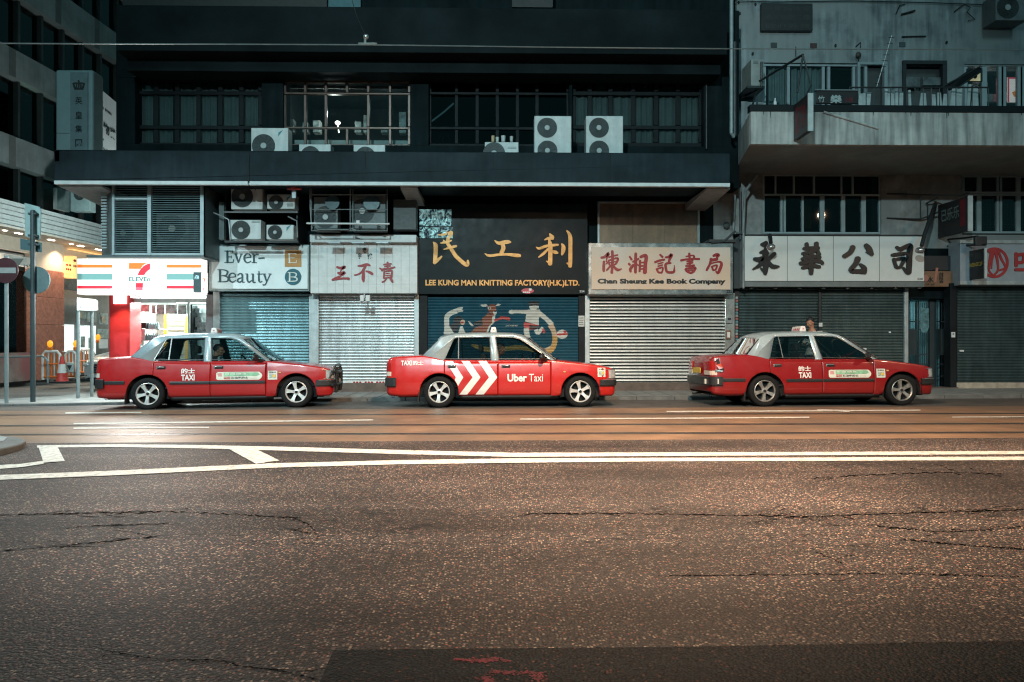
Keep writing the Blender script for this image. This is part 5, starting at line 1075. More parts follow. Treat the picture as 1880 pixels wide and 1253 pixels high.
t, Xp, Yf, yb, z0, z1 = proj('projecting_sign', 'dark projecting sign with pale characters and a red stripe, the upper one', 1722, 1778, 360, 424, edge=8, mface=M_sgn)
mb = MB(); side_text(mb, '已乐乐', Xp, Yf, yb, z0, z1, .12, .45, .72, .82); mb.build('lettering', mat('dim_letters', (.14, .17, .17), .5), t, clean=False)
mb = MB(); mb.box(Xp-.003, Xp+.01, Yf+.12, Yf+.32, z0+.15, z1-.05); mb.build('red_stripe', mat('dim_red', (.14, .012, .018), .5), t)
mb = MB(); mb.tube([at(1628, 356, Y2), at(1700, 358, Y2-.2), (Xp, Yf+.3, z1+.07), (Xp+.02, Yf, z1+.09)], .022); mb.tube([at(1628, 401, Y2), at(1690, 403, Y2-.1), at(1722, 390, Y2-.3)], .022); mb.tube([at(1690, 358, Y2-.2), at(1690, 402, Y2-.1)], .018); mb.tube([at(1700, 374, Y2-.1), at(1722, 363, Y2-.4)], .02); mb.tube([at(1703, 374, Y2-.1), at(1703, 397, Y2-.2)], .018); mb.build('bracket', M_dark, t)
t, Xp, Yf, yb, z0, z1 = proj('projecting_sign', 'black projecting sign with a yellow line of small lettering, the lower one', 1755, 1808, 456, 511, edge=4, mface=M_sgn)
mb = MB(); side_text(mb, '足部按摩 MASSAGE 2/F', Xp, Yf, yb, z0, z1, .1, .42, .93, .60, .03); mb.build('yellow_lettering', mat('yellow_letters', (.50, .34, .05), .5), t, clean=False)
mb = MB(); side_text(mb, '樂滿足', Xp, Yf, yb, z0, z1, .15, .68, .9, .9, .02); mb.build('dim_lettering', mat('dim_letters2', (.06, .06, .055), .5), t, clean=False)
mb = MB(); mb.tube([at(1740, 452, Y2), (Xp+.02, Yf+.1, z1+.1), (Xp+.02, Yf-.03, z1+.1)], .025); mb.tube([at(1740, 440, Y2), at(1775, 437, Y2-.5), at(1795, 434, Y2-1)], .022); mb.build('bracket', M_dark, t)
mb = MB(); mb.pbox(1791, 434, 1813, 451, 17.9, 18.0); mb.build('floodlight_head', M_dark, t, bevel=.02)
t, Xp, Yf, yb, z0, z1 = proj('projecting_sign', 'narrow dark red sign hanging in front of the balcony parapet', 1457, 1484, 172, 240, edge=9, mface=M_sgn, yb=YV-.05)
mb = MB(); side_text(mb, '酒樂', Xp, Yf, yb, z0, z1, .2, .15, .85, .85); mb.build('lettering', mat('dim_red', ()), t, clean=False)
mb = MB(); mb.box(Xp-.003, Xp+.01, yb-.22, yb-.12, z0+.1, z1-.1); mb.build('red_stripe', mat('dim_red', ()), t)
mb = MB(); q = lambda x, y, Y: at(x, y, Y)
mb.tube([q(1390, 152, Y2-.6), q(1474, 101, YV+.1)], .03); mb.tube([q(1474, 101, YV+.1), q(1464, 170, YV+.02)], .022); mb.tube([q(1475, 104, YV+.1), q(1489, 158, YV+.02), (Xp+.03, Yf+.2, z1)], .022); mb.tube([q(1390, 152, Y2-.6), q(1388, 170, Y2-.6), q(1380, 200, YV+.4)], .022)
mb.build('bracket', M_dark, t)
nb = board('name_board', 'low black board with pale bamboo-style characters standing on the parapet', 'sign', (1499, 166, 1576, 191), YV+.15, YV+.2, M_sgn)
mb = MB(); text_px(mb, '竹', 1502, 176, 1514, 188, YV+.145, .01); text_px(mb, '樂', 1524, 174.5, 1546, 190, YV+.145, .03); mb.build('lettering', mat('pale_letters', (.33, .38, .37), .5), nb, clean=False)
mb = MB(); text_px(mb, '小館', 1550, 179, 1566, 188, YV+.145, .01); mb.build('red_lettering', mat('dim_red', ()), nb, clean=False)
mb = MB(); mb.pbox(1497, 164.5, 1577, 166.5, YV+.12, YV+.22); mb.build('top_rail', M_grey, nb)
wb = board('wall_board', 'black wall board with three faint lines of characters above the balcony', 'sign', (1398, 6, 1492, 57), Y2-.14, Y2-.01, mat('black_board', (.016, .016, .016), .5))
mb = MB()
for i, tx in enumerate(('一樂燒冰室', '酒家飯店二樓', '歡迎外賣')): text_px(mb, tx, 1404, 11+i*16, 1488, 21+i*16, Y2-.144, .01)
mb.build('faint_lettering', mat('faint_letters', (.035, .034, .032), .5), wb, clean=False)
ps = board('shop_poster', 'orange and black shop poster board beside the stair door lintel', 'poster', (1697, 498, 1753, 527), 18.72, 18.78, mat('poster_brown', (.20, .10, .055), .7, noise=.2))
mb = MB(); text_px(mb, '水', 1702, 508, 1714, 519, 18.715, .04); text_px(mb, '名店', 1724, 498.5, 1732, 521, 18.715, .04); text_px(mb, '1/F 2/F', 1700, 521, 1716, 524.5, 18.715, .03); mb.build('lettering', M_blacklet, ps, clean=False)
mb = MB(); c = at(1699, 511, 18.71); mb.lathe([(0, -.004), (.09, -.004), (.09, .004)], c, 'y', 20); mb.prism([(at(x, y, 18.7).x, at(x, y, 18.7).z) for x, y in ((1715, 518), (1719, 518), (1723, 492), (1718.5, 492))], 18.705, 18.712); mb.build('poster_shape', mat('poster_pink', (.36, .14, .10), .6), ps)
mb = MB(); mb.pbox(1697, 470, 1752, 497, 18.8, 18.99); mb.build('poster_box', M_dark, ps)
cr = MB()
# tower sign with a crown and the estate agent board beyond it
YT = 18.9
tw = thing('tower_sign', 'tall pale lightbox tower with a crown and four stacked characters', 'sign', at(137, 278, YT))
mb = MB(); mb.pbox(102, 128, 171, 300, YT, YT+.5); mb.build('lightbox', mat('tower_panel', (.34, .43, .43), .45, noise=.06), tw, bevel=.05)
mb = MB(); mb.pbox(129, 133, 161, 300, YT-.03, YT-.001); mb.build('recessed_panel', mat('tower_recess', (.22, .28, .29), .5), tw)
mb = MB(); mb.pbox(103, 244.5, 128, 245.3, YT-.006, YT+.01); mb.build('panel_joint', M_dark, tw)
mb = MB()
for ch, y in (('英', 178), ('皇', 205), ('集', 230), ('團', 256)): text_px(mb, ch, 138, y, 151, y+14, YT-.034, .012)
mb.build('lettering', M_blacklet, tw, clean=False)
ft = zf(95, 120, 7.592, YT-.03)
mb = MB(); brush(mb, [[(305, 265, 20), (320, 310, 30), (335, 325, 20)], [(450, 265, 20), (435, 310, 30), (420, 325, 20)], [(320, 332, 22), (435, 332, 22)], [(300, 262, 26), (340, 250, 20), (378, 262, 22), (415, 250, 20), (455, 262, 26)], [(375, 220, 26), (378, 245, 22), (378, 320, 18)], [(345, 265, 14), (350, 315, 18)], [(410, 265, 14), (405, 315, 18)], [(375, 218, 22), (376, 226, 22)]], ft, .006); mb.build('crown_emblem', mat('crown_emblem', (.03, .025, .02), .5), tw, clean=False)
ea = thing('agent_board', 'pale slanting property board with dark characters behind the crown tower', 'sign', at(190, 278, 20))
A0, A1 = at(168, 150, 19.6), at(216, 176, 21.4); zbt = at(190, 290, 20.4).z; dx = Vector((A1.x-A0.x, A1.y-A0.y, 0)).normalized(); nn = Vector((dx.y, -dx.x, 0))
Ln = (Vector((A1.x-A0.x, A1.y-A0.y, 0))).length
def eap(u, v, d=.0): return Vector((A0.x, A0.y, zbt+(A0.z-zbt)*v))+dx*Ln*u+nn*d
mb = MB(); mb.add([eap(0, 0), eap(1, 0), eap(1, 1), eap(0, 1), eap(0, 0, -.08), eap(1, 0, -.08), eap(1, 1, -.08), eap(0, 1, -.08)], [(0, 1, 2, 3), (4, 7, 6, 5), (0, 4, 5, 1), (1, 5, 6, 2), (2, 6, 7, 3), (3, 7, 4, 0)]); mb.build('panel', mat('agent_panel', (.5, .52, .52), .5, noise=.06, emit=(.62, .75, .74), estr=.10), ea)  # faint glow put into the panel, in place of light falling on it
mb = MB(); TT = lambda tx, u0, v0, u1, v1, b=.02: text_into(mb, tx, lambda u, v: eap(u0+(u1-u0)*u, v0+(v1-v0)*v, .006), b)
TT('物業', .42, .38, .92, .55, .03); TT('一按', .08, .18, .45, .30, .03); TT('英皇集團大廈', .08, .08, .62, .16); TT('••••••• •••••', .08, .72, .74, .77); TT('英皇物', .08, .80, .42, .86); mb.build('lettering', M_blacklet, ea, clean=False)
# ================================================================ air conditioners
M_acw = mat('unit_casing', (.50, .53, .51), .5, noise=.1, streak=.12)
M_acd = mat('fan_grille', (.035, .045, .046), .5, .2)
AC_G = 'outdoor air conditioning units along the tenement'
def ac(label, px, Y, fans, logo=None, vent=None, dep=.34, base=True, casing=None, group=AC_G):
    x0, y0, x1, y1 = px; t = thing('air_conditioner', label, 'air conditioner', at((x0+x1)/2, y1, Y+dep/2), group)
    mb = MB(); mb.pbox(x0, y0, x1, y1, Y, Y+dep); mb.build('casing', casing or M_acw, t, bevel=.012)
    for cx, cy, r in fans:
        c = at(cx, cy, Y); rr = at(cx+r, cy, Y).x-c.x
        mb = MB(); mb.lathe([(.0, -.004), (rr, -.004), (rr, .002)], c, 'y', 32)
        f = mb.build('fan_grille', M_acd, t)
        mb = MB()
        for q in np.linspace(.3, 1.0, 7): mb.lathe([(rr*q-.006, -.012), (rr*q, -.016), (rr*q+.004, -.010)], c, 'y', 32)
        for a in range(0, 360, 30): mb.tube([c+Vector((rr*.2*math.cos(R(a)), -.012, rr*.2*math.sin(R(a)))), c+Vector((rr*math.cos(R(a+12)), -.012, rr*math.sin(R(a+12))))], .003, n=4)
        mb.build('guard_ring', mat('guard_wire', (.07, .085, .085), .5, .4), f)
        mb = MB(); mb.lathe([(0, -.022), (rr*.25, -.020), (rr*.27, -.008)], c, 'y', 20); mb.build('hub', mat('fan_hub', (.34, .37, .36), .5), f)
    if logo:
        mb = MB(); lx, ly, s = logo; mb.prism([(at(x, y, Y).x, at(x, y, Y).z) for x, y in ((lx, ly), (lx+s, ly-s*.6), (lx, ly+s*.8))], Y-.004, Y-.001); mb.build('maker_mark', mat('teal_mark', (.02, .20, .24), .5), t)
    if vent:
        mb = MB()
        for yy in np.arange(vent[1], vent[3], 2.2): mb.pbox(vent[0], yy, vent[2], yy+.9, Y-.004, Y-.001)
        mb.build('vent_slot', M_acd, t)
    return t
YA = 16.75
ac('boxy air conditioner with a teal mark on the canopy, before the curtained window', (461, 235, 529, 283), YA, [(484, 268, 21)], (511, 244, 9), None)
ac('low air conditioner on the canopy, first of two under the copper window', (549, 265, 607, 290), YA, [(570, 287, 18)])
ac('low air conditioner on the canopy, second of two under the copper window', (649, 266, 707, 290), YA, [(671, 288, 18)])
ac('low air conditioner with cups standing on its top', (890, 261, 952, 290), YA, [(907, 282, 20)], None, (932, 270, 948, 274))
ac('tall double-fan air conditioner beside the one with cups on it', (981, 213, 1049, 300), YA, [(1004.5, 235, 18), (1005, 277, 18)])
ac('tall double-fan air conditioner in front of the pleated curtains', (1076, 213, 1144, 300), YA, [(1099.5, 235, 18), (1100, 277, 18)])
for i, (x, y0, c, lab) in enumerate(((905, 250, (.45, .32, .18), 'tan cup on the low air conditioner'), (913, 252.5, (.42, .44, .42), 'short grey cup on the low air conditioner'), (924, 250, (.48, .5, .48), 'large white cup on the low air conditioner'), (939, 251, (.44, .46, .44), 'last cup in the row on the low air conditioner'))):
    c0 = at(x, 261, YA+.15); h = at(x, y0, YA+.15).z-c0.z; r = .042 if i != 2 else .055
    mb = MB(); mb.lathe([(0, 0), (r*.8, 0), (r, h), (r-.006, h), (r*.78, .01), (0, .01)], c0, 'z', 16); o = mb.build('cup', mat('cup_glaze_'+('tan', 'grey', 'white', 'pale')[i], c, .5), None, smooth=True); tag(o, lab, 'cup', 'cups on the air conditioner')
# units hung under the canopy over the beauty shop
YH = 17.3
ac('large square air conditioner hung highest under the canopy', (424, 341, 482, 385), YH, [(445, 361.5, 19.5)], (468, 346, 7))
ac('small air conditioner with a teal mark in the hung upper row', (490, 357, 541, 384), YH, [(507, 372, 13)], (526, 364, 9), (527, 373, 538, 381))
ac('air conditioner with a ribbed side panel in the hung lower row', (422, 404, 479, 440), YH, [(442.5, 422.5, 17)], None, (462, 406, 477, 410))
ac('small air conditioner with a teal mark in the hung lower row', (489, 413, 539, 440), YH, [(505, 427, 13)], (526, 418, 9))
fr = thing('unit_rack', 'steel rack and pipes carrying the hung air conditioners', 'rack', at(470, 442, YH+.3))
mb = MB()
for y in (388, 442): mb.pbox(412, y, 547, y+3.5, YH-.05, YH+.02); mb.pbox(412, y, 547, y+3, YH+.36, YH+.42)
for x in (413, 544): mb.pbox(x, 345, x+2.5, 446, YH+.37, YW)
rk = mb.build('rack_frame', M_dark, fr)
mb = MB(); mb.tube([at(411, 390, YH-.06), at(546, 390, YH-.06)], .014); mb.tube([at(392, 391, YH), at(409, 398, YH-.05), at(420, 404, YH-.05), at(423, 442, YH-.02)], .018); mb.tube([at(529, 398, YH), at(545, 406, YH-.05), at(546, 436, YH)], .018)
mb.build('bent_pipe', M_grey, rk, smooth=True)
mb = MB()
for i in range(16): mb.lathe([(.03, 0), (.045, .02), (.03, .04)], at(391, 350+i*5, YH+.4), 'z', 10)
mb.pbox(402, 371, 411, 440, YH+.2, YH+.35); mb.build('flex_duct', mat('duct_grey', (.12, .15, .15), .6), rk)
vl = thing('sprinkler_valve', 'red valve pipe tucked under the canopy edge', 'valve', at(540, 350, 16.8))
mb = MB(); mb.tube([at(527, 347, 16.75), at(553, 347, 16.75)], .03); mb.tube([at(535, 345, 16.75), at(540, 343.5, 16.75), at(547, 346, 16.75)], .02); mb.build('valve_body', mat('valve_red', (.42, .03, .03), .4), vl, smooth=True)
mb = MB(); mb.pbox(536, 349, 543, 364, 16.78, 16.85); mb.build('bracket', M_grey, vl)
# caged units over the tiled sign
for lab, px, fan in (('dim caged unit over the tiled sign, the smaller fan', (576, 362, 620, 424), (597.5, 399, 20)), ('dim caged unit over the tiled sign, the larger fan', (646, 358, 708, 424), (665, 388, 22))):
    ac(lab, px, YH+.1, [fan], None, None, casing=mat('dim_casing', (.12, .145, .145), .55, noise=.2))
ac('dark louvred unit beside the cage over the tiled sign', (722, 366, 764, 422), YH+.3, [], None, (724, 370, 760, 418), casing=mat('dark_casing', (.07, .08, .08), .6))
cg = thing('unit_cage', 'steel cage with a long pale tube around the two dim units', 'cage', at(640, 426, YH))
mb = MB()
for x in (572, 643, 648, 711): mb.tube([at(x, 345, YH-.05), at(x, 424, YH-.05)], .014, n=6)
for y in (358, 385, 424): mb.tube([at(572, y, YH-.05), at(712, y, YH-.05)], .012, n=6)
mb.tube([at(573, 412, YH-.05), at(584, 422, YH-.1), at(640, 422, YH-.1)], .016); mb.tube([at(645, 420, YH-.05), at(654, 424, YH-.05)], .02); mb.tube([at(690, 412, YH-.05), at(702, 420, YH-.05)], .02)
mb.build('cage_bar', mat('cage_bar', (.20, .235, .235), .5, .4), cg)
mb = MB(); mb.tube([at(563, 410.5, YH-.2), at(715, 411.5, YH-.2)], .022); mb.pbox(654, 405, 660, 411, YH-.23, YH-.17); mb.build('pale_tube', M_white, cg, smooth=True)
mb = MB(); mb.tube([at(568, 345, YH-.1), at(571, 410, YH-.15)], .01); mb.tube([at(571, 345, YH-.12), at(569, 380, YH-.12), at(573, 420, YH-.15)], .01); mb.build('hanging_cable', M_grey, cg)
for cx, cy, r in ((610, 372, 13), (682, 372, 15)): mb = MB(); mb.lathe([(0, 0), (at(cx+r, cy, YH).x-at(cx, cy, YH).x, 0), (at(cx+r, cy, YH).x-at(cx, cy, YH).x, .12)], at(cx, cy, YH-.02), 'y', 24); mb.build('exhaust_fan', mat('exhaust_fan', (.045, .07, .075), .4, .4), cg)
# units behind the louvres of the plant screen
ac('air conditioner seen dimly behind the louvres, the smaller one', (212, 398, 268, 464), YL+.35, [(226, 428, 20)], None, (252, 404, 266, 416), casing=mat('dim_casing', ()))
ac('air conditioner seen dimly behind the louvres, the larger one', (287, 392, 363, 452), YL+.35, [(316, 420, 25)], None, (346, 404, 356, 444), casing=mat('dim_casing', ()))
# the old block's units
t = ac('air conditioner fixed sideways in the balcony corner', (1379, 109, 1402, 158), Y2-.75, [], None, (1383, 112, 1392, 118), dep=.7, casing=mat('aged_casing', (.27, .28, .26), .6, noise=.15), group='air conditioners on the old block')
mb = MB(); c = at(1378.5, 134, Y2-.4); mb.lathe([(0, 0), (.24, 0), (.24, .02)], c-Vector((.012, 0, 0)), 'x', 24); mb.build('fan_grille', M_acd, t)
mb = MB(); mb.pbox(1372, 158, 1404, 162, Y2-.8, Y2); mb.tube([at(1400, 160, Y2-.8), at(1360, 182, Y2-.1)], .02); mb.tube([at(1398, 114, Y2-.8), at(1398, 160, Y2-.8)], .03); mb.build('bracket', M_dark, t)
ac('dark air conditioner hung at the very top of the old block', (1828, -12, 1886, 38), Y2-.55, [(1850, 14, 20)], None, None, dep=.5, casing=mat('dark_casing2', (.14, .155, .16), .6, noise=.2), group='air conditioners on the old block')
ac('pale air conditioner box in the office block recess beyond the canopy', (129, 345, 165, 388), 23.2, [(146, 358, 10)], None, None, casing=mat('recess_casing', (.26, .34, .34), .5), group=None)
# ================================================================ balcony things
M_bar = M_dark
rl = thing('balcony_railing', 'thin dark railing along the old block balcony', 'railing', at(1640, 195, YV+.4))
mb = MB(); mb.tube([at(1560, 161, YV+.3), at(1815, 161, YV+.3)], .02)
for x in range(1560, 1816, 15): mb.tube([at(x, 161, YV+.3), at(x, 204, YV+.3)], .01, n=5)
mb.build('bar', M_bar, rl)
BG = 'folded white boards leaning behind the balcony railing'
random.seed(5)
brd = [(1578, 172), (1584, 170), (1594, 168), (1627, 164), (1634, 168), (1641, 168), (1648, 167), (1655, 168), (1674, 164), (1690, 171), (1699, 171), (1718, 172), (1726, 170), (1733, 172), (1740, 171), (1748, 163), (1757, 161), (1764, 159), (1777, 155), (1788, 160), (1795, 160)]
for i, (x, y) in enumerate(brd):
    a = at(x, y, YV+.5); b = at(x, 205, YV+.5); h = a.z-b.z; w_ = random.uniform(.035, .07); tl = random.uniform(-.05, .05)
    mb = MB(); mb.prism([(b.x-w_, b.z), (b.x+w_, b.z), (b.x+w_+tl, b.z+h), (b.x-w_*.5+tl, b.z+h)], YV+.5+.03*(i % 3), YV+.52+.03*(i % 3)); o = mb.build('leaning_board', mat('leaning_board', (.40, .45, .44), .6, noise=.12), None)
    tag(o, 'pale folded board leaning behind the balcony railing among its like', 'board', BG)
an = thing('aerial_mast', 'thin slanting rooftop aerial with short cross rods on the balcony', 'aerial', at(1609, 165, YV+.35))
mb = MB(); mb.tube([at(1609, 162, YV+.35), at(1637, 66, YV+.35)], .012); mb.build('mast', mat('aerial_mast', (.40, .42, .41), .4, .6), an)
mb = MB()
for i in range(9):
    t_ = .1+i*.11; c = at(1609+28*t_, 162-96*t_, YV+.34); mb.tube([c-Vector((.07, 0, .02)), c+Vector((.07, 0, -.02))], .007, n=5)
mb.build('cross_rod', M_dark, an)
aw = thing('folded_awning', 'dark folded awning frame slanting across the balcony doors', 'awning', at(1760, 165, YV+.6))
mb = MB(); A_ = [at(1737, 158, YV+.5), at(1780, 128, YV+.5), at(1802, 124, YV+.6), at(1800, 134, YV+.6), at(1775, 152, YV+.6), at(1745, 166, YV+.5)]; mb.add(A_+[p+Vector((0, .05, 0)) for p in A_], [(0, 1, 2, 3, 4, 5), (11, 10, 9, 8, 7, 6)]+[(i, i+6, (i+1) % 6+6, (i+1) % 6) for i in range(6)]); mb.build('canvas', M_black, aw)
mb = MB(); mb.tube([at(1730, 160, YV+.45), at(1800, 122, YV+.55)], .02); mb.tube([at(1760, 160, YV+.45), at(1800, 133, YV+.55)], .016); mb.build('frame', M_bar, aw)
lb = thing('hanging_picture', 'small bright framed picture hanging by the white balcony doors', 'picture', at(1790, 150, YV+.7))
mb = MB(); mb.pbox(1776, 126, 1804, 150, YV+.78, YV+.82); mb.build('frame', M_dark, lb); mb = MB(); mb.pbox(1781, 130, 1800, 149, YV+.772, YV+.779); mb.build('lit_picture', emit('picture_glow', (.55, .52, .3), .45, 0), lb)
mb = MB(); c = at(1790, 138, YV+.76); mb.ellipsoid(c, (.06, .01, .09)); mb.build('picture_shape', M_dark, lb)
fn = thing('wall_fan', 'small dark round extractor lamp on a stem over the balcony door', 'lamp', at(1576, 112, Y2-.1))
mb = MB(); mb.ellipsoid(at(1576, 101, Y2-.1), (.075, .05, .075)); mb.build('head', mat('brown_dark', (.05, .04, .035), .6), fn, smooth=True); mb = MB(); mb.tube([at(1576, 106, Y2-.1), at(1576, 113, Y2-.05)], .012); mb.build('stem', M_dark, fn)
cd = thing('small_bottle', 'little white bottle standing on the dark parapet cap', 'bottle', at(1423, 197, YV+.1))
mb = MB(); mb.lathe([(0, 0), (.035, 0), (.035, .1), (.015, .14), (.015, .19), (0, .19)], at(1423, 196, YV+.06), 'z', 12); mb.build('bottle_body', M_white, cd, smooth=True)
# wall marks above the balcony: bolts, patches, loose cable
for i, (x, y, w_, h, lab) in enumerate(((1421, 83, 11, 9, 'dark square patch on the upper wall, first of three'), (1494, 84, 12, 9, 'reddish dark patch on the upper wall'), (1657, 82, 11, 9, 'square wire mesh patch on the upper wall by the aerial'))):
    mb = MB(); mb.pbox(x-w_/2, y-h/2, x+w_/2, y+h/2, Y2-.02, Y2-.001); o = mb.build('wall_vent', mat('vent_dark_%s' % ('plain', 'red', 'mesh')[i], ((.05, .055, .055), (.07, .035, .035), (.06, .08, .08))[i], .8), None); tag(o, lab, 'wall vent')
cb = thing('loose_cables', 'loose black cables and hooks strung over the pale upper wall', 'cable', at(1650, 30, Y2))
mb = MB()
mb.tube([at(1345, 2, Y2-.1), at(1420, 4, Y2-.05), at(1560, 2, Y2-.05), at(1700, 5, Y2-.05), at(1840, 10, Y2-.05)], .012, n=5)
mb.tube([at(1645, 26, Y2-.04), at(1652, 10, Y2-.06), at(1662, 8, Y2-.04)], .014, n=5); mb.tube([at(1655, 27, Y2-.04), at(1680, 20, Y2-.04)], .025, n=5); mb.tube([at(1752, 22, Y2-.05), at(1770, 8, Y2-.07), at(1782, 14, Y2-.07), at(1775, 22, Y2-.05), at(1790, 36, Y2-.05), at(1778, 38, Y2-.05)], .012, n=5)
mb.tube([at(1656, 68, Y2-.03), at(1690, 67, Y2-.03), at(1700, 67, Y2-.03)], .018, n=5); mb.tube([at(1461, 86, Y2-.03), at(1461, 104, Y2-.03)], .012, n=5); mb.tube([at(1571, 86, Y2-.03), at(1580, 78, Y2-.04), at(1580, 88, Y2-.03)], .014, n=5)
for x, y in ((1356, 5), (1387, 8), (1358, 25), (1357, 75), (1534, 84), (1738, 78), (1382, 99)): mb.ellipsoid(at(x, y, Y2-.03), (.03, .03, .045), nu=8, nv=6)
mb.build('cable_run', M_rubber, cb, smooth=True)
# pipes in the gap
pp = thing('drain_pipe', 'tall pale rain pipe running down between the two blocks', 'pipe', at(1344, 300, YU-.1))
mb = MB(); mb.tube([at(1343, -40, 17.4), at(1343, 245, 17.4), at(1347, 252, 17.45)], .045); mb.tube([at(1349, 78, 17.7), at(1349, 250, 17.7)], .05, 1); mb.build('pipe_run', [mat('rain_pipe', (.26, .31, .31), .5), M_dark], pp, smooth=True)
p2 = thing('drain_pipe', 'cluster of grimy pipes between the bookshop sign and the cream sign', 'pipe', at(1358, 440, 18.3))
mb = MB(); mb.tube([at(1350, 318, 18.4), at(1350, 350, 18.4), at(1346, 430, 18.4)], .03); mb.tube([at(1390, 322, 18.5), at(1368, 352, 18.4), at(1364, 430, 18.4)], .035); mb.tube([at(1359, 345, 18.35), at(1359, 440, 18.35)], .03, 1); mb.tube([at(1352, 428, 18.2), at(1365, 426, 18.2), at(1365, 530, 18.2)], .025); mb.build('pipe_run', [mat('grimy_pipe', (.20, .23, .23), .6, noise=.3), M_dark], p2, smooth=True)
mb = MB(); mb.box(XA(1300, 18), XA(1350, 18), 17.9, 18.5, zat(445, 18), zat(440, 18)); mb.tube([at(1306, 446, 17.9), at(1330, 443, 17.9), at(1350, 425, 18)], .03); mb.ellipsoid(at(1334, 414, 18.5), (.09, .04, .09)); mb.pbox(1346, 440, 1362, 530, 18.5, 18.6); mb.build('pipe_ledge', mat('ledge_dark', (.045, .05, .05), .7), p2)
ct = thing('ledge_clutter', 'strips of coloured stickers down the edge of the polished upright', 'stickers', at(1352, 600, YS-.1))
mb = MB()
for i in range(26): mb.pbox(1350.5, 545+i*5.5, 1355, 549+i*5.5, YS-.02-.001*(i % 2), YS-.01, i % 3)
mb.build('sticker_strip', [mat('sticker_mix_a', (.25, .28, .28), .7), mat('sticker_mix_b', (.30, .10, .09), .7), mat('sticker_mix_c', (.10, .22, .24), .7)], ct)
# ================================================================ overhead wire
ow = thing('tram_wire', 'tram contact wire with its hanger high over the tracks', 'overhead wire', at(672, 78, 10.8))
mb = MB(); mb.tube([at(-60, 80, 10.6), at(400, 81.5, 10.7), at(672, 82.5, 10.8), at(1000, 87, 10.9), at(1345, 90, 11.0), at(1940, 92, 11.2)], .0085, n=6); mb.build('contact_wire', mat('worn_wire', (.34, .36, .35), .35, .8), ow, smooth=True)
mb = MB(); mb.tube([at(658, 80, 10.8), at(684, 80.5, 10.8)], [.012, .016]); mb.tube([at(670, 80, 10.8), at(671, 66, 10.8)], .02); mb.ellipsoid(at(672, 68, 10.8), (.045, .04, .04)); mb.tube([at(683, 80, 10.8), at(692, 81, 10.8)], .016); mb.build('hanger', mat('hanger_metal', (.42, .42, .38), .35, .8), ow, smooth=True)
mb = MB(); mb.tube([at(671, 66, 10.8), at(655, 30, 10.6), at(640, -20, 10.4)], .006, n=5); mb.build('span_wire', M_dark, ow)
# ================================================================ store contents
sf = thing('drinks_shelf', 'white shelf unit stacked with bottles and boxes inside the store', 'shelf', at(272, 660, 19.4))
mb = MB(); YSF = 19.3
for y in (604, 625, 645, 663): mb.pbox(250, y, 293, y+1.6, YSF, YSF+.4)
mb.pbox(249, 570, 251, 690, YSF, YSF+.45); mb.build('shelf_board', mat('shelf_white', (.5, .56, .55), .5), sf)
mb = MB(); mb.pbox(250, 583, 253, 628, YSF-.02, YSF+.1); mb.pbox(253, 593, 268, 603, YSF+.02, YSF+.3); mb.build('black_tray', M_black, sf, bevel=.01)
mb = MB(); mb.pbox(250, 604, 266, 626, YSF-.03, YSF-.005); mb.build('price_board', mat('price_board', (.36, .48, .48), .6, noise=.2), sf)
bm2 = MB(); bm2.lathe([(0, 0), (.036, 0), (.036, .13), (.014, .18), (.014, .21), (0, .21)], (0, 0, 0), 'z', 10)
bt = bm2.build('bottle', mat('clear_bottle', (.55, .72, .72), .2, noise=0), None, smooth=True); tag(bt, 'clear water bottle standing in the row at the store front', 'bottle', 'water bottles at the store front')
spots = [(240+i*4.6, 655, 18.9+.12*j) for i in range(7) for j in range(2)]
dsp = [(x, y, YSF+.15, 1) for y in (604, 625, 645) for x in np.arange(269, 292, 4.2)]
first = True
for x, y, Y in spots:
    o = bt if first else bt.copy()
    if not first: COL.objects.link(o)
    first = False; p_ = at(x, y, Y); o.location = p_; o.scale = (1.25, 1.25, 1.6)
dk = bt.copy(); dk.data = bt.data.copy(); dk.data.materials.clear(); dk.data.materials.append(mat('dark_bottle', (.20, .30, .32), .25, noise=0)); dk.name = 'drink_bottle'
for i, (x, y, Y, _) in enumerate(dsp):
    o = dk if i == 0 else dk.copy(); COL.objects.link(o); o.location = at(x, y, Y); o.scale = (.8, .8, .95); tag(o, 'dark drink bottle on the white shelf unit in the store', 'bottle', 'drink bottles on the store shelf')
bt2 = thing('drinks_stand', 'low stand under the row of water bottles at the store front', 'stand', at(255, 700, 19))
mb = MB(); mb.pbox(238, 655.5, 272, 660, 18.85, 19.1); mb.pbox(240, 660, 270, 715, 18.9, 19.08); mb.build('stand_body', mat('stand_body', (.45, .5, .5), .5), bt2)
for i, (x0, y0, x1, y1, lab) in enumerate(((252, 560, 275, 573, 'store poster, first in the row under the ceiling'), (279, 561, 286, 576, 'narrow store poster next to the first'), (288, 560, 302, 577, 'figure poster in the row under the store ceiling'), (305, 560, 325, 577, 'wide figure poster in the row under the store ceiling'), (327, 561, 342, 578, 'last poster in the row under the store ceiling'))):
    a = at(x0, y0, 19.2); mb = MB(); mb.pbox(x0, y0, x1, y1, 19.2, 19.22); o = mb.build('store_poster', mat('store_poster_print', (.62, .70, .70), .6, noise=.5, nscale=7), None); tag(o, lab, 'poster', 'posters under the store ceiling')
cn_ = thing('cold_counter', 'cream counter shutter edged in orange inside the store', 'counter', at(322, 690, 20))
mb = MB(); mb.pbox(306, 577, 340, 700, 20, 20.3); mb.build('panel', mat('cream_lit', (.75, .68, .56), .5), cn_)
mb = MB(); mb.pbox(301, 577, 305.8, 700, 19.98, 20.3); mb.pbox(340.2, 580, 343, 700, 19.98, 20.3); mb.build('orange_edge', emit('orange_edge', (.9, .38, .05), .5), cn_)
mb = MB()
for y in range(588, 660, 9): mb.pbox(308, y, 338, y+1.2, 19.985, 20)
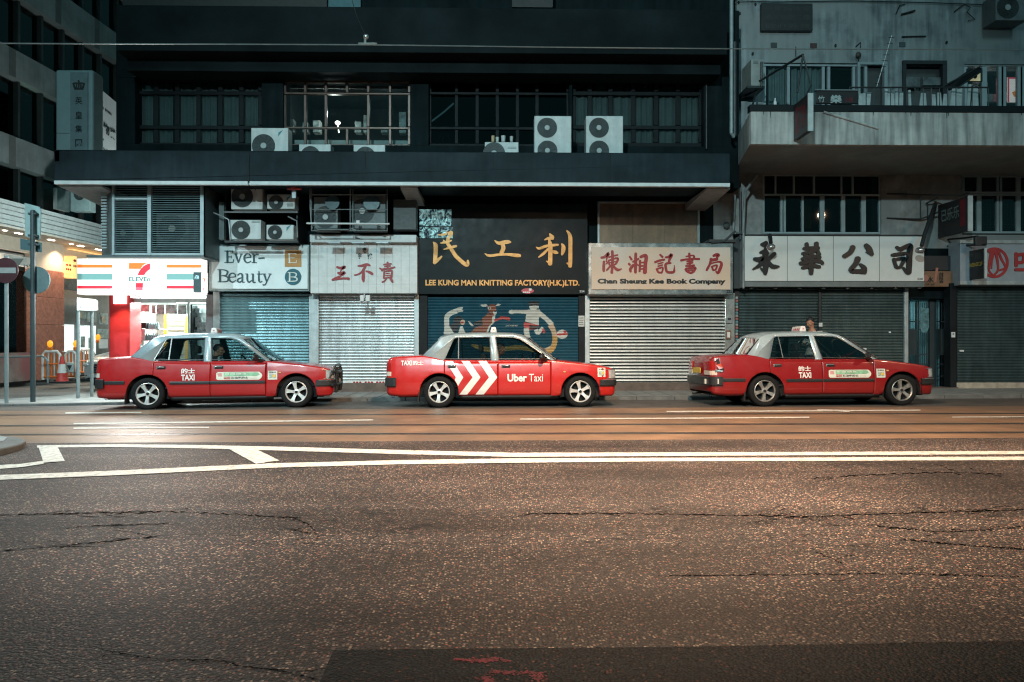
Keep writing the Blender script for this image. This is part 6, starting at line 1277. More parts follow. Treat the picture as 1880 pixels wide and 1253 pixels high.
mb.build('panel_line', mat('panel_line', (.45, .32, .22), .6), cn_)
dr = thing('store_back_door', 'brown doorway at the back of the store beside the cream counter', 'door', at(289, 690, 21))
mb = MB(); mb.pbox(276, 577, 301, 700, 20.9, 21); mb.build('leaf', mat('brown_door', (.16, .12, .10), .6), dr)
fg = thing('drinks_cooler', 'dark framed drinks cooler with bright shelves by the store jamb', 'cooler', at(362, 690, 19.4))
mb = MB(); mb.pbox(344, 575, 350, 700, 19.3, 19.9); mb.pbox(350, 560, 353, 700, 19.28, 19.9); mb.build('dark_side', M_black, fg)
mb = MB(); mb.pbox(353, 560, 384, 700, 19.6, 19.9); mb.build('cooler_back', mat('cooler_back', (.6, .68, .67), .5), fg)
mb = MB(); mb.pbox(357, 566, 366, 575, 19.4, 19.59); mb.pbox(358, 583, 370, 600, 19.4, 19.59); mb.pbox(362, 592, 378, 608, 19.35, 19.39); mb.pbox(355, 606, 378, 612, 19.4, 19.59); mb.build('cooler_goods', mat('cooler_goods', (.22, .26, .27), .6, noise=.6, nscale=10), fg)
# ================================================================ street furniture
M_pole = mat('pole_paint', (.18, .23, .235), .5, .2, noise=.15)
M_poled = mat('dark_pole', (.03, .05, .055), .5, .2)
M_back = mat('sign_back', (.10, .16, .165), .5, .3)
g = G(12, 742); Yp = 15.3
def base(px, Y): p = at(px, 700, Y); return Vector((p.x, Y, pav_z(p.x, Y)))
ne = thing('no_entry_sign', 'round no entry sign with a white bar on a slim grey pole', 'traffic sign', base(12, 15.25))
b = base(12, 15.25); mb = MB(); mb.tube([b, Vector((b.x, b.y, at(12, 470, 15.25).z))], .038, n=12); mb.build('pole', M_pole, ne, smooth=True)
c = at(10, 497, 15.2); rr = at(33.5, 497, 15.2).x-c.x
mb = MB(); mb.lathe([(0, -.01), (rr, -.01), (rr, .01), (0, .01)], c, 'y', 40); mb.build('disc', mat('dull_red_disc', (.040, .010, .014), .45), ne)
mb = MB(); mb.box(c.x-rr*.86, c.x+rr*.86, 15.18, 15.188, c.z-rr*.22, c.z+rr*.22); mb.build('bar', mat('sign_bar', (.20, .22, .215), .5), ne)
tp = thing('traffic_pole', 'tall dark pole carrying the backs of a round sign and two plates', 'traffic sign', base(60, 15.6))
b = base(60.5, 15.6); mb = MB(); mb.tube([b, Vector((b.x, b.y, at(60, 388, 15.6).z))], .05, n=12); mb.ellipsoid(Vector((b.x, b.y, at(60, 388, 15.6).z)), (.05, .05, .03)); mb.build('pole', M_poled, tp, smooth=True)
c = at(67, 514.5, 15.66); rr = at(92, 514, 15.66).x-c.x; mb = MB(); mb.lathe([(0, -.01), (rr, -.01), (rr, .01), (0, .01)], c, 'y', 40); mb.build('disc_back', M_back, tp)
mb = MB(); mb.prism([(at(x, y, 15.66).x, at(x, y, 15.66).z) for x, y in ((45, 373), (72, 380), (75, 386), (74, 438), (70, 441), (46, 434))], 15.66, 15.68); mb.build('upper_plate', mat('plate_back', (.22, .33, .33), .5, .2), tp)
mb = MB(); mb.prism([(at(x, y, 15.68).x, at(x, y, 15.68).z) for x, y in ((37, 438), (76, 446), (76, 464), (37, 458))], 15.685, 15.70); mb.build('lower_plate', mat('plate_dark', (.035, .085, .095), .5), tp)
mb = MB()
for y in (392, 432, 448): mb.box(b.x-.09, b.x+.09, 15.56, 15.665, at(60, y+3, 15.6).z, at(60, y-1, 15.6).z)
mb.build('clamp', M_poled, tp, bevel=.01)
bs = thing('stop_sign_board', 'white rounded notice board on two slim posts at the pavement corner', 'sign', base(156, 16.7))
b1, b2_ = base(143.5, 16.5), base(168.5, 17.0)
mb = MB(); mb.tube([b1, Vector((b1.x, b1.y, at(143, 548, 16.5).z))], .036, n=12); mb.build('post', M_pole, bs, smooth=True); mb = MB(); mb.tube([b2_, Vector((b2_.x, b2_.y, at(168, 552, 17.0).z))], .036, n=12); mb.build('post', M_pole, bs, smooth=True)
A_ = [at(142, 547, 16.42), at(176, 550, 17.05), at(180, 553, 17.1), at(180, 570, 17.1), at(176, 572, 17.05), at(142, 570, 16.42)]
mb = MB(); off = Vector((.02, -.05, 0)); mb.add(A_+[p+off for p in A_], [(5, 4, 3, 2, 1, 0), (6, 7, 8, 9, 10, 11)]+[(i, (i+1) % 6, (i+1) % 6+6, i+6) for i in range(6)]); mb.build('board', mat('board_white', (.50, .60, .59), .4), bs)
mb = MB(); text_into(mb, '•••', lambda u, v: at(150+20*u, 567-6*v+1*u, 16.55+.4*u)+Vector((.02, -.09, 0)), .02); text_into(mb, '•••••• ••••• ••••', lambda u, v: at(150+24*u, 557-2.6*v+1*u, 16.55+.45*u)+Vector((.02, -.09, 0)), .01); mb.build('lettering', mat('grey_print', (.20, .26, .26), .6), bs, clean=False)
# pedestrian railing, plastic barriers, cone and lamps on the far pavement
pr = thing('pedestrian_railing', 'grey tubular pedestrian railing on the far pavement', 'railing', Vector((XA(40, 21.8), 21.8, .06)))
Yr = 21.6; mb = MB(); zr = at(40, 655, Yr).z
mb.tube([at(-60, 657, Yr), at(78, 654.5, Yr), at(84, 658, Yr), at(87, 664, Yr), Vector((at(88, 700, Yr).x, Yr, .06))], .03); mb.build('rail', M_pole, pr, smooth=True)
M_org = mat('orange_plastic', (.62, .16, .02), .45); M_wht = mat('white_plastic', (.6, .6, .58), .45)
def barrier(x0, x1, Y, label):
    t = thing('plastic_barrier', label, 'barrier', Vector(((XA(x0, Y)+XA(x1, Y))/2, Y, .06)), 'orange and white plastic barriers on the far pavement')
    X0, X1 = XA(x0, Y), XA(x1, Y); n = 5; mb = MB(); zt_ = 1.0
    mb.tube([(X0, Y, .12), (X0, Y, .9), (X0+.08, Y, zt_), (X1-.08, Y, zt_), (X1, Y, .9), (X1, Y, .12)], .045, 1)
    mb.tube([(X0, Y, .62), (X1, Y, .62)], .03); mb.tube([(X0, Y, .22), (X1, Y, .22)], .03)
    for i in range(n): mb.tube([(X0+(X1-X0)*(i+.8)/(n+.6), Y, .22), (X0+(X1-X0)*(i+.8)/(n+.6), Y, .97)], .025, i % 2)
    mb.build('panel', [M_org, M_wht], t, smooth=True)
    mb = MB()
    for x in (X0, X1): mb.box(x-.05, x+.05, Y-.25, Y+.25, .058, .13)
    mb.build('foot', M_rubber, t, bevel=.015); return t
def beacon(x, Y, z, label):
    t = thing('amber_beacon', label, 'warning lamp', Vector((XA(x, Y), Y, z)), 'amber lamps on the barriers')
    mb = MB(); mb.ellipsoid((XA(x, Y), Y, z+.2), (.09, .05, .11)); mb.build('lens', emit('amber_lens', (1, .38, .02), .9), t, smooth=True)
    mb = MB(); mb.box(XA(x, Y)-.07, XA(x, Y)+.07, Y-.04, Y+.04, z, z+.1); mb.build('battery_box', M_org, t, bevel=.015)
barrier(79, 110, 22.2, 'orange and white plastic barrier just beside the grey railing'); barrier(121, 140, 22.6, 'orange and white plastic barrier behind the two-post notice board'); barrier(146, 172, 25.5, 'orange and white plastic barrier behind the silver car')
beacon(92, 22.2, 1.03, 'amber lamp on the barrier beside the railing'); beacon(139.5, 22.6, 1.03, 'amber lamp by the post of the notice board'); beacon(180, 25.5, 1.25, 'amber lamp above the silver car')
cone = thing('traffic_cone', 'red and white traffic cone between the barriers', 'traffic cone', Vector((XA(114, 21.9), 21.9, .06)))
X = XA(114, 21.9); mb = MB(); mb.lathe([(.19, .06), (.17, .10), (.13, .35)], (X, 21.9, 0), 'z', 16, 0); mb.lathe([(.13, .35), (.085, .62)], (X, 21.9, 0), 'z', 16, 1); mb.lathe([(.085, .62), (.045, .85), (0, .86)], (X, 21.9, 0), 'z', 16, 0); mb.build('cone_body', [mat('cone_red', (.5, .04, .03), .5), M_wht], cone, smooth=True)
mb = MB(); mb.box(X-.27, X+.27, 21.63, 22.17, .055, .10); mb.build('cone_foot', M_rubber, cone, bevel=.02)
bgx = thing('notice_plate', 'grey plate with a dark arrow hung on the middle barrier', 'sign', Vector((XA(127, 22.1), 22.1, .4)))
mb = MB(); mb.pbox(120, 666, 135, 684, 22.1, 22.13); mb.build('plate', mat('notice_grey', (.38, .46, .46), .5), bgx, bevel=.02)
mb = MB(); mb.prism([(at(x, y, 22.09).x, at(x, y, 22.09).z) for x, y in ((123, 671), (132, 671), (127.5, 680))], 22.085, 22.098); mb.build('arrow', M_dark, bgx)
tr = thing('notice_card', 'white small notice card standing behind the barriers', 'notice', Vector((XA(190, 24), 24, .06)))
mb = MB(); mb.tube([(XA(190, 24), 24, .06), (XA(190, 24), 24, 1.0)], .02); mb.build('stem', M_pole, tr); mb = MB(); mb.pbox(182, 623, 198, 640, 23.97, 23.975); mb.build('card', mat('paper', ()), tr)
# ================================================================ taxis.  x forward from the rear bumper, y to the far side, z up; near side is y<0
def ip(x, P): return float(np.interp(x, [p[0] for p in P], [p[1] for p in P]))
PLAN = [(0, .70), (.03, .755), (.08, .79), (.18, .815), (.45, .835), (1.0, .8475), (3.5, .8475), (4.1, .835), (4.4, .81), (4.56, .775), (4.64, .735), (4.68, .69), (4.695, .64)]
TOPZ = [(0, .86), (.03, .955), (.07, .985), (.3, 1.012), (.82, 1.03), (1.0, 1.0), (1.22, .952), (1.4, .945), (3.3, .935), (3.4, .93), (3.8, .885), (4.2, .835), (4.5, .785), (4.6, .762), (4.66, .735), (4.695, .68)]
SILL = [(0, .30), (.05, .25), (.35, .22), (.8, .23), (1.5, .235), (3.5, .235), (4.3, .22), (4.6, .22), (4.66, .25), (4.695, .30)]
XR_, XF_, RA, ZA_ = 1.13, 3.915, .385, .30
SIDE = [(.15, .075), (.26, .035), (.34, .012), (.48, 0), (.60, 0), (.72, .010), (.85, .030), (.95, .052), (1.05, .08)]
def side_y(x, z): return ip(x, PLAN)-ip(z, SIDE)
def low_z(x):
    z = ip(x, SILL)
    for xc in (XR_, XF_):
        d = abs(x-xc)
        if d < RA: z = max(z, ZA_+math.sqrt(RA*RA-d*d))
    return z
SEAM = (1.235, 2.285, 3.33)
def stations():
    s = set(np.round(np.arange(.12, 4.56, .055), 4))
    s |= {0, .015, .03, .055, .085, 4.58, 4.6, 4.63, 4.655, 4.675, 4.695}
    for xc in (XR_, XF_):
        for a in np.linspace(0, math.pi, 26): s.add(round(xc+RA*math.cos(a), 4))
        s |= {round(xc-RA-.004, 4), round(xc+RA+.004, 4)}
    for q in SEAM: s |= {round(q-.004, 4), round(q+.004, 4)}
    s = sorted(s); out = [s[0]]
    for v in s[1:]:
        if v-out[-1] > .0015: out.append(v)
    return out
STN = stations()
def section(x):
    """near-side profile from the lower edge up over the shoulder to the centre line"""
    zl_ = low_z(x); zt_ = ip(x, TOPZ); zs_ = max(zl_+.02, zt_-.035); P = []
    n = 13
    for i in range(n+1):
        z = zl_+(zs_-zl_)*i/n; P.append((side_y(x, z), z))
    y0, z0 = P[-1]
    for a in (25, 50, 72): P.append((y0-.035*(1-math.cos(R(a))), z0+.035*math.sin(R(a))))
    ye, ze = P[-1]; cr = .028
    for t in (.12, .35, .65, 1.): P.append((ye*(1-t), zt_+cr*(1-(1-t)**2)))
    return P
SEC = {x: section(x) for x in STN}
NP = len(SEC[STN[0]]); NSIDE = 13
def body_patch(mb, xa, xb, r0, r1, sgn, m=0, inset=0):
    xs = [x for x in STN if xa-1e-6 <= x <= xb+1e-6]; n = r1-r0+1; vs = []
    for x in xs:
        for (y, z) in SEC[x][r0:r1+1]: vs.append((x, sgn*(y-inset), z))
    fs = [(i*n+j, i*n+j+1, (i+1)*n+j+1, (i+1)*n+j) for i in range(len(xs)-1) for j in range(n-1)]
    mb.add(vs, fs, m)
def plan_path(x0, rear, yin, n=10, off=0.):
    """points round a body corner: from station x0 along the side to the end, then in to y=yin"""
    xs = [x for x in STN if (x <= x0 if rear else x >= x0)]
    if not rear: xs = xs
    else: xs = xs[::-1]
    P = [(x, ip(x, PLAN)+off) for x in xs]
    xe = P[-1][0]+(-off if rear else off); P[-1] = (xe, P[-1][1]-off)
    yl = P[-1][1]
    for i in range(1, n+1): 
        y = yl+(yin-yl)*i/n; bow = .025*(1-(y/yl)**2)
        P.append((xe+(-bow if rear else bow), y))
    return P
def wrap(mb, path, z0, z1, sgn, th=.03, m=0, zin=0):
    """strip of given height swept round a corner, thick th, standing proud"""
    n = len(path); vs = []
    for i, (x, y) in enumerate(path):
        a = path[max(i-1, 0)]; b = path[min(i+1, n-1)]; d = Vector((b[0]-a[0], b[1]-a[1])).normalized(); nn = Vector((-d.y, d.x))
        if nn.dot(Vector((x-2.35, y*3))) < 0: nn = -nn
        for (o, z) in ((-.03, z0), (th*.75, z0), (th, z0+.012), (th, z1-.012), (th*.75, z1), (-.03, z1)):
            vs.append((x+nn.x*o, sgn*(y+nn.y*o-ip(z, SIDE)*zin), z))
    k = 6; fs = [(i*k+j, i*k+(j+1) % k, (i+1)*k+(j+1) % k, (i+1)*k+j) for i in range(n-1) for j in range(k)]
    fs += [tuple(range(k)), tuple(range((n-1)*k, n*k))[::-1]]
    mb.add(vs, fs, m)
def on_side(x, z, d=.004, sgn=-1): return Vector((x, sgn*(side_y(x, z)+d), z))
def poly_side(mb, pts, d, m=0, sgn=-1, sub=.05):
    """flat sticker following the curve of the body side: sliced in bands of height"""
    zs = [p[1] for p in pts]; z0, z1 = min(zs), max(zs); n = max(1, int((z1-z0)/sub)); n_ = len(pts)
    cut = sorted(set(list(np.linspace(z0, z1, n+1))+zs))
    def span(z):
        xs = []
        for i in range(n_):
            (xa, za), (xb, zb2) = pts[i], pts[(i+1) % n_]
            if abs(za-zb2) > 1e-9 and min(za, zb2)-1e-9 <= z <= max(za, zb2)+1e-9: xs.append(xa+(xb-xa)*(z-za)/(zb2-za))
        return (min(xs), max(xs)) if xs else None
    for a, b in zip(cut[:-1], cut[1:]):
        if b-a < 1e-6: continue
        sa, sb = span(a+1e-7), span(b-1e-7)
        if sa and sb:
            mb.add([on_side(sa[0], a, d, sgn), on_side(sa[1], a, d, sgn), on_side(sb[1], b, d, sgn), on_side(sb[0], b, d, sgn)], [(0, 1, 2, 3)], m)
def text_side(mb, body, x0, z0, x1, z1, d=.005, bold=.02, m=0): return text_into(mb, body, lambda u, v: on_side(x0+(x1-x0)*u, z0+(z1-z0)*v, d), bold, m)
# greenhouse
def gy(z): return .795-.47*(z-.945)
def gh_poly(mb, pts, sgn, m=0, d=0.): 
    mb.add([(x, sgn*(gy(z)+d), z) for x, z in pts], [tuple(range(len(pts)))], m)
WR = [(1.235, .962), (1.40, 1.365), (1.46, 1.392), (2.135, 1.405), (2.16, .957)]
WF = [(2.30, .957), (2.235, 1.405), (2.60, 1.392), (2.72, 1.36), (2.80, 1.315), (3.315, .95)]
RAIL_OUT = [(.80, 1.025), (1.10, 1.335), (1.17, 1.395), (1.30, 1.432), (1.45, 1.445), (2.2, 1.458), (2.60, 1.445), (2.75, 1.415), (2.86, 1.365), (3.43, .93)]
def taxi(kind, label):
    t = thing('taxi', label, 'taxi', (0, 0, 0), 'red taxis queuing at the kerb')
    red = {'l': (.32, .006, .007), 'm': (.40, .009, .006), 'r': (.20, .005, .006)}[kind]  # one red in three strengths, lowest on the third taxi
    PNT = mat('taxi_red_'+{'l': 'bright', 'm': 'strong', 'r': 'deep'}[kind], red, .32, noise=.05, nscale=2.5, coat=.6)
    SIL = mat('taxi_silver', (.29, .37, .40), .3, .15, noise=.06, nscale=3, coat=.3)
    TRIM = mat('black_trim', (.014, .015, .016), .45, noise=.1); CHR = mat('bright_trim', (.7, .7, .68), .2, .9, noise=0)
    DARK = mat('car_cavity', (.006, .006, .007), .9, noise=0); INT = mat('car_interior', (.020, .019, .019), .8, noise=.1)
    GL = glass('car_glass', (.44, .52, .52), rough=.01)
    x0, x1 = STN[0], STN[-1]
    body = MB()
    sA, sB, sC = SEAM
    for sg_ in (-1, 1):
        body_patch(body, x0, sA-.004, 0, NSIDE, sg_); body_patch(body, sC+.004, x1, 0, NSIDE, sg_)
        body_patch(body, x0, x1, NSIDE, NSIDE+3, sg_)
        body_patch(body, x0, .88, NSIDE+3, NP-1, sg_); body_patch(body, 3.38, x1, NSIDE+3, NP-1, sg_)
    for x in (x0, x1):
        P = SEC[x]; vs = [(x, -y, z) for y, z in P]+[(x, y, z) for y, z in P[::-1][1:]]; body.add(vs, [tuple(range(len(vs)))])
    # sills under the doors
    for sg_ in (-1, 1):
        vs = []; xs = [x for x in STN if 1.52 <= x <= 3.52]
        for x in xs: vs += [(x, sg_*side_y(x, low_z(x)), low_z(x)), (x, sg_*(side_y(x, .24)-.05), .165)]
        body.add(vs, [(2*i, 2*i+1, 2*i+3, 2*i+2) for i in range(len(xs)-1)], 1)
    bd = body.build('body', [PNT, TRIM], t, smooth=True, angle=40)
    md = bd.modifiers.new('thickness', 'SOLIDIFY'); md.thickness = .012; md.offset = -1
    # dark tub, wheel houses and floor
    tub = MB(); tub.box(.25, 4.45, -.66, .66, .20, .42); tub.box(1.55, 3.45, -.74, .74, .19, .40)
    for sg_ in (-1, 1):
        for xa, xb in ((SEAM[0]-.03, SEAM[0]+.03), (SEAM[1]-.03, SEAM[1]+.03), (SEAM[2]-.03, SEAM[2]+.03)):
            xm = (xa+xb)/2; tub.box(xa, xb, sg_*(side_y(xm, .8)-.03), sg_*(side_y(xm, .8)-.10), max(low_z(xm)+.03, .28), .92)
        for xc in (XR_, XF_):
            n = 16; vs = []
            for i in range(n+1):
                a = math.pi*i/n; x = xc+(RA+.012)*math.cos(a); z = ZA_-.08+(RA+.012)*math.sin(a)+.08*(math.sin(a) > .01)
                vs += [(x, sg_*.835, z), (x, sg_*.45, z)]
            tub.add(vs, [(2*i, 2*i+1, 2*i+3, 2*i+2) for i in range(n)])
            tub.add([vs[2*i+1] for i in range(n+1)], [tuple(range(n+1))])
    tub.box(3.5, 4.5, -.70, .70, .42, .62); tub.box(.2, .9, -.68, .68, .42, .8)
    tub.build('underbody', DARK, t)
    # doors
    for sg_ in (-1, 1):
        for nm, a, b, hx in (('rear_door', sA+.004, sB-.004, (1.30, 1.46)), ('front_door', sB+.004, sC-.004, (2.36, 2.53))):
            mb = MB(); body_patch(mb, a, b, 0, NSIDE, sg_); d = mb.build(nm, PNT, t, smooth=True, angle=40); md = d.modifiers.new('thickness', 'SOLIDIFY'); md.thickness = .012; md.offset = -1
            mb = MB(); zc = .815; yy = side_y((hx[0]+hx[1])/2, zc)
            mb.box(hx[0], hx[1], sg_*(yy-.01), sg_*(yy+.012), zc-.03, zc+.03, 1); mb.box(hx[0]+.012, hx[1]-.012, sg_*(yy+.008), sg_*(yy+.026), zc+.002, zc+.024, 0); mb.box(hx[0]+.0, hx[0]+.018, sg_*(yy+.004), sg_*(yy+.018), zc-.026, zc+.026, 0)
            mb.build('handle', [CHR, DARK], d, bevel=.004)
            if kind != 'm':
                mb = MB()
                xs = np.linspace(max(a, XR_+RA+.03) if nm == 'rear_door' else a, b, 8)
                vs = []
                for x in xs:
                    for (o, z) in ((.001, .487), (.014, .492), (.016, .525), (.001, .548)): vs.append((x, sg_*(side_y(x, z)+o), z))
                mb.add(vs, [(i*4+j, i*4+j+1, i*4+j+5, i*4+j+4) for i in range(7) for j in range(3)]); mb.build('side_moulding', TRIM, d, smooth=True, clean=False)
    # roof, pillars
    gh = MB()
    for sg_ in (-1, 1):
        gh_poly(gh, [(.80, 1.025), (1.10, 1.335), (1.17, 1.395), (1.30, 1.432), (1.45, 1.445), (1.46, 1.392), (1.40, 1.365), (1.235, .962), (1.22, .94), (.95, .99)], sg_)
        gh_poly(gh, [(1.45, 1.445), (2.2, 1.458), (2.235, 1.405), (2.135, 1.405), (1.46, 1.392)], sg_); gh_poly(gh, [(2.135, 1.405), (2.235, 1.405), (2.30, .957), (2.305, .93), (2.155, .93), (2.16, .957)], sg_)
        gh_poly(gh, [(2.2, 1.458), (2.60, 1.445), (2.75, 1.415), (2.86, 1.365), (2.80, 1.315), (2.72, 1.36), (2.60, 1.392), (2.235, 1.405)], sg_); gh_poly(gh, [(2.86, 1.365), (3.43, .93), (3.33, .93), (3.315, .95), (2.80, 1.315)], sg_)
    lin = MB()
    for sg_ in (-1, 1):
        gh_poly(lin, [(.86, 1.02), (1.12, 1.32), (1.19, 1.375), (1.32, 1.41), (1.44, 1.41), (1.385, 1.36), (1.225, .962), (.95, .985)], sg_, d=-.026); gh_poly(lin, [(2.135, 1.40), (2.235, 1.40), (2.30, .957), (2.16, .957)], sg_, d=-.026); gh_poly(lin, [(2.84, 1.355), (3.40, .93), (3.33, .93), (2.80, 1.315)], sg_, d=-.026)
    lin.add([(1.15, -.55, 1.385), (2.8, -.55, 1.40), (2.8, .55, 1.40), (1.15, .55, 1.385)], [(0, 1, 2, 3)]); lin.build('headliner', INT, t, clean=False)
    # roof skin between the rails, windscreen header to rear header
    RX = [(1.10, 1.335), (1.17, 1.395), (1.30, 1.432), (1.45, 1.445), (1.8, 1.453), (2.2, 1.458), (2.60, 1.445), (2.75, 1.415), (2.86, 1.365)]
    vs = []; nr = 11
    for x, z in RX:
        y = gy(z); crn = .055 if 1.2 < x < 2.75 else .042
        for j in range(nr):
            q = -1+2*j/(nr-1); yy = q*y; zz = z+crn*(1-abs(q)**2.6); xx = x+(.05*(1-q*q) if x > 2.7 else (-.05*(1-q*q) if x < 1.2 else 0))
            vs.append((xx, yy, zz))
    gh.add(vs, [(i*nr+j, i*nr+j+1, (i+1)*nr+j+1, (i+1)*nr+j) for i in range(len(RX)-1) for j in range(nr-1)])
    g_ = gh.build('roof', [SIL, INT], t, smooth=True, angle=32)
    md = g_.modifiers.new('thickness', 'SOLIDIFY'); md.thickness = .018; md.offset = -1; md.material_offset = 1
    # glazing
    for sg_ in (-1, 1):
        for nm, P in (('rear_window', WR), ('front_window', WF)):
            mb = MB(); gh_poly(mb, P, sg_, d=-.008); w = mb.build(nm, GL, t, clean=False)
            mb = MB(); n = len(P); c = (sum(p[0] for p in P)/n, sum(p[1] for p in P)/n)
            for i in range(n):
                a, b = P[i], P[(i+1) % n]; ia = (a[0]+(c[0]-a[0])*.035, a[1]+(c[1]-a[1])*.06); ib = (b[0]+(c[0]-b[0])*.035, b[1]+(c[1]-b[1])*.06)
                gh_poly(mb, [a, b, ib, ia], sg_, d=.003)
            mb.build('window_seal', TRIM, w, clean=False)
            if nm == 'rear_window':
                mb = MB(); gh_poly(mb, [(1.50, .965), (1.52, .965), (1.515, 1.39), (1.495, 1.39)], sg_, d=.004); mb.build('quarter_bar', CHR, w, clean=False)
                mb = MB(); gh_poly(mb, [(1.228, .957), (1.242, .957), (1.41, 1.368), (1.398, 1.376)], sg_, d=.006); mb.build('bright_strip', CHR, w, clean=False)
            else:
                mb = MB()
                for a, b in zip(WF[2:-1], WF[3:]): gh_poly(mb, [a, b, (b[0]+.012, b[1]+.012), (a[0]+.006, a[1]+.012)], sg_, d=.005)
                mb.build('bright_strip', CHR, w, clean=False)
    def screen(name, base, top, bow):
        mb = MB(); vs = []; n = 9; (xb, zb_, yb_), (xt_, zt_, yt_) = base, top
        for j in range(6):
            s = j/5; x = xb+(xt_-xb)*s; z = zb_+(zt_-zb_)*s; y = yb_+(yt_-yb_)*s
            for i in range(n): q = -1+2*i/(n-1); vs.append((x+bow*(1-q*q), q*y, z+(.03 if j == 5 else .012)*(1-q*q)))
        mb.add(vs, [(j*n+i, j*n+i+1, (j+1)*n+i+1, (j+1)*n+i) for j in range(5) for i in range(n-1)]); w = mb.build(name, GL, t, smooth=True, clean=False)
        for sg_ in (-1, 1): mb = MB(); mb.tube([(xb, sg_*yb_, zb_+.005), (xt_, sg_*yt_, zt_+.003)], .012, n=6); mb.build('screen_seal', TRIM, w)
        return w
    ws = screen('windscreen', (3.43, .945, .79), (2.87, 1.372, .60), .09)
    mb = MB(); mb.tube([(3.50, -.55, .955), (3.40, -.2, 1.0), (3.46, .1, .985)], .008, n=5); mb.tube([(3.50, .1, .975), (3.42, .4, 1.0), (3.44, .62, .97)], .008, n=5); mb.build('wiper', TRIM, ws)
    screen('rear_screen', (.80, 1.03, .69), (1.10, 1.338, .60), -.05)
    # cowl between bonnet and glass, parcel shelf
    mb = MB(); mb.box(3.2, 3.42, -.74, .74, .90, .935); mb.box(.84, 1.25, -.7, .7, .93, .99); mb.build('cowl', INT, t)
    # cabin
    cab = MB(); cab.box(3.05, 3.35, -.70, .70, .62, .955); cab.box(1.2, 3.3, -.72, .72, .40, .43)
    for y in (-.36, .36): cab.box(2.05, 2.5, y-.24, y+.24, .43, .58)
    cab.box(1.05, 1.6, -.64, .64, .43, .60)
    cb = cab.build('dashboard', INT, t, bevel=.03)
    for y, hm in ((-.36, 0), (.36, 0)):
        mb = MB(); mb.add([(x, y+s*.23, z) for s in (-1, 1) for x, z in ((2.02, .55), (2.16, .55), (2.04, 1.06), (1.93, 1.06))], [(0, 1, 2, 3), (7, 6, 5, 4), (0, 4, 5, 1), (1, 5, 6, 2), (2, 6, 7, 3), (3, 7, 4, 0)]); s_ = mb.build('seat_back', INT, t, bevel=.03)
        mb = MB(); mb.box(1.90, 1.98, y-.13, y+.13, 1.09, 1.25); mb.build('headrest', INT, s_, bevel=.03)
    mb = MB(); mb.add([(x, s*.64, z) for s in (-1, 1) for x, z in ((1.18, .55), (1.34, .55), (1.18, 1.0), (1.06, 1.0))], [(0, 1, 2, 3), (7, 6, 5, 4), (0, 4, 5, 1), (1, 5, 6, 2), (2, 6, 7, 3), (3, 7, 4, 0)]); rs = mb.build('rear_seat', INT, t, bevel=.04)
    for y in (-.36, .36): mb = MB(); mb.box(1.07, 1.15, y-.13, y+.13, 1.0, 1.14); mb.build('headrest', mat('headrest_cover', (.05, .05, .048), .8) if kind != 'm' else INT, rs, bevel=.03)
    mb = MB(); ring = [Vector((2.86-.08*math.sin(a), -.36+.185*math.cos(a), .89+.165*math.sin(a))) for a in np.linspace(0, 2*math.pi, 25)]; mb.tube(ring, .014, n=6); mb.tube([(2.86, -.36, .89), (3.08, -.36, .80)], .02); mb.tube([(2.86, -.54, .89), (2.86, -.18, .89)], .012, n=6); mb.build('steering_wheel', TRIM, t)
    mb = MB(); mb.box(2.80, 2.815, -.11, .11, 1.31, 1.365); mb.build('interior_mirror', TRIM, t, bevel=.006)
    if kind != 'r':
        pm = MB()
        for i in range(3): pm.box(3.0, 3.02, -.28+i*.11, -.20+i*.11, .99, 1.10)
        pm.build('phone_mounts', DARK, t, bevel=.006)
    # bumpers, lamps, grille
    for rear in (True, False):
        if rear:
            mb = MB()
            for sg_ in (-1, 1):
                (wrap(mb, plan_path(.74, True, 0), .50, .565, sg_, .012) if kind != 'm' else None); wrap(mb, plan_path(.27, True, 0), .425, .60, sg_, .04)
            b_ = mb.build('rear_bumper', TRIM, t)
            if kind == 'r':
                mb = MB(); mb.box(-.085, -.055, -.62, -.55, .455, .55); mb.box(.10, .13, -.875, -.86, .46, .56); mb.build('bumper_reflector', mat('dull_reflector', (.5, .48, .42), .3), b_)
        else:
            mb = MB()
            for sg_ in (-1, 1): wrap(mb, plan_path(4.29, False, 0), .425, .545, sg_, .035)
            b_ = mb.build('front_bumper', TRIM, t)
            mb = MB()
            for sg_ in (-1, 1): wrap(mb, plan_path(4.33, False, .5), .535, .548, sg_, .040)
            mb.build('bumper_strip', CHR, b_)
    TL = mat('tail_lens', (.30, .012, .010), .15, noise=.1, coat=.5); TLA = mat('tail_lens_pale', (.5, .42, .36), .15, noise=.1)
    for sg_ in (-1, 1):
        P = plan_path(.12, True, .40); mb = MB(); wrap(mb, P, .72, .90, sg_, .010, zin=1.0); tl = mb.build('tail_light', TL, t)
        mb = MB(); wrap(mb, P, .63, .715, sg_, .010, zin=1.0); mb.build('reverse_lens', TLA, tl)
        P = plan_path(4.47, False, .46); mb = MB(); wrap(mb, P, .575, .735, sg_, .008, zin=.8); hl = mb.build('headlight', mat('headlamp_glass', (.55, .56, .55), .12, .4, noise=.3, nscale=14), t)
        mb = MB(); wrap(mb, plan_path(4.44, False, .40), .735, .748, sg_, .012, zin=.8); wrap(mb, plan_path(4.44, False, .40), .562, .574, sg_, .012, zin=.8); mb.build('lamp_bezel', CHR, hl)
        mb = MB(); mb.ellipsoid((4.655, sg_*.52, .655), (.05, .09, .06)); mb.build('reflector_bowl', mat('bowl', (.75, .75, .72), .15, .8), hl, smooth=True)
    mb = MB(); mb.box(4.67, 4.725, -.43, .43, .575, .735); gr = mb.build('grille', TRIM, t, bevel=.01)
    mb = MB()
    for z in np.linspace(.595, .715, 6): mb.box(4.724, 4.733, -.42, .42, z, z+.006)
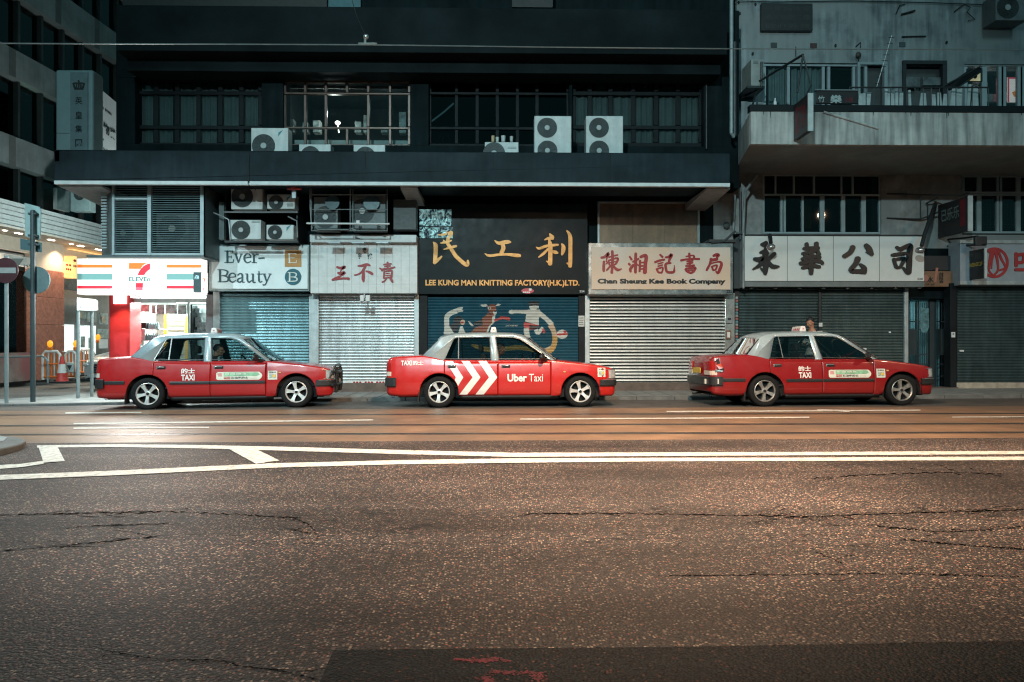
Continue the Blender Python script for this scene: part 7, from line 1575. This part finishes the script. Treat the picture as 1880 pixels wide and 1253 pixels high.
    mb.build('grille_bar', mat('grille_bar', (.10, .10, .10), .4, .6), gr)
    mb = MB(); mb.box(-.062, -.05, -.26, .26, .66, .77); mb.build('rear_plate', mat('yellow_plate', (.5, .36, .04), .5), t, bevel=.006)
    mb = MB(); mb.box(4.76, 4.772, -.26, .26, .44, .54); mb.build('front_plate', mat('white_plate', (.55, .55, .52), .5), t, bevel=.006)
    if kind == 'l':
        mb = MB()
        for y in (-.62, -.3, .3, .62): mb.tube([(4.74, y, .28), (4.76, y, .45), (4.76, y, .70), (4.72, y, .80)], .03)
        for z in (.45, .70): mb.tube([(4.68, -.80, z), (4.76, -.6, z), (4.77, 0, z), (4.76, .6, z), (4.68, .80, z)], .03)
        mb.tube([(4.62, -.78, .60), (4.72, -.74, .82), (4.74, -.3, .84), (4.74, .3, .84), (4.72, .74, .82)], .026)
        mb.build('bull_bar', TRIM, t, smooth=True)
    # mirrors
    for sg_ in (-1, 1):
        mb = MB(); mb.ellipsoid((3.16, sg_*.93, 1.0), (.05, .115, .075), rot=Euler((0, 0, sg_*.2)).to_matrix()); mb.add([(3.22, sg_*.80, .95), (3.29, sg_*.80, .95), (3.20, sg_*.90, .98), (3.14, sg_*.90, .98), (3.22, sg_*.80, .90), (3.27, sg_*.80, .90), (3.18, sg_*.90, .94), (3.14, sg_*.90, .94)], [(0, 1, 2, 3), (7, 6, 5, 4), (0, 4, 5, 1), (1, 5, 6, 2), (2, 6, 7, 3), (3, 7, 4, 0)])
        mb.build('side_mirror', TRIM, t, smooth=True)
        mb = MB(); c = on_side(3.60, .70, .002, sg_); mb.box(3.58, 3.625, c.y-.01*sg_, c.y+.012*sg_, .69, .715); mb.build('side_repeater', mat('amber_repeater', (.6, .35, .15), .2), t, bevel=.004)
    # roof sign
    mb = MB(); vs = [(x, y, z) for y in (-.21, .21) for x, z in ((2.13, 1.508), (2.27, 1.508), (2.245, 1.615), (2.155, 1.615))]
    mb.add(vs, [(0, 1, 2, 3), (7, 6, 5, 4), (0, 4, 5, 1), (1, 5, 6, 2), (2, 6, 7, 3), (3, 7, 4, 0)])
    rsn = mb.build('roof_sign', mat('roof_sign_white', (.66, .62, .60), .4), t, bevel=.015)
    mb = MB()
    text_into(mb, 'TAXI', lambda u, v: Vector((2.274-.026*v-.003*0+.0015, -.17+.34*u, 1.53+.06*v)), .05); text_into(mb, 'TAXI', lambda u, v: Vector((2.1265+.026*v, .17-.34*u, 1.53+.06*v)), .05)
    text_into(mb, '的', lambda u, v: Vector((2.185+.03*u, -.2125, 1.545+.03*v)), .03)
    mb.build('roof_sign_lettering', mat('roof_sign_red', (.42, .03, .05), .5), rsn, clean=False)
    mb = MB(); mb.box(2.10, 2.30, -.12, .12, 1.495, 1.512); mb.build('sign_mount', TRIM, rsn, bevel=.004)
    # wheels
    alloy = mat('alloy_rim', (.68, .68, .66), .35, .6, noise=.15, nscale=8) if kind != 'r' else mat('dull_alloy', (.30, .30, .28), .45, .6, noise=.3, nscale=10)  # rims of the third taxi are darker and more mottled
    for sg_ in (-1, 1):
        for xc in (XR_, XF_):
            yo = sg_*.80; mb = MB()
            prof = [(.205, -.02), (.215, .012), (.245, .022), (.285, .018), (.305, .002), (.312, -.03), (.312, -.15), (.30, -.185), (.25, -.195), (.20, -.19)]
            mb.lathe([(r, yo+sg_*h) for r, h in prof], (xc, 0, .312), 'y', 40); w = mb.build('wheel', mat('tyre', (.007, .0075, .008), .8, noise=.2, nscale=30, spec=.2), t, smooth=True, angle=50)
            mb = MB(); mb.lathe([(.205, yo+sg_*.0), (.213, yo+sg_*.012), (.206, yo+sg_*.016), (.195, yo+sg_*.004), (.19, yo-sg_*.10), (0, yo-sg_*.10)], (xc, 0, .312), 'y', 40, 1)
            mb.lathe([(.205, yo+sg_*.002), (.214, yo+sg_*.013), (.206, yo+sg_*.018), (.192, yo+sg_*.004), (.190, yo-sg_*.02)], (xc, 0, .312), 'y', 40, 0)
            for k_ in range(5):
                a = R(90+72*k_+(12 if xc == XF_ else 30)); ca, sa = math.cos(a), math.sin(a); vs = []
                for r, hw, yy in ((.035, .030, -.012), (.10, .026, -.004), (.155, .034, .002), (.200, .050, .004)):
                    for s in (-1, 1):
                        px_, pz_ = r*ca-s*hw*sa, r*sa+s*hw*ca
                        vs += [(xc+px_, yo+sg_*yy, .312+pz_), (xc+px_*.99, yo+sg_*(yy-.05), .312+pz_*.99)]
                fs = []
                for i in range(3):
                    b0, b1 = i*4, (i+1)*4
                    fs += [(b0, b0+2, b1+2, b1), (b0+1, b1+1, b1+3, b0+3), (b0, b1, b1+1, b0+1), (b0+2, b0+3, b1+3, b1+2)]
                mb.add(vs, fs, 0)
            mb.lathe([(0, yo+sg_*.008), (.028, yo+sg_*.006), (.03, yo-sg_*.004)], (xc, 0, .312), 'y', 16, 1); mb.lathe([(.03, yo-sg_*.002), (.052, yo-sg_*.006), (.056, yo-sg_*.03)], (xc, 0, .312), 'y', 20, 0)
            mb.build('rim', [alloy, DARK], w, smooth=True, angle=35)
        mb = MB(); mb.box(XR_-RA-.03, XR_-RA-.015, sg_*.58, sg_*.82, .12, .34); mb.build('mud_flap', mat('rubber', ()), t)
    mb = MB(); mb.tube([(-.04, .35, .22), (.3, .35, .24)], .025); mb.tube([(.06, -.45, .25), (.08, -.45, .19), (.12, -.45, .19), (.14, -.45, .25)], .008, n=6); mb.build('exhaust', M_dark, t)
    # bodyside lettering and stickers (near side)
    WHT = mat('sticker_white', (.64, .63, .60), .5, noise=.06)
    fd = [c for c in t.children if c.name.startswith('front_door')][0]; rd = [c for c in t.children if c.name.startswith('rear_door')][0]
    if kind == 'm':
        zt_, zm, zb_ = .925, .60, .262
        for i, (xt_, xm, xb_, wd) in enumerate(((1.255, 1.50, 1.25, .145), (1.57, 1.83, 1.53, .155), (1.90, 2.155, 1.845, .165))):
            mb = MB()
            up_ = [(xt_, zt_), (xt_+wd, zt_), (xm+wd*.75, zm), (xm-wd*.25, zm)]
            n = 12
            for (A, B, C, D) in ((up_[0], up_[1], up_[2], up_[3]), ((xm-wd*.25, zm), (xm+wd*.75, zm), (xb_+wd, zb_), (xb_, zb_))):
                for j in range(n):
                    s0, s1 = j/n, (j+1)/n; q = []
                    for s, (p, r) in ((s0, (A, D)), (s0, (B, C)), (s1, (B, C)), (s1, (A, D))):
                        x = p[0]+(r[0]-p[0])*s; z_2 = p[1]+(r[1]-p[1])*s
                        d_ = ZA_; ax = XR_+math.sqrt(max(0, (RA+.012)**2-max(0, z_2-ZA_)**2)) if z_2 < ZA_+RA+.012 else -9
                        x = max(x, ax, SEAM[0]+.006); x = min(x, SEAM[1]-.008); q.append(on_side(x, z_2, .0035))
                    if (q[0]-q[1]).length > .002 or (q[2]-q[3]).length > .002: mb.add(q, [(0, 1, 2, 3)])
            mb.build('chevron', WHT, rd, clean=False)
        mb = MB(); text_side(mb, 'Uber', 2.475, .515, 2.86, .665, bold=.035); mb.build('lettering', WHT, fd, clean=False); mb = MB(); text_side(mb, 'Taxi', 2.90, .515, 3.175, .665, bold=.004); mb.build('lettering', WHT, fd, clean=False)
        mb = MB(); text_side(mb, 'TAXI', .335, .84, .575, .935, bold=.035); text_side(mb, '的士', .60, .845, .83, .935, bold=.03); mb.build('lettering', WHT, bd, clean=False)
        stx = (4.26, .60, 4.435, .78)
    else:
        x0_ = 1.755 if kind == 'l' else 1.80
        mb = MB(); text_side(mb, '的士', x0_, .70, x0_+.25, .80, bold=.03); text_side(mb, 'TAXI', x0_, .565, x0_+.25, .68, bold=.035); mb.build('lettering', WHT, rd, clean=False)
        a, b = 2.405, 3.27; mb = MB(); zc = .645; h = .078; P = [(a, zc-h*.75), (a+.03, zc-h), (b-.06, zc-h), (b-.015, zc-h*.5), (b, zc), (b-.015, zc+h*.5), (b-.06, zc+h), (a+.03, zc+h), (a, zc+h*.75)]
        poly_side(mb, P, .003); poly_side(mb, [(a+.14, zc-.005), (b-.10, zc-.005), (b-.05, zc+.02), (b-.08, zc+h*.85), (a+.14, zc+h*.85)], .005, 1)
        poly_side(mb, [(a+.03, zc-.01), (a+.11, zc-.01), (a+.10, zc+.06), (a+.02, zc+.05)], .0052, 2)
        text_side(mb, '豐田', a+.14, zc-.062, a+.26, zc-.012, .006, .03, 3); text_side(mb, '石油氣的士', a+.275, zc-.06, a+.60, zc-.014, .006, .03, 4); text_side(mb, '••• •••• •••• •••', a+.17, zc+.022, a+.56, zc+.055, .0065, .01, 0)
        poly_side(mb, [(a+.63, zc-.05), (b-.10, zc-.05), (b-.10, zc-.044), (a+.63, zc-.044)], .005, 5)
        mb.build('banner_sticker', [mat('banner_cream', (.56, .58, .50), .5), mat('banner_green', (.20, .42, .26), .5, noise=.3, nscale=9), mat('banner_pink', (.5, .25, .24), .5), mat('banner_red', (.42, .04, .04), .5), mat('banner_black', (.05, .05, .05), .5), mat('banner_rule', (.4, .2, .18), .5)], fd, clean=False)
        stx = (3.375, .565, 3.555, .74)
    mb = MB(); poly_side(mb, [(stx[0], stx[1]), (stx[2], stx[1]), (stx[2], stx[3]), (stx[0], stx[3])], .003)
    cx, cz = (stx[0]+stx[2])/2, (stx[1]+stx[3])/2
    poly_side(mb, [(stx[0]+.025, stx[1]+.03), (stx[2]-.025, stx[1]+.03), (stx[2]-.025, cz+.02), (stx[0]+.025, cz+.02)], .005, 1); poly_side(mb, [(cx, cz-.04), (stx[2]-.03, cz-.04), (stx[2]-.03, cz+.01), (cx, cz+.01)], .006, 2)
    text_side(mb, '五座位', stx[0]+.02, stx[3]-.045, stx[2]-.02, stx[3]-.015, .006, .02, 3)
    mb.build('licence_sticker', [mat('sticker_pale', (.52, .56, .50), .5), mat('sticker_grey', (.30, .38, .34), .5, noise=.4, nscale=30), mat('sticker_yellow', (.55, .36, .06), .5), mat('banner_black', ())], bd, clean=False)
    return t
def place(t, wr, wf):
    """wr, wf: ground points of the near rear and near front wheels"""
    d = Vector((wf.x-wr.x, wf.y-wr.y, 0)); yaw = math.atan2(d.y, d.x); mid = (wr+wf)/2
    perp = Vector((-math.sin(yaw), math.cos(yaw), 0)); c = mid+perp*.72
    zn = road_z(mid.x, mid.y); zf_ = road_z(mid.x+perp.x*1.44, mid.y+perp.y*1.44); roll = math.atan2(zf_-zn, 1.44)
    pitch = -math.atan(.003*math.cos(yaw)+0)
    M = Matrix.Translation(Vector((c.x, c.y, (zn+zf_)/2-.004))) @ Euler((roll, pitch, yaw), 'XYZ').to_matrix().to_4x4()
    off = (XR_+XF_)/2
    # the builder works from the rear bumper; hang everything on the wheelbase centre
    for ch in t.children: ch.location = ch.location-Vector((off, 0, 0))
    t.matrix_world = M; return M, off
def gp(px, Y): p = at(px, 626, Y); return Vector((p.x, Y, road_z(p.x, Y)))
tx_l = taxi('l', 'red and silver taxi with a black bull bar in front of the lit store'); ML = place(tx_l, gp(278, 14.02), gp(541, 14.38))
tx_m = taxi('m', 'red and silver taxi with three white chevrons on its rear door'); MM = place(tx_m, gp(807, 14.15), gp(1064.5, 14.15))
tx_r = taxi('r', 'deep red and silver taxi with a damaged tail light in front of the dark shutters'); MR = place(tx_r, gp(1397, 14.05), gp(1656, 14.15))
# broken tail corner on the third taxi
mb = MB(); P = [(.02, .80), (.10, .78), (.14, .66), (.10, .60), (.03, .62)]
mb.add([on_side(x, z_, .014) for x, z_ in ((.075, .90), (.17, .965), (.19, .86), (.27, .74), (.20, .70), (.075, .68))], [(0, 1, 2, 3, 4, 5)]); mb.add([on_side(x, z_, .022) for x, z_ in ((.10, .83), (.20, .86), (.24, .77), (.16, .74))], [(0, 1, 2, 3)], 1); mb.add([on_side(x, z_, .022) for x, z_ in ((.08, .74), (.24, .72), (.22, .69), (.08, .70))], [(0, 1, 2, 3)], 2)
bk = mb.build('broken_lamp_housing', [mat('lamp_cavity', (.008, .007, .007), .8), mat('lamp_shard', (.42, .07, .03), .2, coat=.5), mat('lamp_silver', (.4, .4, .38), .2, .8)], None, clean=False)
bk.parent = tx_r; bk.location = (-MR[1], 0, 0)
def squash(o, kr=.88):
    for c in o.children:
        if c.type == 'MESH':
            for v in c.data.vertices:
                x = v.co.x
                if x < .72: v.co.x = .72-(.72-x)*kr
                elif x > 4.32: v.co.x = 4.32+(x-4.32)*.82
        squash(c, kr)
for t_, kr in ((tx_l, .76), (tx_m, .88), (tx_r, .90)): squash(t_, kr)
# silver car nosing out of the side street
sv = thing('silver_car', 'silver car with a bright grille half hidden behind the first taxi', 'car', (0, 0, 0))
def car_shell():
    secs = []
    for x, w_, zlo, zsh, ztop in ((0, .60, .30, .60, .70), (.06, .72, .24, .66, .78), (.25, .82, .20, .72, .88), (.8, .88, .2, .80, .97), (1.25, .90, .2, .90, 1.03), (1.9, .90, .2, .92, 1.42), (2.4, .90, .2, .93, 1.47), (3.3, .90, .2, .94, 1.45), (4.1, .88, .2, .95, 1.05), (4.4, .8, .3, .9, .98)):
        row = []
        for q in np.linspace(0, 1, 6): row.append((w_*(.94+.06*math.sin(q*math.pi)), zlo+(zsh-zlo)*q))
        wt = w_*.70 if ztop > 1.1 else w_*.86
        row += [(w_*.5+wt*.5, zsh+(ztop-zsh)*.5), (wt*.95, zsh+(ztop-zsh)*.92), (wt*.7, ztop), (0, ztop+.02)]
        secs.append((x, row))
    return secs
S_ = car_shell(); mb = MB(); nrow = len(S_[0][1])
vs = []
for x, row in S_:
    for y, z_ in row: vs.append((x, -y, z_))
    for y, z_ in row[::-1][1:]: vs.append((x, y, z_))
nn_ = 2*nrow-1
mb.add(vs, [(i*nn_+j, i*nn_+j+1, (i+1)*nn_+j+1, (i+1)*nn_+j) for i in range(len(S_)-1) for j in range(nn_-1)]); mb.add(vs[:nn_], [tuple(range(nn_))]); mb.add(vs[-nn_:], [tuple(range(nn_))])
svb = mb.build('body', mat('silver_paint', (.50, .53, .53), .3, .5, noise=.05, coat=.5), sv, smooth=True, angle=50)
mb = MB(); mb.box(-.02, .08, -.42, .42, .40, .70); gr = mb.build('grille', M_black, sv, bevel=.03)
mb = MB()
for z_ in (.47, .54, .61): mb.box(-.035, -.018, -.36, .36, z_, z_+.028)
mb.tube([(-.03, -.40, .42), (-.03, -.36, .69), (-.03, .36, .69), (-.03, .40, .42), (-.03, -.40, .42)], .014, n=6); mb.build('grille_bar', M_chrome, gr)
for s in (-1, 1):
    mb = MB(); mb.ellipsoid((.12, s*.62, .66), (.14, .15, .07)); mb.build('headlight', mat('headlamp_glass', ()), sv, smooth=True)
    mb = MB(); mb.ellipsoid((.06, s*.55, .36), (.06, .12, .05)); mb.build('fog_lamp', M_black, sv, smooth=True)
    for xc in (.85, 3.55):
        mb = MB(); mb.lathe([(.2, s*.905), (.30, s*.90), (.315, s*.86), (.315, s*.70), (0, s*.70)], (xc, 0, .315), 'y', 28); w = mb.build('wheel', mat('tyre', ()), sv, smooth=True); mb = MB(); mb.lathe([(0, s*.90), (.2, s*.91), (.2, s*.86)], (xc, 0, .315), 'y', 24); mb.build('rim', M_steel, w)
mb = MB(); mb.box(-.015, .3, -.80, .80, .20, .27); mb.build('bumper_lip', M_black, sv, bevel=.02)
mb = MB(); mb.add([(1.28, -.66, 1.045), (1.28, .66, 1.045), (1.86, .58, 1.415), (1.86, -.58, 1.415)], [(0, 1, 2, 3)]); mb.build('windscreen', mat('dark_screen', (.01, .014, .015), .08), sv, clean=False)
mb = MB(); mb.box(-.04, -.03, -.25, .25, .36, .43); mb.build('number_plate', mat('white_plate', ()), sv)
sv.location = (-11.28, 20.7, -.03); sv.rotation_euler = (0, 0, R(86))
# ================================================================ people: one skin of metaball-like volumes, remeshed into a single surface
def cone_limb(mb, pts):
    """tapering chain: (x,y,z,r)"""
    for a, b in zip(pts[:-1], pts[1:]):
        n = max(2, int((Vector(a[:3])-Vector(b[:3])).length/.03)); 
        mb.tube([Vector(a[:3]).lerp(Vector(b[:3]), i/n) for i in range(n+1)], [a[3]+(b[3]-a[3])*i/n for i in range(n+1)], n=12)
    for p in pts: mb.ellipsoid(p[:3], (p[3],)*3, nu=12, nv=8)
def head(mb, c, rot):
    """c: centre of the skull; faces +x before rotation"""
    def E(o, r): mb.ellipsoid(c+rot @ Vector(o), r, nu=16, nv=12, rot=rot)
    E((-.008, 0, .022), (.094, .074, .092)); E((.018, 0, -.045), (.068, .058, .075)); E((.040, 0, -.088), (.036, .040, .030))
    E((.080, 0, .020), (.016, .052, .014)); E((.096, 0, -.018), (.020, .013, .030)); E((.106, 0, -.032), (.014, .017, .012)); E((.078, 0, -.066), (.013, .026, .008)); E((.076, 0, -.078), (.012, .022, .008))
    for s in (-1, 1):
        E((-.004, s*.076, -.012), (.020, .010, .032)); E((.056, s*.044, -.030), (.026, .022, .022)); E((.078, s*.030, .004), (.010, .014, .009))
def hand(mb, w, d, up, curl=.6, s=1.):
    """palm at w pointing along d with back of the hand along up; five bent fingers"""
    d = Vector(d).normalized(); up = Vector(up).normalized(); sd = d.cross(up).normalized()
    for i in range(4): mb.ellipsoid(w+d*.045+sd*(i-1.5)*.019, (.024, .024, .017), nu=10, nv=8)
    mb.ellipsoid(w+d*.03, (.03, .03, .022))
    for i, L in enumerate((.068, .078, .072, .056)):
        p = w+d*.082+sd*(i-1.5)*.020; q = p+d*L*.5-up*L*.22*curl; r_ = q+d*L*.3*(1-curl*.6)-up*L*.42*curl
        cone_limb(mb, [(*p, .0095), (*q, .0088), (*r_, .0075)])
    p = w+d*.03-sd*.036; q = p+d*.035-sd*.022-up*.01; r_ = q+d*.03+sd*.004-up*.012; cone_limb(mb, [(*p, .013), (*q, .011), (*r_, .009)])
def finish(mb, name, parent, paint, mats, vox=.011):
    o = mb.build(name, mats, None, clean=False)
    md = o.modifiers.new('remesh', 'REMESH'); md.mode = 'VOXEL'; md.voxel_size = vox; md.use_smooth_shade = True
    sm = o.modifiers.new('smooth', 'SMOOTH'); sm.factor = .5; sm.iterations = 2
    dg = bpy.context.evaluated_depsgraph_get(); me = bpy.data.meshes.new_from_object(o.evaluated_get(dg)); o.modifiers.clear(); old = o.data; o.data = me; bpy.data.meshes.remove(old)
    me.materials.clear()
    for m in mats: me.materials.append(m)
    me.polygons.foreach_set('material_index', [paint(p.center) for p in me.polygons]); me.polygons.foreach_set('use_smooth', [True]*len(me.polygons))
    o.parent = parent; return o
M_skin = mat('skin', (.36, .17, .10), .55, noise=.08, nscale=12); M_hair = mat('dark_hair', (.010, .009, .009), .6, noise=.2, nscale=40)
M_tee = mat('white_tee', (.55, .54, .51), .85, noise=.08, nscale=6); M_jean = mat('dark_jeans', (.03, .035, .05), .85, noise=.15, nscale=8); M_shoe = mat('black_shoe', (.012, .012, .012), .5)
def hair_cap(c, rot, parent, off=.0, full=True):
    mb = MB(); vs = []; nu, nv = 22, 12
    for j in range(nv+1):
        th = math.pi*.60*j/nv
        for k_ in range(nu):
            a = 2*math.pi*k_/nu; lim = 1.0 if math.cos(a) < .2 else .60+.0*math.cos(a); t_ = th*lim if math.cos(a) > .2 else th
            r = 1+random.uniform(-.015, .03); p = Vector((-.012+.104*math.sin(t_)*math.cos(a)*r, .083*math.sin(t_)*math.sin(a)*r, .026+.106*math.cos(t_)*r)); vs.append(c+rot @ p)
    mb.add(vs, [(j*nu+k_, (j+1)*nu+k_, (j+1)*nu+(k_+1) % nu, j*nu+(k_+1) % nu) for j in range(nv) for k_ in range(nu)])
    o = mb.build('hair', M_hair, parent, smooth=True, angle=80); return o
# a man standing on the pavement behind the third taxi, looking down
YPn = 16.95; pp_ = at(1491, 626, YPn); gz = pav_z(pp_.x, YPn)
zt_ = at(1487, 582.5, YPn).z; sc_ = (zt_-gz)/1.78
pt = thing('person', 'person with short dark hair in a white tee looking down behind the third taxi', 'person', (0, 0, 0))
mb = MB()
tr_ = Matrix.Rotation(R(205), 3, 'Z')     # faces left and a little towards the camera
C0 = Vector((0, 0, 0)); hr = Matrix.Rotation(R(22), 3, 'Y')
hc = Vector((.055, 0, 1.655))
head(mb, hc, hr)
cone_limb(mb, [(-.015, 0, 1.40, .060), (.02, 0, 1.53, .055), (.03, 0, 1.60, .056)])
for z_, rx, ry in ((1.44, .07, .10), (1.40, .085, .13), (1.36, .105, .175), (1.25, .118, .175), (1.12, .112, .158), (1.02, .112, .152), (.93, .118, .165)): mb.ellipsoid((0, 0, z_), (rx, ry, .085), nu=18)
for s in (-1, 1):
    cone_limb(mb, [(0, s*.175, 1.40, .062), (-.01, s*.225, 1.26, .050), (.02, s*.235, 1.12, .041)]); cone_limb(mb, [(.02, s*.235, 1.12, .041), (.16, s*.18, 1.14, .036), (.25, s*.10, 1.20, .027)])
    hand(mb, Vector((.25, s*.10, 1.20)), (.9, -s*.5, .2), (.1, 0, 1), .8)
    cone_limb(mb, [(0, s*.085, .92, .095), (.01, s*.09, .70, .080), (.015, s*.095, .50, .060), (-.005, s*.098, .36, .058), (-.02, s*.10, .10, .042)])
    mb.ellipsoid((.05, s*.10, .045), (.13, .048, .045)); mb.ellipsoid((-.03, s*.10, .06), (.055, .045, .06))
mb.v = [tuple((tr_ @ Vector(v))*sc_+Vector((pp_.x, YPn, gz))) for v in mb.v]
def paint_p(c):
    l = tr_.transposed() @ ((Vector(c)-Vector((pp_.x, YPn, gz)))/sc_)
    if l.z > 1.455-.10*max(0, l.x): return 0
    if l.z > .90 and (abs(l.y) < .19 or l.z > 1.20 and l.x < .08): return 1
    if l.z > .98: return 0
    if l.z > .085: return 2
    return 3
finish(mb, 'body', pt, paint_p, [M_skin, M_tee, M_jean, M_shoe])
hw = Vector((pp_.x, YPn, gz))+(tr_ @ hc)*sc_; hair_cap(hw, tr_ @ hr, pt)
for s in (-1, 1):
    mb = MB(); 
    for o_, r_, m_ in (((.080, s*.031, .003), .0125, 0), ((.0885, s*.031, .002), .0062, 1)): mb.ellipsoid(hw+tr_ @ (hr @ Vector(o_)), (r_,)*3, m_, 10, 8)
    mb.build('eye', [mat('eye_white', (.55, .52, .48), .3, noise=0), mat('eye_dark', (.01, .008, .006), .2, noise=0)], pt, smooth=True)
mb = MB(); phc = Vector((pp_.x, YPn, gz))+(tr_ @ Vector((.33, 0, 1.235)))*sc_
mb.box(-.005, .005, -.037, .037, -.075, .075); mb.v = [tuple(phc+tr_ @ (Matrix.Rotation(R(-50), 3, 'Y') @ Vector(v))) for v in mb.v]; ph = mb.build('phone', M_black, None, bevel=.003); tag(ph, 'black phone held low by the person in the white tee', 'phone')
# drivers, built sitting in car coordinates (head towards +x) and carried into place with the car's own matrix
def driver(M, off, label, shirt, skin, glasses, hb):
    t = thing('person', label, 'person', (0, 0, 0)); mb = MB(); y0 = -.36
    hc = Vector((2.335, y0, 1.155)); hr = Matrix.Rotation(R(4), 3, 'Y')
    head(mb, hc, hr); cone_limb(mb, [(2.235, y0, .95, .058), (2.28, y0, 1.06, .054), (2.30, y0, 1.11, .055)])
    for x, z_, rx, ry in ((2.235, .93, .085, .15), (2.22, .86, .115, .19), (2.225, .76, .125, .18), (2.235, .66, .125, .165), (2.25, .60, .13, .175)): mb.ellipsoid((x, y0, z_), (rx, ry, .085), nu=18)
    for s in (-1, 1):
        cone_limb(mb, [(2.23, y0+s*.19, .92, .058), (2.34, y0+s*.235, .76, .046), (2.40, y0+s*.23, .72, .042)]); cone_limb(mb, [(2.40, y0+s*.23, .72, .041), (2.60, y0+s*.20, .80, .034), (2.745, y0+s*.165, .865, .026)])
        hand(mb, Vector((2.745, y0+s*.165, .865)), (1, 0, .25), (0, s*.4, 1), .9)
        cone_limb(mb, [(2.27, y0+s*.095, .585, .085), (2.48, y0+s*.11, .62, .072), (2.68, y0+s*.12, .62, .055), (2.80, y0+s*.12, .50, .05), (2.90, y0+s*.12, .40, .04)]); mb.ellipsoid((2.96, y0+s*.12, .375), (.10, .045, .04))
    def pnt(c):
        x, y, z_ = c
        if z_ > 1.035+.08*(x-2.25): return 0
        if x > 2.42 and z_ > .69: return 0
        if z_ > .64 and x < 2.46: return 1
        return 2
    o = finish(mb, 'body', t, pnt, [skin, shirt, M_jean])
    h = hair_cap(hc, hr, t)
    kids = [o, h]
    if glasses:
        mb = MB()
        for s in (-1, 1): mb.tube([hc+hr @ Vector((.098, s*.033+.024*math.cos(a), .004+.018*math.sin(a))) for a in np.linspace(0, 2*math.pi, 15)], .0028, n=5); mb.tube([hc+hr @ Vector((.096, s*.056, .008)), hc+hr @ Vector((.0, s*.078, .006))], .0028, n=5)
        kids.append(mb.build('glasses', M_black, t))
    for s in (-1, 1):
        mb = MB()
        for o_, r_, m_ in (((.080, s*.031, .003), .0125, 0), ((.0885, s*.031, .002), .0062, 1)): mb.ellipsoid(hc+hr @ Vector(o_), (r_,)*3, m_, 10, 8)
        kids.append(mb.build('eye', [MATS['eye_white'], MATS['eye_dark']], t, smooth=True))
    for c in kids: c.location = (-off, 0, 0)
    t.matrix_world = M
    return t
driver(*ML, 'person in glasses and dark shirt driving the taxi with the bull bar', mat('dark_shirt', (.03, .032, .035), .85), mat('driver_skin', (.40, .22, .15), .5, noise=.06), True, 0)
driver(*MM, 'person in an orange vest driving the taxi with white chevrons', mat('orange_vest', (.62, .10, .02), .8), mat('driver_skin_dark', (.20, .10, .065), .5, noise=.06), False, 0)
